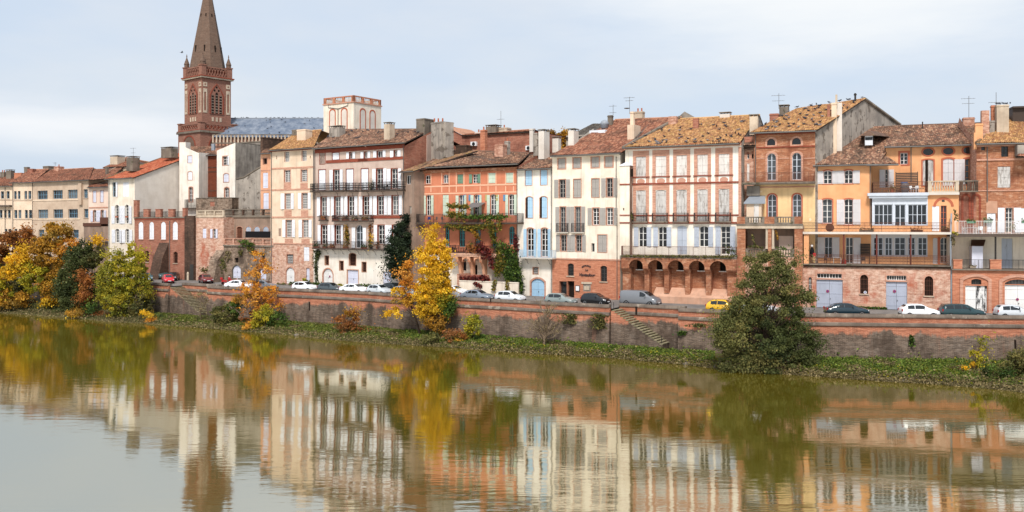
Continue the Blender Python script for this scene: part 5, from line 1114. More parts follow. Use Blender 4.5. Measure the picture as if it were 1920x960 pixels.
h.Z(1500, 170, 4.8); zt = h.uz(370, 672)[1]
h.wall(0, 0, 0, None, 'plaster_orange', u0=h.u(127), u1=h.u(640), z0=z1, z1=zt); ua, ub = h.last[:2]
h.b(MB().poly([(ua, 2.4, z1), (ua, 2.4, zt), (ua, 12, zt + 2), (ua, 12, z1)]), 'side_wall', 'plaster_orange'); h.b(MB().box(-.12, ua, 2.3, 2.8, z1, h.uz(0, 830, 2.4)[1]), 'side_parapet', 'plaster_peach')
h.roof([(118, 674, 1.8), (700, 668, 1.8), (960, 318, 16.5), (640, 322, 16.5)], 'tile_brown', back=False); R1 = h.roofo
h.roof([(600, 668, 1.8), (888, 654, 1.8), (780, 590, 5.2), (660, 600, 5.2)], 'tile_brown', back=False)
h.pipe(632, 672, 1200); 
# dormer
u_, z_ = h.uz(585, 470, 7.2); u2, zt_ = h.uz(655, 400, 7.2)
dm = h.b(MB().box(u_, u2, 7.2, 9.5, z_ - .3, zt_), 'dormer', 'zinc_pale', R1); mb = MB(); c = (u_+u2)/2
mb.v = [(u_ - .55, 6.8, zt_ - .1), (u2 + .35, 6.8, zt_ - .1), (c, 6.8, zt_ + .55), (u_ - .3, 13, zt_ + .2), (u2 + 2.6, 13, zt_ + .2), (c + 1.2, 13, zt_ + 1.0)]; mb.f = [(0, 1, 2), (0, 2, 5, 3), (2, 1, 4, 5)]; h.b(mb, 'dormer_roof', 'tile_brown', R1)
for q in (.28, .72): cc = u_ + (u2-u_)*q; h.b(MB().box(cc - .22, cc + .22, 7.16, 7.2, z_ + .35, zt_ - .25), 'dormer_window', 'glass', R1)
# wall behind the terrace, with the tall roof
h.W = 6.0; h.Z(1620, 220, 4.3636)
h.win(297, 358, 290, 384, bars=(2, 3), sur='trim_red', sw=.24); h.win(480, 568, 346, 560, kind='closed', sm=('shutter_worn', 'void', 'shutter_worn', 'shutter_worn'), leaves=4, arch=.12, sur='trim_red', sw=.16); h.win(646, 733, 338, 560, kind='closed', sm='shutter_palegrey', arch=.15, sur='trim_red', sw=.2); h.win(826, 897, 337, 548, bars=(2, 4), fm='frame_ochre', arch=.12, sur='trim_red', sw=.2, sh='L', sm='shutter_palegrey', shw=1.15)  # void leaf: dark sheet coloured as the shade between half-open shutters
for x, y in ((525, 282), (690, 276), (856, 270)):
    cu, cz = h.uz(x, y); rr = [(cu + .58*math.cos(2*math.pi*k/20), cz + .42*math.sin(2*math.pi*k/20)) for k in range(20)]; h.holes.append((rr, .3, None)); h.b(MB().prism([(cu + (a-cu)*1.35, cz + (c-cz)*1.4) for a, c in rr], 5.965, 6.02, [rr]), 'oculus_surround', 'trim_red'); h.b(MB().prism(rr, 6.3, 6.33), 'oculus_glass', 'glass')
h.wall(180, 902, 222, None, 'plaster_orange', z0=z2t); u0, u1, _, zt3 = h.last; h.sides(14, mat='plaster_orange', left=True, right=True, ze=zt3, z0=z2t)
h.W = 5.0; h.win(172, 198, 425, 575, bars=(1, 4), arch=.2, sh='LR', sm='shutter_palegrey', shw=.62); h.wall(60, 300, 388, None, 'plaster_orange', z0=z2t)
h.roof([(165, 242, 5.3), (905, 212, 5.3), (960, 42, 14), (250, 80, 14)], 'tile_brown'); h.chimney(812, 905, 0, 55, 13, 'brick_pink', dep=1.2); h.antenna(858, -175, 0, 13.4, ((.12, 1.5), (.35, 1.3))); h.chimney(476, 484, 35, 60, 12, 'iron_dark', cap=None)
h.W = 6.0; h.pipe(385, 240, 520)
# veranda on the upper gallery
h.W = 2.0; z_s = h.uz(280, 884)[1]; zv = h.uz(280, 660)[1]; zr_ = h.uz(280, 618)[1]
VF = dict(fm='frame_paleblue', depth=.1, ft=.09)
for x0, x1, n in ((82, 236, 4), (250, 342, 2), (357, 516, 4)): h.win(x0, x1, 712, 882 if n == 4 else 935, bars=(n, 2), **VF)
h.win(628, 676, 722, 935, bars=(2, 4), fm='trim_red', depth=.2); h.win(558, 616, 725, 932, kind='closed', sm='shutter_white', leaves=1)
h.wall(66, 522, 660, None, 'frame_paleblue', z0=z_s, name='veranda_frame'); h.wall(66, 522, 660, None, 'plaster_orange', z0=z2t, z1=z_s - .005, name='veranda_base')
h.wall(522, 775, 612, None, 'plaster_orange', z0=z2t); a, b_ = h.last[:2]
h.b(MB().poly([(b_, 2, z2t), (b_, 6, z2t), (b_, 6, zr_), (b_, 2, zr_)]), 'side_wall', 'plaster_orange')
ac = (h.u(566) + h.u(735))/2; ar = (h.u(735) - h.u(566))/2; zb_ = h.uz(650, 730)[1]; ap = [(ac + ar*math.cos(math.pi*k/14), zb_ + ar*math.sin(math.pi*k/14)) for k in range(15)]; ai = [(ac + (ar-.28)*math.cos(math.pi*k/14), zb_ + (ar-.28)*math.sin(math.pi*k/14)) for k in range(15)]
h.b(MB().prism(ap + ai[::-1], 1.96, 2.02), 'arch_band', 'trim_red'); h.b(MB().box(h.u(637), h.u(660), 1.97, 2.05, h.uz(650, 692)[1], h.uz(650, 668)[1]), 'vent_grille', 'frame_dark')
uA, uB = h.u(40, 1.7), h.u(520, 1.7); h.b(MB().box(uA, uB, 1.6, 5.98, zv, zr_ - .35).box(uA - .15, uB + .1, 1.45, 5.98, zr_ - .35, zr_), 'veranda_roof', 'frame_paleblue'); h.b(MB().box(uB + .1, h.u(780, 1.7), 1.6, 5.98, zr_ - .3, zr_), 'terrace_floor', 'slab_pale')
h.rail(h.u(75, 1.7), h.u(520, 1.7), 1.8, zr_, 1.3, 'iron_rust', True, .16, 5.0, deco=True); h.balustrade(h.u(524, 1.7), h.u(775, 1.7), 1.65, zr_, 1.35, 'stone_cream', 1); h.balustrade(h.u(782, 1.7), h.u(935, 1.7), 1.75, zr_, 1.35, 'stone_grey', 2, pm='brick_dark')
fz = zr_; fs = h.b(MB().box(h.u(258, 3.5), h.u(264, 3.5), 3.48, 3.6, fz, h.uz(300, 447, 3.5)[1]).box(h.u(436, 3.5), h.u(442, 3.5), 3.48, 3.6, fz, h.uz(300, 447, 3.5)[1]), 'screen_frame', 'wood_dark')
zz = fz + .1
while zz < h.uz(300, 452, 3.5)[1]: h.b(MB().box(h.u(258, 3.5), h.u(442, 3.5), 3.45, 3.48, zz, zz + .15), 'slat', 'wood_dark', fs); zz += .2
# lower gallery glazing
h.Z(1640, 400, 4.8); h.W = 2.4
for x0, x1 in ((-10, 75), (92, 160), (178, 278), (300, 365), (388, 473)): h.win(x0, x1, 216, 382, bars=(2, 3), fm='frame_paleblue', depth=.12, ft=.09)
h.win(590, 660, 214, 450, arch=.5, bars=(2, 4)); h.win(524, 566, 220, 455, kind='closed', sm='shutter_palegrey', arch=.2, leaves=1)
h.wall(0, 0, 0, None, 'shutter_palegrey', u0=ub, u1=h.u(476), z0=h.uz(200, 388)[1], z1=z2b, name='glazing_frame'); h.wall(0, 0, 0, None, 'plaster_orange', u0=ub, u1=h.u(476) , z0=z1, z1=h.uz(200, 388)[1] - .005); h.wall(0, 0, 0, None, 'plaster_orange', u0=h.u(476), u1=h.L, z0=z1, z1=z2b); h.box(568, 588, 214, 458, 'trim_red', 'post', proud=.1); h.holes = []
h.b(MB().poly([(h.L - .02, 0, z1), (h.L - .02, 2.4, z1), (h.L - .02, 2.4, z2b), (h.L - .02, 0, z2b)]), 'side_wall', 'plaster_orange'); h.W = 0; h.pipe(690, 470, r=.08, mat='zinc'); h.b(MB().tube([(h.L - .15, -.2, z1), (h.L - .15, -.2, z2t), (h.L + .1, 1.5, zr_ - 2.5)], .09, 6), 'downpipe', 'zinc')
GAL = h; GZ = (z1 + .14, z2t, zr_)
# ---- brick house at the right edge
h = House('brick_corner_house', 'brick house with white garage doors in arches and recessed cream balcony, right edge', 'house', 1785.5, 676.6, 1990, 684)
h.Z(1760, 390, 4.3636)
h.win(218, 396, 636, 850, kind='door', door=('door_white', 'door_flaking'), floor=.12, depth=.3); h.win(267, 350, 580, 627, kind='glass', gm='glass', fm='frame_dark', arch=.15, bars=(4, 1), depth=.3); h.win(541, 760, 630, 860, kind='door', door='door_white', floor=.12, depth=.3); h.win(543, 755, 584, 625, kind='glass', arch=.16, fm='frame_dark', bars=(8, 1), depth=.3)
z1 = h.uz(300, 510)[1]; h.wall(0, 0, 0, None, 'brick_orange', u0=0, u1=h.L, z1=z1); h.holes = []
for x0, x1 in ((172, 432), (492, 800)):
    uc = (h.u(x0) + h.u(x1))/2; hw = (h.u(x1) - h.u(x0))/2; zsr = h.uz(x0, 610)[1]; o_ = hole_poly(uc - hw, uc + hw, 0, z1 - .38, .18, 12); i_ = hole_poly(uc - hw + .35, uc + hw - .35, 0, z1 - .72, .18, 12)
    h.b(MB().prism(o_[1:] + [o_[0]] + [i_[0]] + i_[1:][::-1], -.12, .0), 'arch_band', 'brick_trim')
h.b(MB().box(-.1, h.L, -.3, 3.0, z1, z1 + .16), 'gallery_floor', 'stone_grey')
for x0, x1 in ((118, 190), (418, 510), (780, 850)): h.b(MB().box(h.u(x0), h.u(x1), -.25, .25, z1 + .16, h.uz(x0, 428)[1]).box(h.u(x0) - .05, h.u(x1) + .05, -.3, .3, h.uz(x0, 428)[1], h.uz(x0, 428)[1] + .1), 'pier', 'brick_orange')
for x0, x1 in ((192, 416), (512, 778)): h.rail(h.u(x0), h.u(x1), 0, z1 + .16, 1.05, 'iron_dark', False, .14)
z2b, z2t = h.uz(300, 236, -.2)[1], h.uz(300, 212, -.2)[1]; h.b(MB().box(-.1, h.L, -.3, 2.98, z2b, z2t), 'gallery_floor', 'slab_dark'); h.rail(h.u(132), h.L, -.15, z2t, 1.45, 'iron_white', False, .16)
h.b(MB().tube([(h.u(465), 0, z1), (h.u(465), 0, z2b)], .1, 8), 'post', 'iron_dark')
h.W = 2.8; h.win(515, 604, 250, 500, kind='closed', sm='shutter_greyblue'); h.wall(100, 900, 230, None, 'plaster_cream', z0=z1, name='wall'); h.b(MB().poly([(h.u(118, 0) - .2, 0, z1), (h.u(118, 0) - .2, 2.8, z1), (h.u(118, 0) - .2, 2.8, z2b), (h.u(118, 0) - .2, 0, z2b)][::-1]), 'side_wall', 'plaster_cream')
cb = h.b(MB().box(h.u(272, 1.4), h.u(362, 1.4), 1.4, 2.78, z1 + .16, h.uz(300, 312, 1.4)[1]), 'closet', 'shutter_lilac'); mb = MB(); zA = h.uz(300, 310, 1.4)[1]; mb.v = [(h.u(262, 1.3), 1.2, zA), (h.u(368, 1.3), 1.2, zA), (h.u(410, 1.3), 2.78, zA + .7), (h.u(290, 1.3), 2.78, zA + .7)]; mb.f = [(0, 1, 2, 3)]; h.b(mb, 'closet_roof', 'wood_brown', cb)
# upper storeys
h.Z(1760, 390, 4.3636); h.win(396, 466, 4, 200, kind='closed', sm='shutter_white'); h.win(548, 605, -2, 200, bars=(2, 5), sh='LR', sm='shutter_white', shw=.72, sur='brick_trim', sw=.1); h.win(668, 740, 0, 200, kind='closed', sm='shutter_white')
h.Z(1760, 180, 4.3636); h.win(512, 570, 400, 497, bars=(2, 3), fm='frame_dark'); h.win(482, 587, 577, 750, kind='closed', sm='shutter_worn'); h.win(348, 380, 402, 445, kind='glass', bars=(1, 1), fm='frame_dark')
h.wall(0, 0, 0, None, 'brick_upper', u0=h.u(308), u1=h.L + 1, z0=z2t, z1=h.uz(480, 396)[1]); u0, u1, _, zt = h.last; h.sides(15, zr=zt + 4.2, wr=12, mat='brick_pink'); h.box(310, 700, 512, 528, 'brick_trim', proud=.12); h.box(310, 700, 768, 778, 'brick_trim', proud=.08); h.box(390, 480, 860, 960, 'plaster_slope', 'plaster_patch', proud=.03)
for x in (190, 270, 340): pass
h.wall(0, 0, 0, None, 'brick_red', u0=h.u(160), u1=u0, z0=z2t, z1=h.uz(250, 770)[1]); h.holes = []
for x0, x1 in ((185, 262), (268, 345)):
    uc = (h.u(x0) + h.u(x1))/2; hw = (h.u(x1) - h.u(x0))/2; o_ = hole_poly(uc - hw, uc + hw, z2t, h.uz(x0, 800)[1], .5, 10); i_ = hole_poly(uc - hw + .22, uc + hw - .22, z2t, h.uz(x0, 800)[1] - .22, .5, 10); h.b(MB().prism(o_[1:] + [o_[0], i_[0]] + i_[1:][::-1], 2.74, 2.8), 'arch_band', 'brick_frieze')
h.roof([(305, 392, 2.2), (760, 380, 2.2), (760, 150, 12), (520, 200, 12)], 'tile_lichen'); h.b(MB().box(u0, u1, 2.5, 2.8, zt - .25, zt), 'cornice', 'brick_trim'); h.b(MB().tube([(h.u(312, 2.4), 2.4, h.uz(312, 380, 2.4)[1]), (h.u(470, 9), 9, h.uz(470, 270, 9)[1])], .22, 6), 'verge_tiles', 'tile_moss', h.roofo)
CORNER_CH = (h.u(480, 6), 6.2, h.uz(520, 70, 6)[1]); h.chimney(475, 575, 70, 290, 6.0, 'stone_cream', dep=2.4); h.chimney(432, 470, 75, 230, 7.0, 'brick_orange', cap='slab'); h.chimney(352, 415, 118, 300, 5.5, 'brick_pink', cap=None); h.chimney(300, 362, 225, 330, 3.5, 'plaster_orange', cap='slab'); h.chimney(418, 458, 200, 290, 6, 'plaster_grey'); h.chimney(290, 312, 300, 400, 2.6, 'plaster_orange', cap=None); h.antenna(470, -30, 80, 7.5, ((.75, 1.4),))
h.b(MB().box(h.u(605, 10), h.u(800, 10), 10, 13, h.uz(650, 215, 10)[1] - 1, h.uz(650, 100, 10)[1]).box(h.u(600, 10), h.u(800, 10), 9.6, 13.2, h.uz(650, 100, 10)[1], h.uz(650, 86, 10)[1]), 'attic', 'wood_dark', h.roofo)
h.pipe(396, 400, 860); u_, z_ = h.uz(640, 430, 2); h.b(MB().box(h.u(645, 1.6), h.L, 1.6, 2.79, h.uz(660, 490, 1.6)[1], h.uz(660, 400, 1.6)[1]), 'wall', 'plaster_grey'); h.roof([(630, 498, 1.0), (800, 490, 1.0), (800, 420, 3), (690, 430, 3)], 'tile_red', back=False, gutter=False)
CORNER = h
# ---- octagon-cornered belvedere turret
def square_tower(name, label, cat, px_c, Yc, rot, zb):
    x, y = P(px_c, Yc); return tag(empty(name, (x, y, zb), rot), label, cat)
def zpx(py, Y): return Zat(py, Y)
Yt = 163.0; sd = 7.4; tw = square_tower('belvedere_tower', 'cream square belvedere tower with arched windows and orange balustrade above the roofs', 'tower', 661, Yt + 4, R(-33), 0)
zb_, zp, zt = zpx(255, Yt), zpx(193.5, Yt), zpx(180, Yt); hf = sd/2
tb = MB().box(-hf, hf, -hf, hf, zb_ - 12, zp).build('wall', 'plaster_cream', tw); MB().box(-hf - .15, hf + .15, -hf - .15, hf + .15, zp, zp + .2).build('cornice', 'brick_trim', tw); MB().box(-hf, hf, -hf, -hf + .3, zt - .18, zt).box(-hf, hf, hf - .3, hf, zt - .18, zt).box(-hf, -hf + .3, -hf, hf, zt - .18, zt).box(hf - .3, hf, -hf, hf, zt - .18, zt).build('top_rail', 'brick_orange', tw)
for f_ in range(4):
    rm = Matrix.Rotation(f_*math.pi/2, 4, 'Z'); bl = MB()
    for k in range(4):
        c = -hf + (sd - .5)*k/3 + .25; m2 = MB().box(c - .25, c + .25, -hf, -hf + .3, zp + .2, zt - .18); m2.v = [tuple(rm @ Vector(v_)) for v_ in m2.v]; m2.build('pier', 'brick_orange', tw)
        if k < 3:
            for j in range(5): bl.lathe((c + .4 + j*.36, -hf + .15, zp + .2), [(.06, 0), (.1, .3*(zt-zp-.38)), (.05, .8*(zt-zp-.38)), (.07, zt-zp-.38)], 6)
    bl.v = [tuple(rm @ Vector(v_)) for v_ in bl.v]; o = bl.build('balusters', 'stone_cream', tw); o['kind'] = 'stuff'
    for c in (-1.45, 1.45) if f_ % 2 == 0 else (-1.3, 1.3):
        ww = .62; hp = hole_poly(c - ww, c + ww, zb_ + .9, zp - 1.0, .5); su = [(c + (a-c)*1.3, zb_ + .9 + (z - zb_ - .9)*1.06) for a, z in hp]
        m2 = MB().prism(su, -hf - .06, -hf + .02, [hp]); m2.v = [tuple(rm @ Vector(v_)) for v_ in m2.v]; m2.build('surround', 'trim_red', tw); m2 = MB().prism(hp, -hf - .02, -hf + .01); m2.v = [tuple(rm @ Vector(v_)) for v_ in m2.v]; fo = m2.build('window', 'frame_white' if f_ == 3 else 'plaster_palegrey', tw)
        if f_ == 3:
            m2 = MB().box(c - .22, c + .22, -hf - .03, -hf, zb_ + 1.3, zp - 1.8); m2.v = [tuple(rm @ Vector(v_)) for v_ in m2.v]; m2.build('glass', 'void', fo)
pm = MB().tube([(-2.4, -hf - .1, zp), (-2.4, -hf - .1, zp - .5), (0, -hf - .1, zp - .9), (2.4, -hf - .1, zp - .45), (2.4, -hf - .1, zp)], .06, 5).tube([(0, -hf - .1, zp - .9), (0, -hf - .1, zb_ - 2)], .06, 5); pm.build('downpipe', 'gutter_grey', tw)
# ---- church
Yc = 232.0; ch = square_tower('church_tower', 'tall brick church tower with octagonal spire, belfry windows and corner pinnacles', 'tower', 389.5, Yc, R(-40), 0)
k = Yc/FPX; s1 = 60*k*1.0; s0 = s1*1.27; zz = lambda y: zpx(y, Yc - 4)
def cb(mb, name, mat, parent=ch, ang=0, smooth=False):
    if ang: rm = Matrix.Rotation(ang, 4, 'Z'); mb.v = [tuple(rm @ Vector(v_)) for v_ in mb.v]
    return mb.build(name, mat, parent, smooth)
a = s0/2; cb(MB().box(-a, a, -a, a, 5, zz(247)), 'lower_stage', 'brick_tower'); b_ = a + .35; cb(MB().box(-b_, b_, -b_, b_, zz(250), zz(246)), 'cornice', 'stone_grey'); cb(MB().box(-b_ + .1, b_ - .1, -b_ + .1, b_ - .1, zz(246), zz(244.5)), 'cornice', 'brick_frieze')
c = s1/2; cb(MB().box(-c, c, -c, c, zz(246), zz(148)), 'belfry', 'brick_tower'); d_ = c + .5; cb(MB().box(-d_, d_, -d_, d_, zz(147), zz(144.5)), 'cornice', 'stone_cream'); cb(MB().box(-d_ - .15, d_ + .15, -d_ - .15, d_ + .15, zz(144.5), zz(142.5)), 'cornice', 'brick_frieze')
for f_ in range(4):
    an = f_*math.pi/2
    # open parapets
    for (e_, y0_, y1_, hz) in ((a - .1, 244.5, 231.5, 0), (c + .1, 142.5, 124, 1)):
        z0_, z1_ = zz(y0_), zz(y1_); w2 = e_*2 - 2.2; mb = MB().box(-w2/2, w2/2, -e_, -e_ + .3, z0_, z0_ + .25).box(-w2/2, w2/2, -e_, -e_ + .3, z1_ - .4, z1_ - .15); n = 8
        for q in range(n):
            x0_ = -w2/2 + w2*q/n; x1_ = x0_ + w2/n
            for (p_, r_) in ((x0_, x1_), (x1_, x0_)): mb.prism([(p_, z0_ + .25), (p_ + .16*(1 if r_ > p_ else -1), z0_ + .25), (r_, z1_ - .4), (r_ - .16*(1 if r_ > p_ else -1), z1_ - .4)][::(1 if r_ > p_ else -1)], -e_ + .05, -e_ + .25)
        cb(mb, 'parapet', 'brick_tower', ang=an)
        cb(MB().box(-w2/2, w2/2, -e_ + .8, -e_ + .9, z0_, z1_ - .5), 'parapet_back', 'brick_frieze', ang=an)
        pw = 1.15; cb(MB().box(-e_ - .15, -e_ + pw, -e_ - .15, -e_ + pw, z0_, z1_ + (0 if not hz else .0)).box(-e_ - .3, -e_ + pw + .15, -e_ - .3, -e_ + pw + .15, z1_, z1_ + .25), 'corner_pier', 'brick_tower', ang=an)
        if hz:
            m_ = -e_ + pw/2 - .07; zt_ = z1_ + .25; top = zz(103); mb = MB(); o_ = 8
            for r_, z_ in ((.62, zt_), (.62, zt_ + .6), (.72, zt_ + .75), (.08, top), (.16, top + .15), (.04, top + .8)):
                for j in range(8): mb.v.append((m_ + r_*math.cos(math.pi*(j+.5)/4), m_ + r_*math.sin(math.pi*(j+.5)/4), z_))
            for i in range(5):
                for j in range(8): mb.f.append((i*8+j, i*8+(j+1) % 8, (i+1)*8+(j+1) % 8, (i+1)*8+j))
            cb(mb, 'pinnacle', 'brick_spire', ang=an)
    # belfry opening: pointed, three lancets and tracery
    z0_, z1_, zp_ = zz(213), zz(178), zz(157); ow = 1.75
    out_ = [(-ow, z0_), (ow, z0_), (ow, z1_), (ow*.55, z1_ + (zp_ - z1_)*.55), (0, zp_), (-ow*.55, z1_ + (zp_ - z1_)*.55), (-ow, z1_)]
    cb(MB().prism([(x*1.14, z0_ - .3 + (z - z0_ + .3)*1.03) for x, z in out_], -c - .16, -c + .02, [out_]), 'hood_mould', 'stone_cream' if 0 else 'brick_frieze', ang=an)
    lan = [hole_poly(x - .36, x + .36, z0_ + .1, z1_ + (.75 if x == 0 else .1), .8) for x in (-1.12, 0, 1.12)]; ro = [[(x + .30*math.cos(2*math.pi*q/8), z + .30*math.sin(2*math.pi*q/8)) for q in range(8)] for x, z in ((-.58, z1_ + 1.25), (.58, z1_ + 1.25), (0, z1_ + 2.05))]
    cb(MB().prism(out_, -c - .06, -c + .03, lan + ro), 'tracery', 'brick_tower', ang=an)
    cb(MB().prism(out_, -c - .02, -c + .005), 'dark_interior', 'void', ang=an); lv = MB()
    for x in (-1.12, 0, 1.12):
        for q in range(7): zl = z0_ + .4 + q*.7; lv.box(x - .34, x + .34, -c - .05, -c - .02, zl, zl + .26)
    cb(lv, 'louvres', 'stone_grey', ang=an)['kind'] = 'stuff'
    for sx_ in (-1, 1):
        x = sx_*(c - .85); cb(MB().prism(hole_poly(x - .55, x + .55, zz(212), zz(167), .0), -c - .09, -c + .02, [hole_poly(x - .3, x + .3, zz(208), zz(173), .5)]), 'pilaster_panel', 'stone_cream', ang=an); cb(MB().box(x - .55, x + .55, -c - .09, -c + .02, zz(163), zz(155)), 'stone_panel', 'stone_cream', ang=an)
        m_ = (zz(163) + zz(155))/2; cb(MB().prism([(x - .3, m_), (x, m_ - .3), (x + .3, m_), (x, m_ + .3)], -c - .13, -c - .09), 'lozenge', 'brick_tower', ang=an)
    for x in (-1.1, 0, 1.1): cb(MB().box(x - .28, x + .28, -c - .07, -c + .02, zz(227), zz(219)), 'stone_panel', 'stone_cream', ang=an)
    ap = hole_poly(-2.7, 2.7, zz(275), zz(256), .42, 10); cb(MB().prism([(x*1.12, zz(275) + (z - zz(275))*1.12) for x, z in ap], -a - .12, -a + .02, [ap]), 'arch_moulding', 'brick_frieze', ang=an); cb(MB().prism(ap, -a - .04, -a + .01), 'blind_arch', 'brick_spire', ang=an)
r0 = 30*k*1.07; mb = MB(); zs0, zs1 = zz(126), zz(-54)
for f_ in (0, .12, .3, .5, .7, .85, 1):
    for j in range(8): r_ = r0*(1-f_) + .12; mb.v.append((r_*math.cos(math.pi*(j+.5)/4), r_*math.sin(math.pi*(j+.5)/4), zs0 + (zs1-zs0)*f_))
for i in range(6):
    for j in range(8): mb.f.append((i*8+j, i*8+(j+1) % 8, (i+1)*8+(j+1) % 8, (i+1)*8+j))
sp = cb(mb, 'spire', 'brick_spire')
for j in range(8):
    for f_, hh in ((.17, 1.7), (.55, .8), (.80, .45)):
        r_ = (r0*(1-f_) + .12)*math.cos(math.pi/8) + .03; z_ = zs0 + (zs1-zs0)*f_; m2 = MB().box(-.13, .13, -r_, -r_ + .3, z_, z_ + hh); cb(m2, 'spire_slit', 'void', sp, ang=j*math.pi/4)
h = House('church_nave', 'long church nave with grey slate roof and arcaded stone parapet behind the houses', 'church', 420, 538, 640, 538)
h.Z(0, 0, 1); h.wall(400, 650, 262, None, 'brick_pink', z1=h.uz(520, 258)[1]); u0, u1, _, zt = h.last; h.sides(18, zr=h.uz(520, 222, 9)[1], wr=9, mat='brick_pink')
zr_ = h.uz(520, 222, 9)[1]; NAVE_Q = [(u0, -.4, zt), (u1, -.4, zt), (u1, 9, zr_), (u0, 9, zr_)]; h.b(MB().poly([(u0, -.4, zt), (u1, -.4, zt), (u1, 9, zr_), (u0, 9, zr_)]).poly([(u1, 18.4, zt), (u0, 18.4, zt), (u0, 9, zr_), (u1, 9, zr_)]), 'roof', 'slate'); h.b(MB().tube([(u0, 9, zr_), (u1, 9, zr_)], .2, 6), 'ridge', 'zinc')
h.b(MB().box(u0, u1, -.9, -.6, zt + .5, zt + .75).box(u0, u1, -.9, -.6, zt - 1.6, zt - 1.3), 'parapet', 'stone_grey')
ar = MB(); n = int((u1-u0)/.9)
for i in range(n): ar.box(u0 + i*.9, u0 + i*.9 + .35, -.88, -.62, zt - 1.3, zt + .5)
h.b(ar, 'parapet_arcade', 'stone_cream')['kind'] = 'stuff'
NAVE = h
# ============================================================ vehicles
PAINT = {}
def car_paint(col):
    k = 'paint_%d_%d_%d' % col
    if k not in MATS: gloss(k, S0(*col), .3, .7)
    return k
gloss('car_glass', S0(30, 34, 36), .06, .5); plain('headlight', S0(206, 208, 210), .15, .6); plain('taillight', S0(150, 20, 18), .25)
# outline of each kind: (x along the length, 0 rear..1 front, height), belt height, cabin x range, length, width
KINDS = {
 'hatch': dict(L=4.0, W=1.74, belt=.93, o=[(0, .62), (.015, .95), (.06, 1.16), (.14, 1.40), (.26, 1.47), (.45, 1.49), (.56, 1.44), (.74, 1.04), (.86, .95), (.96, .80), (1, .58)], ws=(.56, .74), rs=(.06, .14), sw=[(.15, .33), (.345, .60)]),
 'mini': dict(L=3.6, W=1.64, belt=.93, o=[(0, .62), (.015, .98), (.05, 1.2), (.12, 1.42), (.28, 1.48), (.46, 1.50), (.58, 1.44), (.77, 1.04), (.88, .93), (.97, .78), (1, .58)], ws=(.58, .77), rs=(.05, .12), sw=[(.14, .34), (.355, .63)]),
 'saloon': dict(L=4.6, W=1.82, belt=.95, o=[(0, .66), (.01, .92), (.10, 1.02), (.24, 1.36), (.36, 1.44), (.50, 1.44), (.58, 1.38), (.74, 1.02), (.88, .92), (.97, .78), (1, .58)], ws=(.58, .74), rs=(.12, .24), sw=[(.22, .40), (.415, .62)]),
 'wagon': dict(L=4.5, W=1.76, belt=.98, o=[(0, .66), (.01, 1.02), (.04, 1.28), (.08, 1.48), (.25, 1.54), (.45, 1.54), (.58, 1.48), (.75, 1.06), (.88, .95), (.97, .80), (1, .58)], ws=(.58, .75), rs=(.04, .08), sw=[(.08, .26), (.275, .44), (.455, .64)]),
 'suv': dict(L=4.4, W=1.84, belt=1.06, o=[(0, .7), (.01, 1.08), (.05, 1.32), (.11, 1.58), (.26, 1.66), (.46, 1.66), (.57, 1.58), (.73, 1.18), (.87, 1.06), (.97, .9), (1, .64)], ws=(.57, .73), rs=(.05, .11), sw=[(.12, .33), (.345, .60)]),
 'van': dict(L=5.0, W=1.92, belt=1.14, o=[(0, .5), (.006, 1.3), (.02, 1.82), (.10, 1.9), (.40, 1.92), (.58, 1.90), (.65, 1.80), (.82, 1.28), (.93, 1.08), (.985, .88), (1, .6)], ws=(.655, .82), rs=(.006, .02), sw=[(.56, .72)])}
CARM = {}
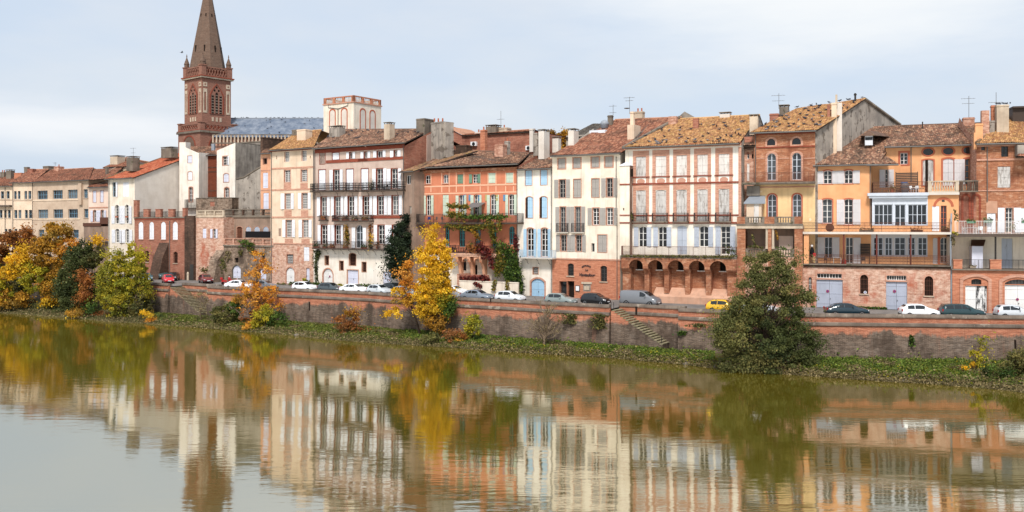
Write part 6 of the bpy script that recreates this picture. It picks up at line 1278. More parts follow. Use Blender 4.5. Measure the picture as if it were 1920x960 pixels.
def car_parts(kind, col):
    key = (kind, col)
    if key in CARM: return CARM[key]
    K = KINDS[kind]; L, hw, belt, o = K['L'], K['W']/2, K['belt'], K['o']
    def top(x):
        for (a, za), (b, zb) in zip(o, o[1:]):
            if a <= x <= b: return za + (zb-za)*(x-a)/(b-a)
        return o[-1][1]
    def ring(x):
        t = top(x); nose = 1 - .16*max(0, (x-.86)/.14)**2 - .10*max(0, (.08-x)/.08)**2; w = hw*nose; bz = min(belt, t - .05)
        cab = min(1, max(0, (t - belt)/.3)); k_ = .93 - .15*cab if kind != 'van' else .95 - .06*cab
        lo = .22 + .1*max(0, (x-.9)/.1) + .08*max(0, (.06-x)/.06)
        return [(w*.86, lo), (w*.985, lo + .14), (w, .58 if bz > .62 else bz*.8), (w*.975, bz), (w*k_, t - .045), (w*k_*.8, t), (0, t + .02)]
    xs = sorted(set([0, .02, .06, .12, .2, .3, .4, .5, .62, .7, .78, .84, .9, .94, .97, 1] + [x for x, _ in o])); mb = MB(); n = 13
    for x in xs:
        r = ring(x); pts = [(-y, z) for y, z in r[:-1]] + [r[-1]] + [(y, z) for y, z in r[:-1]][::-1]
        for y, z in pts: mb.v.append(((x - .5)*L, y, z))
    for i in range(len(xs) - 1):
        for j in range(n - 1): mb.f.append((i*n+j, i*n+j+1, (i+1)*n+j+1, (i+1)*n+j))
        mb.f.append((i*n+n-1, i*n, (i+1)*n, (i+1)*n+n-1))
    mb.f.append(tuple(range(n))[::-1]); mb.f.append(tuple(range((len(xs)-1)*n, len(xs)*n)))
    P_ = [('body', mb.mesh('body', car_paint(col), True), None)]
    def side(x, f, sg):
        r = ring(x); (ya, za), (yb, zb) = r[3], r[4]; return ((x-.5)*L, sg*(ya + (yb-ya)*f + .012), za + (zb-za)*f)
    for (a, b) in K['sw']:
        for sg in (-1, 1):
            m2 = MB(); n_ = 5; q = [a + (b-a)*i/n_ for i in range(n_+1)]
            q = [x for x in q if ring(x)[4][1] - ring(x)[3][1] > .12]
            if len(q) < 2: continue
            lo_ = [side(x, .10, sg) for x in q]; hi = [side(x, .90, sg) for x in q]; P_.append(('side_window', m2.poly(lo_ + hi[::-1]).mesh('side_window', 'car_glass'), None))
    for nm, (a, b), d_ in (('windscreen', K['ws'], 1), ('rear_window', K['rs'], -1)):
        q = [a + (b-a)*f for f in (.06, .35, .65, .94)]; m2 = MB(); lf = []; rt = []
        for x in q: r = ring(x); y = r[5][0]*.98; lf.append(((x-.5)*L + d_*.012, -y, r[5][1] + .014)); rt.append(((x-.5)*L + d_*.012, y, r[5][1] + .014))
        P_.append((nm, m2.poly(lf + rt[::-1]).mesh(nm, 'car_glass'), None))
    wr = .31 if kind not in ('suv', 'van') else .35
    for x in (.19, .81) if kind != 'van' else (.2, .83):
        for sg in (-1, 1):
            m2 = MB().lathe((0, 0, 0), [(wr*.62, -.1), (wr*.95, -.1), (wr, -.06), (wr, .08), (wr*.95, .11), (wr*.62, .11)], 16); m2.v = [((x-.5)*L + a_, sg*(hw - .11) + sg*c_, wr + b_) for a_, b_, c_ in m2.v]; ty = m2.mesh('wheel', 'rubber')
            m3 = MB().lathe((0, 0, 0), [(wr*.64, .085), (wr*.58, .118), (wr*.2, .10), (.02, .11)], 12); m3.v = [((x-.5)*L + a_, sg*(hw - .11) + sg*c_, wr + b_) for a_, b_, c_ in m3.v]; P_.append(('wheel', ty, ('rim', m3.mesh('rim', 'alloy'))))
            m4 = MB().lathe((0, 0, 0), [(wr*1.18, 0), (wr*1.18, .01)], 16); m4.v = [((x-.5)*L + a_, sg*(hw*.985) + sg*c_*.6, wr + .02 + b_) for a_, b_, c_ in m4.v]; P_.append(('wheel_arch', m4.mesh('wheel_arch', 'dark_plastic'), None))
    for sg in (-1, 1):
        x = .955; r = ring(x); P_.append(('headlight', MB().box((x-.5)*L - .16, (x-.5)*L + .10, min(sg*hw*.60, sg*hw*.90), max(sg*hw*.60, sg*hw*.90), .60, .76).mesh('headlight', 'headlight'), None))
        P_.append(('taillight', MB().box(-L/2 - .015, -L/2 + .12, min(sg*hw*.72, sg*hw*.93), max(sg*hw*.72, sg*hw*.93), belt - .22, belt + .02).mesh('taillight', 'taillight'), None))
        xm = (K['sw'][-1][1] - .5)*L - .05; P_.append(('wing_mirror', MB().box(xm - .07, xm + .06, min(sg*hw*.98, sg*(hw + .17)), max(sg*hw*.98, sg*(hw + .17)), belt + .01, belt + .14).mesh('wing_mirror', car_paint(col)), None))
    P_.append(('bumper', MB().box(L/2 - .12, L/2 + .02, -hw*.78, hw*.78, .30, .44).box(-L/2 - .02, -L/2 + .1, -hw*.8, hw*.8, .32, .46).mesh('bumper', 'dark_plastic'), None)); P_.append(('number_plate', MB().box(L/2 + .018, L/2 + .03, -.26, .26, .44, .55).mesh('number_plate', 'plastic_white'), None))
    CARM[key] = P_; return P_
def quay_spot(px, off):
    q = px
    for _ in range(6):
        a, b = Vector(quay(q - 2)), Vector(quay(q + 2)); t_ = (b - a).normalized(); p_ = Vector(quay(q)) + Vector((-t_.y, t_.x))*off
        q += px - (CX + FPX*p_.x/p_.y)
    return p_, math.atan2(t_.y, t_.x), SZ0 + (SZ1 - SZ0)*min(1, max(0, (off - .45)/6.55))
def car(kind, col, px, off, label, name='parked_car', cat='car', turn=0, flip=False):
    p_, rz, z = quay_spot(px, off); r = tag(empty(name, (p_.x, p_.y, z + .004), rz + R(turn) + (math.pi if flip else 0)), label, cat, 'vehicles parked along the quay')
    for nm, me, sub in car_parts(kind, col):
        o = link(nm, me, r)
        if sub: link(sub[0], sub[1], o)
car('hatch', (70, 110, 120), 274, 4.0, 'teal hatchback half hidden by the yellow green tree at the quay stairs', turn=-20)
car('suv', (62, 84, 86), 303, 8.0, 'dark green car behind the red hatchback near the brick terrace house', turn=-15)
car('hatch', (24, 25, 28), 325, 7.0, 'black hatchback beside the red car above the left river steps', turn=-40)
car('mini', (206, 30, 40), 315, 3.6, 'bright red small hatchback at the top of the left river steps', turn=-22)
car('hatch', (112, 32, 30), 386, 6.5, 'dark red hatchback in front of the dark brick stair tower', turn=-25)
car('saloon', (232, 234, 236), 449, 1.6, 'white saloon parked left of the orange leaved tree by the wall')
car('hatch', (120, 126, 132), 497, 1.7, 'grey hatchback mostly hidden behind the orange leaved tree')
car('hatch', (236, 238, 240), 572, 1.6, 'white hatchback, leftmost of the four cars under the tall balconied house')
car('hatch', (66, 74, 78), 620, 1.6, 'dark grey hatchback between two white cars under the balconied house')
car('saloon', (238, 239, 240), 665, 1.6, 'white saloon right of the dark grey hatchback under the lilac garage door')
car('hatch', (196, 202, 206), 712, 1.6, 'silver hatchback parked below the dark evergreen')
car('saloon', (34, 40, 42), 733, 4.6, 'black saloon behind the silver hatchback by the evergreen')
car('hatch', (150, 156, 160), 762, 1.7, 'grey hatchback behind the small orange tree')
car('van', (236, 236, 234), 813, 5.6, 'white van behind the tall yellow tree', 'parked_van', 'van')
car('saloon', (232, 234, 234), 850, 5.0, 'white saloon in the second row right of the tall yellow tree')
car('hatch', (214, 218, 220), 842, 1.6, 'pale silver hatchback directly right of the tall yellow tree by the wall')
car('saloon', (118, 128, 140), 895, 1.6, 'blue grey saloon with dark roof below the red creeper')
car('hatch', (212, 216, 220), 957, 1.6, 'silver white hatchback at the foot of the green vine')
car('hatch', (128, 138, 136), 1052, 1.6, 'grey green hatchback veiled by bare twigs before the restaurant')
car('mini', (22, 23, 26), 1117, 3.2, 'black small hatchback in front of the restaurant lettering', turn=-4)
car('van', (112, 114, 118), 1201, 4.2, 'dark grey panel van parked before the arcaded base', 'parked_van', 'van', turn=-3)
car('hatch', (232, 178, 30), 1358, 1.7, 'yellow hatchback half covered by the big olive green tree')
car('hatch', (226, 228, 230), 1425, 1.7, 'white hatchback hidden deep behind the big olive green tree')
car('saloon', (22, 44, 54), 1587, 2.2, 'dark teal saloon in front of the grey blue garage doors')
car('hatch', (238, 239, 240), 1723, 1.6, 'white hatchback by the right stretch of parapet before the second garage')
car('wagon', (24, 54, 58), 1803, 1.6, 'dark green estate car beside the white hatchback near the flaking garage door')
car('mini', (196, 200, 204), 1899, 1.6, 'small silver car with dark roof at the right edge of the photo')
# two red scooters
def scooter(px, off, label, turn):
    p_, rz, z = quay_spot(px, off); r = tag(empty('parked_scooter', (p_.x, p_.y, z), rz + R(turn)), label, 'scooter', 'scooters on the street')
    b_ = MB().box(-.75, .1, -.16, .16, .45, .72).box(-.15, .45, -.14, .14, .22, .32).box(.36, .50, -.2, .2, .25, .95).box(-.8, -.35, -.13, .13, .72, .82); b_.build('body', 'red_paint', r)
    for x in (-.55, .6):
        m2 = MB().lathe((0, 0, 0), [(.1, -.06), (.22, -.06), (.24, 0), (.22, .06), (.1, .06)], 12); m2.v = [(x + a_, c_, .24 + b2) for a_, b2, c_ in m2.v]; m2.build('wheel', 'rubber', r)
    MB().tube([(.6, 0, .25), (.48, 0, .95), (.42, 0, 1.08)], .035).tube([(.40, -.32, 1.1), (.40, .32, 1.1)], .025).build('handlebar', 'dark_plastic', r); MB().box(.46, .54, -.2, .2, .75, 1.35).build('leg_shield', 'plastic_white', r); MB().box(-.95, -.6, -.2, .2, .85, 1.2).build('top_box', 'red_paint', r)
scooter(424, 6.0, 'red scooter with white leg shield, left one before the rubble buttress', 60); scooter(439, 6.6, 'red scooter beside the arched terrace cellar door, right of the other scooter', 40)
# stone post by the dark tower
p_, rz, z = quay_spot(352.5, 9.0); tag(MB().lathe((0, 0, 0), [(.22, 0), (.2, 1.0), (.23, 1.05), (.2, 1.35), (.05, 1.5)], 10).build('stone_bollard', 'stone_cream', loc=(p_.x, p_.y, z)), 'pale stone bollard between black and dark red cars at the left', 'bollard')
# ============================================================ plants
t = NT('leaf'); at = t.n('ShaderNodeAttribute', attribute_name='Col').outputs['Color']
tr = t.n('ShaderNodeBsdfTranslucent', {'Color': at}); t.fin(at, .65, .25); ms = t.n('ShaderNodeMixShader', {0: .3, 1: t.b.outputs[0], 2: tr.outputs[0]}); t.l(ms.outputs[0], t.t.nodes['Material Output'].inputs[0])
def leaf_mesh(name, pts, cols, size, flat=0.0, aspect=1.5):
    n = len(pts); pts = np.asarray(pts, 'f')
    a = RNG.normal(size=(n, 3)); a[:, 2] *= (1 - flat); a /= np.linalg.norm(a, axis=1, keepdims=True); b = RNG.normal(size=(n, 3)); b -= (b*a).sum(1, keepdims=True)*a; b /= np.linalg.norm(b, axis=1, keepdims=True)
    s = (size*RNG.uniform(.45, 1.6, n))[:, None]; a = a*s*aspect*.5; b = b*s*.5
    V = np.stack([pts - a, pts + b*.9 - a*.1, pts + a, pts - b*.9 - a*.1], 1).reshape(-1, 3)
    me = bpy.data.meshes.new(name); me.vertices.add(4*n); me.vertices.foreach_set('co', V.ravel().astype('f')); me.loops.add(4*n); me.polygons.add(n)
    me.loops.foreach_set('vertex_index', np.arange(4*n, dtype='i')); me.polygons.foreach_set('loop_start', np.arange(0, 4*n, 4, dtype='i')); me.polygons.foreach_set('loop_total', np.full(n, 4, 'i')); me.update(calc_edges=True)
    ca = me.color_attributes.new('Col', 'FLOAT_COLOR', 'POINT'); C = np.ones((4*n, 4), 'f'); C[:, :3] = np.repeat(np.asarray(cols, 'f'), 4, 0); ca.data.foreach_set('color', C.ravel()); me.materials.append(MATS['leaf']); return me
def pal(*cs): return np.array([S0(*c)[:3] for c in cs])
GREEN = pal((62, 84, 34), (82, 104, 40), (50, 70, 30), (98, 118, 46)); DGREEN = pal((66, 74, 38), (78, 86, 44), (52, 62, 34), (90, 94, 50)); YOL = pal((152, 140, 38), (128, 126, 40), (172, 152, 42), (104, 110, 40)); OLIVE = pal((94, 94, 50), (110, 106, 58), (76, 80, 44), (124, 112, 60)); YGREEN = pal((168, 154, 38), (146, 142, 40), (186, 166, 42), (118, 124, 40))
YELLOW = pal((226, 178, 34), (206, 158, 34), (236, 194, 54), (178, 144, 38)); ORNG = pal((212, 142, 48), (224, 164, 54), (192, 120, 42), (202, 150, 70)); RUST = pal((156, 98, 48), (138, 84, 44), (174, 112, 54), (122, 84, 48)); AMBER = pal((176, 126, 40), (150, 108, 40), (196, 146, 46), (128, 104, 44)); WINE = pal((112, 44, 40), (92, 36, 36), (134, 58, 46), (80, 40, 38)); CYPRESS = pal((34, 46, 30), (44, 58, 36), (28, 38, 26), (54, 66, 40)); DRY = pal((150, 132, 92), (132, 116, 78), (168, 150, 108), (116, 106, 66)); VINE = pal((104, 106, 42), (130, 118, 46), (82, 90, 40), (150, 122, 50))
WILLOW = pal((98, 100, 54), (114, 112, 62), (82, 88, 48), (128, 118, 66))
def cloud(clumps, Y, dens, size, sub=.34, thick=.8):
    """clumps: (px, py, half width px, half height px, palette) around distance Y -> leaf points, colours, centres"""
    pts, cols, cen = [], [], []
    for (cx_, cy_, rx, ry, pl) in clumps:
        k = Y/FPX; C = np.array([(cx_ - CX)*k, Y, Zat(cy_, Y)]); A = np.array([rx*k, rx*k*thick, ry*k]); vol = A[0]*A[2]
        ns = max(3, int(2.4*vol/(sub*sub*2.2))); d = RNG.normal(size=(ns, 3)); d /= np.linalg.norm(d, axis=1, keepdims=True); r = RNG.uniform(.25, 1, (ns, 1))**.5
        sc_ = C + d*r*A*.9; nl = int(dens*25*vol/ns) + 1
        for c in sc_:
            cen.append(c); rs = sub*RNG.choice([.45, .8, 1.2, 2.2], p=[.3, .35, .25, .1])*np.array([1, 1, RNG.uniform(.5, 1)]); q = c + RNG.normal(size=(nl, 3))*rs*.75; pts.append(q)
            base = pl[RNG.integers(len(pl))]*RNG.uniform(.78, 1.25); cc = base*(.72 + .56*RNG.random((nl, 1))); mixc = pl[RNG.integers(len(pl), size=nl)]; cols.append(cc*.65 + mixc*.35)
    return np.concatenate(pts), np.concatenate(cols), np.array(cen)
def branches(base, cen, r0, n, mat='bark', tw=1.0):
    mb = MB(); base = np.array(base); top = cen.mean(0); top[2] = base[2] + (cen[:, 2].max() - base[2])*.75
    tr_ = [base + (top - base)*f + np.array([math.sin(f*5 + base[0])*.18, 0, 0])*(f > 0) for f in np.linspace(0, 1, 6)]
    mb.tube([tuple(p_) for p_ in tr_], [r0*(1 - .8*f) for f in np.linspace(0, 1, 6)], 7)
    for c in cen[RNG.permutation(len(cen))[:n]]:
        h = np.clip((c[2] - base[2])/(top[2] - base[2] + 1e-3)*.75 - .12, .06, .9); i = min(4, int(h*5)); st = tr_[i] + (tr_[i+1] - tr_[i])*(h*5 - i); mid = (st + c)/2 + RNG.normal(size=3)*.25 + np.array([0, 0, .15])
        mb.tube([tuple(st), tuple(mid), tuple(c)], [r0*.26*(1-h) + .012*tw, r0*.10 + .009*tw, .008*tw], 4)
        if tw > 1:
            for _ in range(2): e_ = c + RNG.normal(size=3)*np.array([.5, .4, .6]) + np.array([0, 0, .4]); mb.tube([tuple(mid), tuple((mid + e_)/2 + RNG.normal(size=3)*.1), tuple(e_)], [.009*tw, .007*tw, .005*tw], 3)
    return mb
def plant(name, label, cat, px, Y, zbase, clumps, dens=26, size=.3, r0=.22, nb=26, sub=.42, mat='bark', group=None, thick=.8, flat=0, trunkname='trunk', px_b=None, tw=1.0):
    pts, cols, cen = cloud(clumps, Y, dens, size, sub, thick); bx = ((px_b or px) - CX)/FPX*Y; keep = pts[:, 2] > zbase - .1; pts, cols = pts[keep], cols[keep]
    r = tag(empty(name, (bx, Y, zbase)), label, cat, group); off = np.array([bx, Y, zbase]); o = link('crown' if 'tree' in cat else 'foliage', leaf_mesh('crown', pts - off, cols, size*.65, flat), r)
    if r0: mb = branches((bx, Y, zbase - .25), cen, r0, nb, mat, tw); mb.v = [(x - bx, y - Y, z - zbase) for x, y, z in mb.v]; mb.build(trunkname, mat, r)
    return r
def YB(px, f=.5):
    a, b = quay(px), waterline(px); y = a[1] + (b[1] - a[1])*f; return y
# --- trees on the bank, left to right
plant('autumn_tree', 'rust brown tree at the far left edge of the bank', 'tree', 25, YB(25, .6), .8, [(22, 470, 34, 45, RUST), (-25, 480, 40, 50, AMBER), (50, 455, 18, 30, RUST), (30, 530, 34, 50, OLIVE), (-30, 540, 45, 40, AMBER), (20, 570, 44, 18, RUST)], 30, .34, .3, 30)
plant('autumn_tree', 'bright yellow bush hanging over the water at the left edge', 'tree', 14, YB(14, .92), .5, [(12, 512, 30, 12, YELLOW), (30, 490, 20, 16, YELLOW), (-5, 545, 32, 24, YGREEN), (42, 475, 10, 14, YELLOW), (28, 560, 30, 20, AMBER), (-20, 560, 30, 18, YELLOW)], 34, .32, .14, 20)
plant('autumn_tree', 'tall amber and olive tree in front of the beige block', 'tree', 100, YB(100, .6), .8, [(108, 442, 30, 22, AMBER), (92, 480, 38, 34, AMBER), (128, 470, 22, 26, ORNG), (75, 520, 36, 34, YGREEN), (105, 540, 34, 38, AMBER), (60, 500, 18, 22, YELLOW), (96, 562, 28, 16, YELLOW), (108, 428, 22, 14, AMBER), (85, 582, 34, 12, OLIVE), (120, 505, 20, 24, AMBER), (75, 460, 20, 18, AMBER)], 32, .32, .3, 34)
plant('bank_tree', 'dark green dense tree between the amber and yellow green trees', 'tree', 148, YB(148, .65), .8, [(152, 482, 34, 32, DGREEN), (135, 525, 32, 42, DGREEN), (165, 535, 26, 40, DGREEN), (180, 480, 16, 26, OLIVE), (140, 570, 34, 20, DGREEN), (182, 455, 8, 12, YELLOW), (150, 588, 40, 12, DGREEN), (125, 560, 24, 26, DGREEN)], 36, .3, .28, 34)
plant('bank_shrub', 'rust coloured slender shrub inside the dark green tree', 'shrub', 160, YB(160, .72), .3, [(156, 520, 9, 22, RUST), (164, 545, 10, 22, RUST), (150, 560, 14, 12, RUST)], 40, .26, .06, 10)
plant('bank_tree', 'yellow green poplar like tree at the left quay steps', 'tree', 228, YB(228, .72), .7, [(218, 488, 20, 26, YOL), (255, 482, 16, 22, YGREEN), (205, 520, 24, 34, YOL), (240, 525, 28, 34, YGREEN), (262, 515, 18, 28, YOL), (222, 562, 32, 34, YOL), (258, 568, 26, 32, OLIVE), (245, 470, 7, 18, YGREEN), (195, 545, 14, 24, YOL), (225, 596, 28, 13, YOL), (272, 540, 12, 24, YOL), (262, 596, 20, 10, OLIVE)], 36, .28, .2, 40)
plant('bank_shrub', 'amber low shrub trailing on the water under the dark green tree', 'shrub', 150, YB(150, .95), .1, [(150, 588, 24, 8, AMBER), (172, 580, 18, 12, GREEN), (134, 590, 10, 6, YELLOW), (190, 592, 16, 8, RUST)], 40, .24, .05, 10)
plant('bank_shrub', 'small golden shrub at the water right of the yellow green tree', 'shrub', 278, YB(278, .9), .15, [(276, 592, 12, 10, YELLOW), (283, 598, 8, 6, ORNG)], 44, .22, .04, 6)
plant('bare_shrub', 'bare grey shrub growing at the foot of the left river steps', 'shrub', 376, YB(376, .55), .6, [(376, 560, 18, 26, DRY), (380, 590, 16, 14, OLIVE)], 7, .16, .09, 120, .5, 'bark_pale', tw=2.0)
plant('bank_shrub', 'olive green shrub beside the orange tree on the bank', 'shrub', 426, YB(426, .6), .4, [(420, 590, 26, 22, OLIVE), (438, 580, 16, 20, GREEN), (410, 600, 16, 12, OLIVE)], 36, .26, .1, 24)
plant('autumn_tree', 'orange leaved open tree reaching above the parapet before the terrace house', 'tree', 483, YB(483, .4), .7, [(484, 485, 14, 18, ORNG), (476, 512, 20, 14, ORNG), (496, 505, 14, 16, ORNG), (470, 538, 26, 14, ORNG), (502, 545, 24, 16, ORNG), (480, 566, 30, 18, ORNG), (455, 560, 20, 16, AMBER), (515, 570, 14, 16, ORNG), (468, 596, 22, 18, RUST)], 13, .26, .15, 50)
plant('bank_shrub', 'leafy yellow green shrub at the water under the orange tree', 'shrub', 500, YB(500, .7), .3, [(492, 600, 22, 18, YGREEN), (518, 602, 18, 16, GREEN), (500, 582, 12, 14, YGREEN), (466, 612, 12, 6, ORNG)], 36, .24, .08, 20)
plant('bank_shrub', 'reddish brown rounded bush on the bank below the white saloon', 'shrub', 655, YB(655, .6), .4, [(650, 596, 26, 16, RUST), (652, 620, 34, 16, RUST), (655, 590, 14, 10, AMBER), (690, 628, 10, 6, RUST)], 30, .22, .07, 40)
plant('bare_shrub', 'bare upright sapling right of the reddish bush', 'shrub', 674, YB(674, .45), .6, [(676, 588, 14, 16, DRY)], 4, .14, .06, 70, .5, 'bark_pale', tw=2.0)
plant('autumn_tree', 'slender orange tree leaning left of the tall yellow tree', 'tree', 757, YB(757, .55), .6, [(768, 495, 10, 14, ORNG), (760, 522, 18, 18, ORNG), (745, 550, 16, 12, YELLOW), (770, 545, 18, 16, ORNG), (735, 585, 22, 8, YELLOW), (756, 570, 20, 14, AMBER)], 24, .26, .16, 40, px_b=788)
plant('autumn_tree', 'tall bright yellow tree standing on the bank before the orange house', 'tree', 818, YB(818, .45), .6, [(812, 436, 10, 18, YELLOW), (814, 465, 22, 20, YELLOW), (800, 495, 22, 24, YELLOW), (830, 495, 20, 24, YELLOW), (815, 530, 32, 26, YELLOW), (800, 570, 28, 26, YELLOW), (832, 560, 20, 24, YGREEN), (815, 605, 26, 20, AMBER), (842, 585, 14, 24, GREEN), (788, 470, 8, 10, YELLOW), (822, 480, 26, 40, YELLOW), (812, 545, 34, 46, YELLOW)], 44, .24, .26, 60, px_b=832)
plant('bank_shrub', 'brown and green scrub at the foot of the tall yellow tree', 'shrub', 846, YB(846, .75), .3, [(850, 632, 22, 12, RUST), (868, 636, 16, 10, AMBER), (810, 634, 24, 10, OLIVE)], 34, .22, .05, 16)
plant('bank_shrub', 'yellow green sapling bush right of the tall yellow tree', 'shrub', 888, YB(888, .5), .5, [(888, 612, 14, 24, YGREEN), (886, 595, 8, 12, YGREEN), (895, 640, 16, 12, GREEN)], 34, .24, .08, 22)
plant('bare_shrub', 'leafless brown bush with many fine twigs before the restaurant', 'shrub', 1022, YB(1022, .6), .4, [(1020, 600, 34, 34, DRY), (1000, 615, 22, 20, DRY), (1045, 610, 20, 26, DRY), (1025, 575, 22, 18, DRY)], 2.4, .13, .2, 300, .55, 'bark_pale', tw=4.0)
plant('riverside_tree', 'huge olive green willow like tree covering the quay between arcaded and gallery houses', 'tree', 1440, YB(1440, .85), .15, [(1362, 650, 22, 30, OLIVE), (1378, 688, 30, 14, OLIVE), (1520, 668, 24, 24, DGREEN), (1528, 694, 20, 9, OLIVE), (1440, 695, 60, 12, DGREEN), (1440, 502, 36, 30, WILLOW), (1412, 530, 32, 34, WILLOW), (1468, 532, 30, 36, WILLOW), (1392, 580, 34, 36, WILLOW), (1374, 592, 20, 26, WILLOW), (1360, 618, 18, 24, WILLOW), (1440, 575, 56, 46, WILLOW), (1488, 590, 24, 42, DGREEN), (1375, 625, 36, 34, WILLOW), (1435, 635, 60, 46, DGREEN), (1500, 640, 34, 36, DGREEN), (1415, 675, 46, 24, WILLOW), (1475, 680, 46, 22, WILLOW), (1525, 640, 16, 20, DGREEN), (1450, 480, 24, 18, WILLOW), (1355, 600, 16, 24, WILLOW), (1405, 492, 14, 12, WILLOW), (1505, 560, 16, 24, WILLOW), (1480, 490, 14, 14, WILLOW)], 62, .19, .42, 130, .5)
plant('bank_shrub', 'tall yellow flowering sapling at the right end of the bank', 'shrub', 1826, YB(1826, .55), .5, [(1828, 672, 14, 20, YGREEN), (1838, 648, 6, 14, YGREEN), (1822, 690, 16, 16, YELLOW), (1846, 632, 5, 6, YGREEN)], 30, .18, .07, 20)
plant('bank_shrub', 'green scrub spilling to the water at the right edge', 'shrub', 1890, YB(1890, .7), .4, [(1900, 690, 28, 30, OLIVE), (1870, 705, 30, 20, GREEN), (1915, 670, 20, 26, OLIVE), (1895, 722, 30, 12, GREEN), (1845, 705, 14, 14, DGREEN), (1930, 700, 30, 30, OLIVE)], 40, .2, .08, 24)
plant('distant_tree', 'golden tree crown rising behind the roofs left of the restaurant house', 'tree', 1052, 170, 5.5, [(1040, 262, 22, 16, AMBER), (1062, 258, 22, 14, AMBER), (1080, 266, 16, 12, AMBER), (1055, 290, 30, 22, AMBER)], 20, .4, .3, 30, .6)
p_, rz, z = quay_spot(752, 6.6)
plant('evergreen_tree', 'dark evergreen tree standing against the tall balconied house', 'tree', 752, p_.y, z, [(756, 415, 12, 16, CYPRESS), (752, 445, 22, 28, CYPRESS), (748, 480, 27, 30, CYPRESS), (746, 508, 22, 20, CYPRESS), (758, 470, 20, 30, CYPRESS)], 70, .24, .2, 20, .4)
# --- ground cover on the bank (uncountable)
pts, cols = [], []
def band(px0, px1, n, f0, f1, pl, hz, seed):
    rg = np.random.default_rng(seed); xs = rg.uniform(px0, px1, n); fs = rg.uniform(f0, f1, n); hh = rg.random(n)**1.6*np.where(rg.random(n) < .04, 2.6, 1)
    prof_f, prof_z = [0, .3, .58, .8, .92, 1], [.98, .86, .68, .42, .16, -.02]; tq = np.linspace(px0, px1, 200); QA = np.array([quay(x) for x in tq]); WA = np.array([waterline(x) for x in tq])
    for i in range(2): pass
    qa = np.stack([np.interp(xs, tq, QA[:, i]) for i in range(2)], 1); wa = np.stack([np.interp(xs, tq, WA[:, i]) for i in range(2)], 1); xy = qa + (wa - qa)*fs[:, None]; lump = .5 + .5*np.sin(xy[:, 0]*2.1 + 3*np.sin(xy[:, 1]*1.7))*np.sin(xy[:, 0]*.7 + xy[:, 1]*.9)
    z = np.interp(fs, prof_f, prof_z) + hh*hz*(.35 + lump); pts.append(np.column_stack([xy, z])); pq = (np.sin(xy[:, 0]*.55 + 2*np.sin(xy[:, 1]*.5)) + np.sin(xy[:, 0]*1.3 + xy[:, 1]*.8) + rg.normal(0, .5, n)) > 1.25; c = np.where(pq[:, None], DRY[rg.integers(4, size=n)]*.75, pl[rg.integers(len(pl), size=n)])*(.6 + .7*rg.random((n, 1))); c = c*(.75 + .5*lump[:, None]); cols.append(c)
GRASS = pal((96, 108, 42), (112, 120, 48), (78, 90, 38), (126, 126, 56)); LUSH = pal((92, 112, 42), (108, 124, 46), (74, 92, 36), (122, 128, 54))
band(290, 760, 40000, .12, .8, GRASS, .16, 1); band(760, 1340, 46000, .08, .85, LUSH, .24, 2); band(1500, 2060, 52000, .05, .9, LUSH, .34, 3); band(-100, 1360, 22000, .78, 1.03, DRY*.8, .42, 4); band(1360, 2060, 14000, .80, 1.03, DRY*.75, .45, 5); band(-100, 320, 14000, .3, .95, DGREEN, .3, 6); band(850, 2060, 7000, .55, .97, YGREEN*.8, .3, 7); band(290, 1360, 9000, .7, .98, GRASS, .34, 8)
gcv = np.concatenate(pts); o = link('ground_cover', leaf_mesh('ground_cover', gcv, np.concatenate(cols), .13, .3), None); o['kind'] = 'stuff'; o['label'] = 'low green herbs and dry grass covering the river bank'
# --- stones at the water's edge
rk = MB().lathe((0, 0, 0), [(.12, 0), (.4, .08), (.46, .25), (.3, .44), (.08, .5)], 7); rm_ = rk.mesh('rock', 'rock')
for i, px in enumerate((548, 556, 566, 574, 588, 604, 530, 908, 930, 1330, 1345, 1700, 1290)):
    w_ = waterline(px); o = link('rock', rm_, None, (w_[0], w_[1] + .35 + random.random()*.5, -.12)); s_ = random.uniform(.5, 1.25); o.scale = (s_*random.uniform(.8, 1.5), s_, s_*random.uniform(.6, 1)); o.rotation_euler = (0, 0, random.uniform(0, 6)); tag(o, 'pale grey boulder lying at the water line of the grassy bank', 'rock', 'boulders at the water line')
# --- climbers on the houses
def climber(h, fr, strokes, label, name='climbing_vine', cat='vine', size=.22, dens=120, stem=True):
    """strokes: (x0, y0, x1, y1, half width in zoom px, w in front of the wall, palette)"""
    h.Z(*fr); pts, cols = [], []; st = MB()
    for (x0, y0, x1, y1, hw, w_, pl) in strokes:
        a, b = h.uz(x0, y0, w_), h.uz(x1, y1, w_); l = math.hypot(a[0]-b[0], a[1]-b[1]); r_ = hw/fr[2]*(h.A.y/FPX); n = int(dens*(l + r_)*max(.35, r_)*2); tt = RNG.random(n); q = np.stack([a[0] + (b[0]-a[0])*tt, np.full(n, w_), a[1] + (b[1]-a[1])*tt], 1)
        cl = RNG.normal(size=(max(3, n//25), 3))*np.array([r_*.5, .12, r_*.5]); q = q + cl[RNG.integers(len(cl), size=n)] + RNG.normal(size=(n, 3))*np.array([r_*.32, .13, r_*.32]); q[:, 1] = np.minimum(q[:, 1], -.05 if w_ > -.6 else 9); pts.append(q)
        c = pl[RNG.integers(len(pl), size=n)]*(.65 + .65*RNG.random((n, 1))); cols.append(c); st.tube([(a[0], w_ + .05, a[1]), ((a[0]+b[0])/2 + .15, w_, (a[1]+b[1])/2), (b[0], w_ + .05, b[1])], .03, 4)
    r = tag(empty(name, tuple(h.world(0, 0, 0)), h.rz()), label, cat); link('foliage', leaf_mesh('foliage', np.concatenate(pts), np.concatenate(cols), size), r); st.build('stem', 'bark', r)
OZ = (770, 380, 4.8)
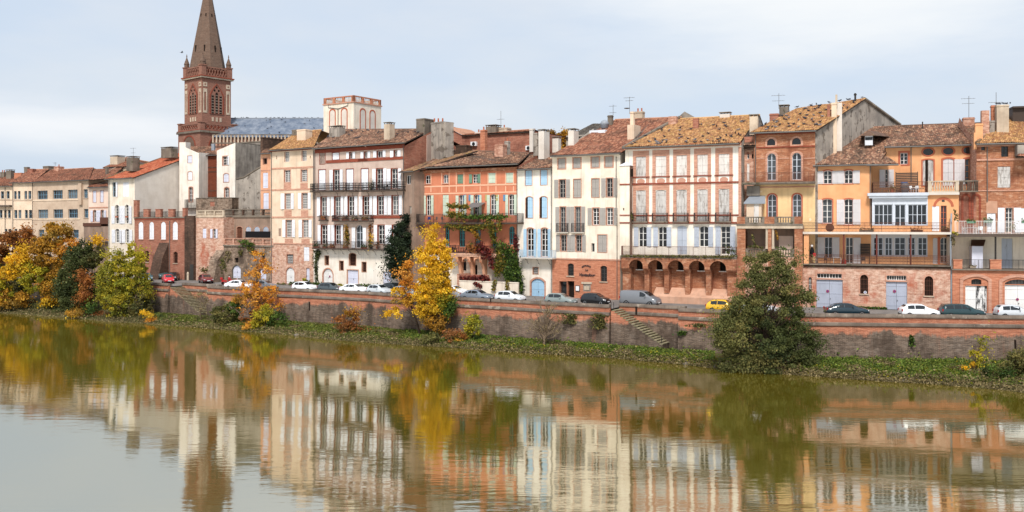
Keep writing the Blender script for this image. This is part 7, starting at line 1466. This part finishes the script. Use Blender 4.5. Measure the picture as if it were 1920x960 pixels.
climber(ORANGE, OZ, [(330, 30, 520, 40, 22, -1.7, VINE), (330, 110, 480, 130, 30, -1.8, VINE), (480, 130, 860, 130, 22, -1.85, GREEN), (330, 210, 560, 230, 26, -1.5, VINE), (560, 230, 700, 200, 30, -1.5, VINE), (690, 130, 740, 260, 28, -1.8, VINE), (800, 110, 810, 240, 20, -1.85, VINE), (560, 250, 620, 330, 22, -1.4, AMBER), (720, 270, 760, 360, 26, -1.2, VINE)], 'yellow green vine trailing over the upper balcony of the orange house')
climber(ORANGE, OZ, [(760, 400, 900, 420, 40, -1.2, GREEN), (800, 440, 820, 620, 55, -1.3, VINE), (880, 430, 890, 640, 55, -1.2, GREEN), (760, 520, 780, 640, 36, -1.4, VINE), (930, 480, 940, 800, 34, -1.2, GREEN), (860, 640, 900, 720, 40, -1.5, GREEN), (760, 700, 755, 790, 16, -3.1, VINE), (870, 700, 870, 780, 16, -3.1, VINE), (960, 560, 1000, 790, 30, -1.0, GREEN)], 'dense green creeper curtain between orange house and white house', dens=95)
climber(ORANGE, OZ, [(440, 690, 700, 690, 22, -2.7, WINE), (620, 390, 700, 480, 40, -1.8, WINE), (690, 430, 740, 600, 26, -1.6, WINE), (640, 660, 690, 700, 22, -2.7, WINE), (520, 410, 640, 420, 20, -1.7, RUST), (575, 720, 640, 760, 10, -3.05, WINE), (940, 300, 950, 560, 16, -.4, WINE)], 'wine red creeper over the low wall and lower balcony of the orange house')
climber(BALC, (490, 370, 4.8), [(500, 480, 490, 620, 24, -.15, DGREEN), (490, 620, 500, 750, 14, -.12, DGREEN), (520, 480, 520, 530, 18, -.2, DGREEN)], 'dark ivy column climbing beside the arched cellar door', 'ivy', 'ivy', .18, 110)
climber(BALC, (490, 370, 4.8), [(765, 250, 775, 400, 20, -.25, AMBER), (770, 300, 770, 420, 14, -.25, VINE)], 'autumn climber left of the fanlight door on the balconied house', 'climbing_vine', 'vine', .17, 90)
climber(BALC, (620, 370, 4.8), [(355, 240, 352, 400, 18, -.25, RUST), (352, 380, 350, 450, 14, -.3, GREEN)], 'autumn climber right of the fanlight door on the balconied house', 'climbing_vine', 'vine', .17, 90)
climber(PINK, (360, 370, 4.8), [(90, 660, 210, 650, 22, -.6, OLIVE), (330, 480, 300, 560, 26, -.3, DRY*.8)], 'olive weeds growing along the foot of the pink brick house', 'wall_weeds', 'weeds', .2, 60)
climber(PINK, (360, 370, 4.8), [(430, 395, 560, 430, 26, -.4, GREEN), (500, 440, 560, 500, 18, -.3, VINE), (270, 560, 290, 660, 24, -2.7, OLIVE), (430, 470, 440, 520, 18, -.25, OLIVE)], 'green creeper spilling from the lower stone terrace balustrade', 'climbing_vine', 'vine', .2, 70)
climber(GAL, (1500, 400, 4.8), [(520, 848, 780, 856, 8, -.35, GREEN), (100, 840, 130, 842, 5, -.3, GREEN)], 'strip of green weeds at the foot of the brick garage wall', 'wall_weeds', 'weeds', .16, 150)
climber(BEIGE, (490, 370, 4.8), [(250, 775, 420, 760, 16, -1.2, GREEN), (150, 780, 215, 778, 10, -1.0, OLIVE), (370, 735, 410, 750, 10, -1.0, YGREEN)], 'low green bushes at the foot of the beige house', 'wall_shrub', 'shrub', .2, 90)
climber(BALC, (490, 370, 4.8), [(440, 775, 555, 780, 16, -1.0, GREEN), (690, 785, 730, 800, 10, -.9, YGREEN), (880, 800, 1040, 800, 14, -1.0, GREEN)], 'green bushes behind the parked cars at the balconied house', 'wall_shrub', 'shrub', .2, 90)
climber(CORNER, (1760, 390, 4.3636), [(125, 20, 150, 90, 18, -.2, OLIVE), (125, 205, 150, 210, 12, -.35, YGREEN), (120, 230, 125, 300, 10, -.2, DRY*.7)], 'scraggly creeper at the junction of gallery house and brick corner house', 'climbing_vine', 'vine', .17, 60)
climber(LOG, (1360, 340, 4.8), [(240, 480, 270, 600, 14, -3.3, OLIVE), (450, 440, 470, 520, 10, -3.3, AMBER), (480, 595, 540, 600, 14, -3.4, GREEN), (200, 580, 340, 600, 8, -3.4, OLIVE)], 'thin plants climbing the loggia piers above the big tree', 'climbing_vine', 'vine', .15, 60)
climber(ARC, (1160, 370, 4), [(820, 380, 880, 430, 22, -2.0, DGREEN), (30, 440, 860, 448, 7, -2.0, OLIVE), (80, 90, 110, 160, 10, -.7, OLIVE)], 'moss and potted greenery along the long arcade balcony', 'balcony_plants', 'plants', .15, 80)
for (a_, b_, yy) in ((1000, 1143, 5), (1147, 1270, 5)): pass
def wallweed(px, y0, y1, hw, pl, label, n=500):
    a, b = on_wall(px, y0), on_wall(px, y1); q = np.stack([RNG.normal(a.x, hw*a.y/FPX, n), np.full(n, a.y - .35) + RNG.normal(0, .12, n) - (RNG.random(n))*.1, RNG.uniform(b.z, a.z, n)], 1); tag(link('wall_weeds', leaf_mesh('wall_weeds', q, pl[RNG.integers(len(pl), size=n)]*(.6 + .6*RNG.random((n, 1))), .16)), label, 'weeds')
wallweed(1125, 588, 616, 8, OLIVE, 'olive weeds hanging on the quay wall just left of the right river steps', 700); wallweed(1070, 588, 606, 10, OLIVE, 'mossy weeds on the quay wall behind the leafless bush', 500); wallweed(1707, 628, 650, 2.5, GREEN, 'green tuft hanging below a drain hole on the right quay wall', 160); wallweed(1278, 620, 628, 5, GREEN, 'green tuft on the wall corner right of the river steps', 160); wallweed(1310, 606, 612, 10, OLIVE, 'thin moss line on the wall left of the big tree', 200)
# ============================================================ small things on balconies, terraces and roofs
def flowers(h, u, w, z, lw, pl, label, pot='terracotta', hgt=.35, name='flower_box', n=90, sz=.12, cat='planter'):
    r = tag(empty(name, tuple(h.world(u, w, z)), h.rz()), label, cat, 'planters on balconies'); MB().box(-lw/2, lw/2, -.13, .13, 0, .24).box(-lw/2 - .02, lw/2 + .02, -.15, .15, .20, .25).build('trough', pot, r)
    q = np.stack([RNG.uniform(-lw/2, lw/2, n), RNG.normal(0, .13, n), .22 + np.abs(RNG.normal(0, hgt*.55, n))], 1); link('foliage', leaf_mesh('foliage', q, pl[RNG.integers(len(pl), size=n)]*(.7 + .6*RNG.random((n, 1))), sz), r)
def pot(h, u, w, z, pl, label, hgt=.6, s=1.0, m='terracotta', cat='plant'):
    r = tag(empty('potted_plant', tuple(h.world(u, w, z)), h.rz()), label, cat, 'potted plants'); MB().lathe((0, 0, 0), [(.13*s, 0), (.19*s, .3*s), (.21*s, .32*s), (.21*s, .36*s)], 10).build('pot', m, r)
    n = 110; q = RNG.normal(size=(n, 3))*np.array([.2, .2, hgt*.35])*s + np.array([0, 0, .36*s + hgt*.5]); link('foliage', leaf_mesh('foliage', q, pl[RNG.integers(len(pl), size=n)]*(.7 + .6*RNG.random((n, 1))), .13), r)
ua, ub, wf, z = BB2
for i, (f, pl, lb) in enumerate(((.04, GREEN, 'at the left end of the lower balcony'), (.17, DGREEN, 'second from the left on the lower balcony'), (.27, RUST, 'below the second window of the lower balcony'), (.46, AMBER, 'left of the fanlight door on the lower balcony'), (.71, GREEN, 'right of the fanlight door on the lower balcony'))): flowers(BALC, ua + (ub-ua)*f, wf + .3, z, 1.1, pl, 'terracotta planter ' + lb + ' of the balconied house', hgt=.5, n=130)
pot(BALC, ua + (ub-ua)*.80, wf + .4, z, YELLOW, 'potted yellow shrub on the lower balcony of the balconied house', 1.6, 1.3, 'dark_plastic'); pot(BALC, ua + (ub-ua)*.88, wf + .4, z, RUST, 'potted reddish plant on the lower balcony of the balconied house', .7, 1.1)
BALC.Z(620, 220, 4.8); u0_, z0_ = BALC.uz(180, 930, -.8)
for i, (x, pl) in enumerate(((40, WINE), (130, RUST), (215, DRY), (310, AMBER))): u_ = BALC.u(x, -.6); flowers(BALC, u_, -.55, BALC.uz(180, 930, -.8)[1], 1.25, pl, ('wine red flower trough, leftmost on the middle balcony', 'rusty flower trough, second on the middle balcony', 'dry straw coloured trough, third on the middle balcony', 'amber flower trough, rightmost on the middle balcony')[i], hgt=.5, n=150)
flowers(BALC, (BB3[0]+BB3[1])/2, BB3[2] + .2, BB3[3], 1.0, RUST, 'rusty flower box on the single window balconet left of the middle balcony', hgt=.45, n=130)
zb4 = BALC.uz(450, 655, -.9)[1]; pot(BALC, BALC.u(362, -.6), -.5, zb4, DGREEN, 'dark leafy potted plant on the top balcony, left of the bistro chairs', 1.0, 1.1, 'dark_plastic')
def chair(h, u, w, z, mat, label, turn=0, s=1.0, grp='balcony chairs'):
    p_ = h.world(u, w, z); r = tag(empty('garden_chair', tuple(p_), h.rz() + R(turn)), label, 'chair', grp)
    MB().box(-.22, .22, -.22, .22, .42, .46).build('seat', mat, r); MB().box(-.22, .22, .19, .23, .46, .85).build('backrest', mat, r)
    for x in (-.19, .19):
        for y in (-.19, .19): MB().box(x - .02, x + .02, y - .02, y + .02, 0, .42).build('leg', mat, r)
    for x in (-.23, .23): MB().box(x - .025, x + .025, -.22, .2, .60, .64).build('armrest', mat, r)
def table(h, u, w, z, mat, label, lx=.9, ly=.8, hh=.72):
    r = tag(empty('garden_table', tuple(h.world(u, w, z)), h.rz()), label, 'table'); MB().box(-lx/2, lx/2, -ly/2, ly/2, hh - .04, hh).build('tabletop', mat, r)
    for x in (-lx/2 + .08, lx/2 - .08):
        for y in (-ly/2 + .08, ly/2 - .08): MB().box(x - .03, x + .03, y - .03, y + .03, 0, hh - .04).build('leg', mat, r)
table(BALC, BALC.u(470, -.5), -.45, zb4, 'iron_dark', 'dark bistro table on the top balcony of the balconied house', .5, .5); chair(BALC, BALC.u(440, -.5), -.5, zb4, 'iron_dark', 'dark bistro chair left of the table on the top balcony', 90); chair(BALC, BALC.u(500, -.5), -.5, zb4, 'iron_dark', 'dark bistro chair right of the table on the top balcony', -90)
ua, ub, wf, z = ORB
for i, f in enumerate((.10, .17, .25, .72)): chair(ORANGE, ua + (ub-ua)*f, wf + .8, z, ('blue_paint', 'grey_cloth', 'grey_cloth', 'plastic_white')[i], ('blue chair at the left end of the upper balcony', 'grey chair next to the blue one on the upper balcony', 'grey chair third on the upper balcony', 'white chair right of the awning on the upper balcony')[i] + ' of the orange house', (20, -30, 160, 0)[i])
ORANGE.Z(750, 210, 4.8); uA, zA = ORANGE.uz(600, 862, -1.5); uB, zB = ORANGE.uz(720, 822, -1.5)
aw = tag(empty('awning', tuple(ORANGE.world(uA, -1.6, zA)), ORANGE.rz()), 'grey fabric awning over the upper balcony of the orange house', 'awning'); m2 = MB(); l = uB - uA; m2.v = [(0, -.3, 0), (l, -.3, .1), (l, 1.5, .75), (0, 1.5, .75), (0, -.3, -.03), (l, -.3, .07), (l, 1.5, .72), (0, 1.5, .72)]; m2.f = [(0, 1, 2, 3), (7, 6, 5, 4), (0, 4, 5, 1), (1, 5, 6, 2), (3, 2, 6, 7), (0, 3, 7, 4)]; m2.build('canopy', 'grey_cloth', aw); MB().tube([(0, -.3, 0), (0, -.3, -1.9)], .03).tube([(l, -.3, .1), (l, -.3, -1.9)], .03).build('poles', 'iron_dark', aw)
ua, ub, wf, z = LOB
table(ORANGE, ua + 1.2, wf + .8, z, 'wood_dark', 'dark wooden table on the lower balcony of the orange house', 1.4, .8); chair(ORANGE, ua + .3, wf + .8, z, 'wood_dark', 'dark chair left of the table on the lower balcony', 90); chair(ORANGE, ua + 2.3, wf + .8, z, 'wood_dark', 'dark chair right of the table on the lower balcony', -90); pot(ORANGE, ua + 3.4, wf + .5, z, GREEN, 'leafy potted plant on the lower balcony of the orange house', .9, 1.3); pot(ORANGE, ua + 4.6, wf + .5, z, WINE, 'wine red potted plant on the lower balcony of the orange house', .8, 1.3)
# gallery house
GAL.Z(1620, 220, 4.3636); zA, zB, zC = GZ; U = lambda x, w: GAL.u(x, w)
chair(GAL, U(385, 2.6), 2.6, zC, 'plastic_white', 'white plastic chair on the roof terrace beside the slatted screen', 30); chair(GAL, U(425, 2.6), 2.7, zC, 'plastic_white', 'white plastic chair right of the other one on the roof terrace', -40)
r = tag(empty('covered_barbecue', tuple(GAL.world(U(335, 2.7), 2.7, zC)), GAL.rz()), 'round barbecue under a grey cover with blue cloth on the roof terrace', 'barbecue'); MB().lathe((0, 0, 0), [(.36, 0), (.46, .3), (.5, .9), (.42, 1.1), (.1, 1.2)], 12).build('cover', 'grey_cloth', r, True); MB().box(-.45, .3, -.3, .3, 1.15, 1.3).build('cloth', 'blue_cloth', r)
pot(GAL, U(228, 2.6), 2.4, zC, DRY, 'dry potted plant on the roof terrace left of the screen', .4, 1.2); table(GAL, U(175, 3.2), 3.2, zC, 'grey_cloth', 'low grey table before the small shuttered window on the roof terrace', .9, .6, .5)
for i, (x, pl) in enumerate(((430, RUST), (665, OLIVE), (20, DRY))): flowers(GAL, U(x, .4), .3, zB, (1.3, .9, 1.6)[i], pl, ('wicker planter on the upper gallery in front of the veranda', 'olive planter on the upper gallery by the arched doorway', 'long stone trough on the upper gallery near the red post')[i], 'wood_brown' if i < 2 else 'stone_grey', n=60)
GAL.Z(1500, 400, 4.8)
r = tag(empty('round_basket', tuple(GAL.world(U(268, .3), .4, zB)), GAL.rz()), 'round brown wicker disc leaning on the upper gallery railing', 'basket'); m2 = MB().lathe((0, 0, 0), [(.05, 0), (.48, 0), (.5, .06), (.05, .08)], 16); m2.v = [(a_, c_, .5 + b_) for a_, b_, c_ in m2.v]; m2.build('disc', 'wood_brown', r)
table(GAL, U(335, 1.0), 1.0, zA, 'iron_white', 'white round topped table on the lower gallery', 1.0, .7); chair(GAL, U(290, 1.0), 1.0, zA, 'iron_dark', 'dark chair left of the white table on the lower gallery', 90); chair(GAL, U(240, 1.0), 1.2, zA, 'wood_dark', 'brown chair at the left end of the lower gallery', 40); chair(GAL, U(570, 1.0), 1.0, zA, 'iron_dark', 'dark chair before the dark slatted board on the lower gallery', 0)
r = tag(empty('coat_stand', tuple(GAL.world(U(108, .9), .9, zA)), GAL.rz()), 'dark coats and red bag on a stand, left end of the lower gallery', 'coat stand'); MB().tube([(0, 0, 0), (0, 0, 2.1)], .03).build('pole', 'iron_dark', r); MB().lathe((0, 0, .75), [(.12, 0), (.3, .2), (.26, .8), (.14, 1.15), (.05, 1.25)], 9).build('coats', 'black_cloth', r, True); MB().box(.12, .45, -.3, -.05, .85, 1.25).build('bag', 'red_paint', r); MB().lathe((-.02, 0, 1.95), [(.04, 0), (.16, .08), (.17, .2), (.06, .32)], 9).build('hat', 'plastic_white', r, True)
r = tag(empty('slatted_board', tuple(GAL.world(U(543, 2.1), 2.1, zA)), GAL.rz()), 'dark slatted wooden board leaning on the lower gallery wall', 'board')
for i in range(8): MB().box(0, 1.1, 0, .04, .9 + i*.19, 1.05 + i*.19).build('slat', 'wood_dark', r)
MB().box(.03, .1, .04, .08, 0, 2.4).box(1.0, 1.07, .04, .08, 0, 2.4).build('uprights', 'wood_dark', r)
for i, x in enumerate((395, 425)): MB_ = None
tag(MB().box(-.22, .22, -.16, .16, 0, .5).box(-.18, .18, -.12, .12, .5, .56).build('storage_box', 'red_paint', loc=tuple(GAL.world(U(395, .3), .35, zA))), 'red box behind the railing at the foot of the red gallery post', 'box')
# corner house terrace
CORNER.Z(1760, 390, 4.3636); zq = CORNER.uz(300, 212, -.2)[1]; U2 = lambda x, w: CORNER.u(x, w)
table(CORNER, U2(262, .8), .9, zq, 'plastic_white', 'white plastic table on the terrace of the brick corner house', 1.3, .8); chair(CORNER, U2(215, .8), 1.0, zq, 'plastic_white', 'white plastic chair left of the terrace table', 90); chair(CORNER, U2(318, .8), .9, zq, 'plastic_white', 'white plastic chair right of the terrace table', -70); chair(CORNER, U2(350, .8), 1.3, zq, 'plastic_white', 'white plastic chair at the wall behind the terrace table', -20)
for i, x in enumerate((222, 405, 660)): flowers(CORNER, U2(x, 2.6), -.2 if i != 1 else 2.55, zq + (1.2 if i != 1 else 1.3), .9, GREEN, ('green flower box hung left on the white terrace railing', 'green flower box under the white shutter on the terrace', 'green flower box hung right on the white terrace railing')[i], 'shutter_green', .25, n=60)
pot(CORNER, U2(610, 1), 1.2, zq, DRY, 'dry potted plant before the shuttered window on the terrace', .7, 1.1); zq1 = CORNER.uz(300, 495, 0)[1]; flowers(CORNER, U2(278, .6), .5, zq1, .6, DRY, 'square pale planter behind the dark lower railing of the corner house', 'stone_cream', .2, n=30)
# notices on the garage doors
def notice(h, fr, x, y, label, red=True, w=0.0, rad=.17):
    h.Z(*fr); u, z = h.uz(x, y); r = tag(empty('no_parking_sign', tuple(h.world(u, .10 + w, z)), h.rz()), label, 'sign', 'no parking signs')
    m2 = MB().lathe((0, 0, 0), [(rad, 0), (rad, .015)], 16); m2.v = [(a_, -c_, b_) for a_, b_, c_ in m2.v]; m2.build('ring', 'red_paint' if red else 'plastic_white', r); m2 = MB().lathe((0, 0, 0), [(rad*.72, .015), (rad*.72, .022)], 16); m2.v = [(a_, -c_, b_) for a_, b_, c_ in m2.v]; m2.build('disc', 'blue_paint', r); MB().box(-rad*.7, rad*.7, -.03, -.023, -.02, .02).build('bar', 'red_paint' if red else 'plastic_white', r)
notice(GAL, (1500, 400, 4.8), 249, 701, 'round red no parking sign on the left grey blue garage door'); notice(GAL, (1640, 400, 4.8), 179, 702, 'round red no parking sign on the right grey blue garage door'); notice(GAL, (1500, 400, 4.8), 587, 712, 'round white and blue sign in the barred arched garage window', False); notice(BALC, (490, 370, 4.8), 612, 712, 'round red no parking sign on the arched white cellar door', True, 0, .16); notice(CORNER, (1760, 390, 4.3636), 592, 732, 'round no parking sign on the rightmost white garage door', True, 0, .15)
# ---- pigeons
bm_ = MB(); prof = [(.01, -.2), (.05, -.15), (.085, -.05), (.085, .05), (.05, .13), (.035, .16)]; bm_.lathe((0, 0, 0), prof, 7); bm_.v = [(c_, a_, b_*.9 + .13) for a_, b_, c_ in bm_.v]; hd = MB().lathe((.17, 0, .2), [(.01, -.05), (.045, -.02), (.045, .03), (.01, .06)], 6); n0 = len(bm_.v); bm_.v += hd.v; bm_.f += [tuple(i + n0 for i in f) for f in hd.f]; bm_.box(-.36, -.15, -.035, .035, .09, .115).box(-.02, .0, -.03, -.02, 0, .08).box(-.02, .0, .02, .03, 0, .08); n0 = len(bm_.v); bm_.v += [(.21, -.012, .21), (.21, .012, .21), (.27, 0, .2)]; bm_.f += [(n0, n0+1, n0+2)]
pg = bm_.mesh('pigeon', 'pigeon', True); pg2 = pg.copy(); pg2.materials.clear(); plain('pigeon_pale', S0(120, 118, 122), .7); pg2.materials.append(MATS['pigeon_pale'])
def pigeons(h, q, n, label, v0=0, v1=1, pw=1.0, seed=1, grp='pigeons on the roofs'):
    rg = random.Random(seed)
    for i in range(n):
        a, b = rg.random(), v0 + (v1-v0)*rg.random()**pw; p_ = (q[0]*(1-a) + q[1]*a)*(1-b) + (q[3]*(1-a) + q[2]*a)*b; o = link('pigeon', pg if rg.random() < .8 else pg2, None, tuple(h.world(p_.x, p_.y, p_.z + .09)), rg.uniform(0, 6.28)); o.scale = (1.15,)*3; tag(o, label, 'pigeon', grp)
def rq_of(h, fr, c): h.Z(*fr); return [Vector((h.uz(x, y, w)[0], w, h.uz(x, y, w)[1])) for x, y, w in c]
q = ARC_Q; pigeons(ARC, q, 62, 'dark pigeon perched on the lichen covered roof of the arcaded white house', .04, .75, 1.7, 3)
q = LOG_Q; pigeons(LOG, q, 58, 'dark pigeon perched on the roof slope above the brick house with arched windows', .05, .95, 1.0, 4); pigeons(LOG, [q[3], q[2], q[2], q[3]], 9, 'dark pigeon sitting on the ridge of the brick house with arched windows', 0, .01, 1, 5, 'pigeons on the ridge')
q = [Vector(v_) for v_ in NAVE_Q]; pigeons(NAVE, q, 34, 'tiny dark pigeon on the slate church roof', .1, .95, 1, 6); pigeons(NAVE, [q[3], q[2], q[2], q[3]], 26, 'tiny dark pigeon lined up along the church roof ridge', 0, .01, 1, 7, 'pigeons on the church ridge')
q = BALC_Q; pigeons(BALC, q, 22, 'dark pigeon on the brown tiled roof of the balconied house', .3, .98, .8, 8)
q = CORNER_CH; [tag(link('pigeon', pg, None, tuple(CORNER.world(q[0] + .25*i, q[1] + .3 + .2*(i % 3), q[2] + .1)), random.uniform(0, 6)), 'dark pigeon on the big pale chimney at the right edge', 'pigeon', 'pigeons on the right chimney') for i in range(7)]
p_ = P(341, 150); tag(link('flying_bird', bm_.mesh('flying_bird', 'pigeon'), None, (p_[0], 150, Zat(100, 150)), .6), 'tiny dark bird flying in the sky left of the church spire', 'bird'); fb = bpy.data.objects['flying_bird']; MB().poly([(-.1, 0, .2), (.1, 0, .2), (.02, .55, .32), (-.12, .5, .32)]).poly([(-.1, 0, .2), (.1, 0, .2), (.02, -.55, .3), (-.12, -.5, .3)]).build('wings', 'pigeon', fb)
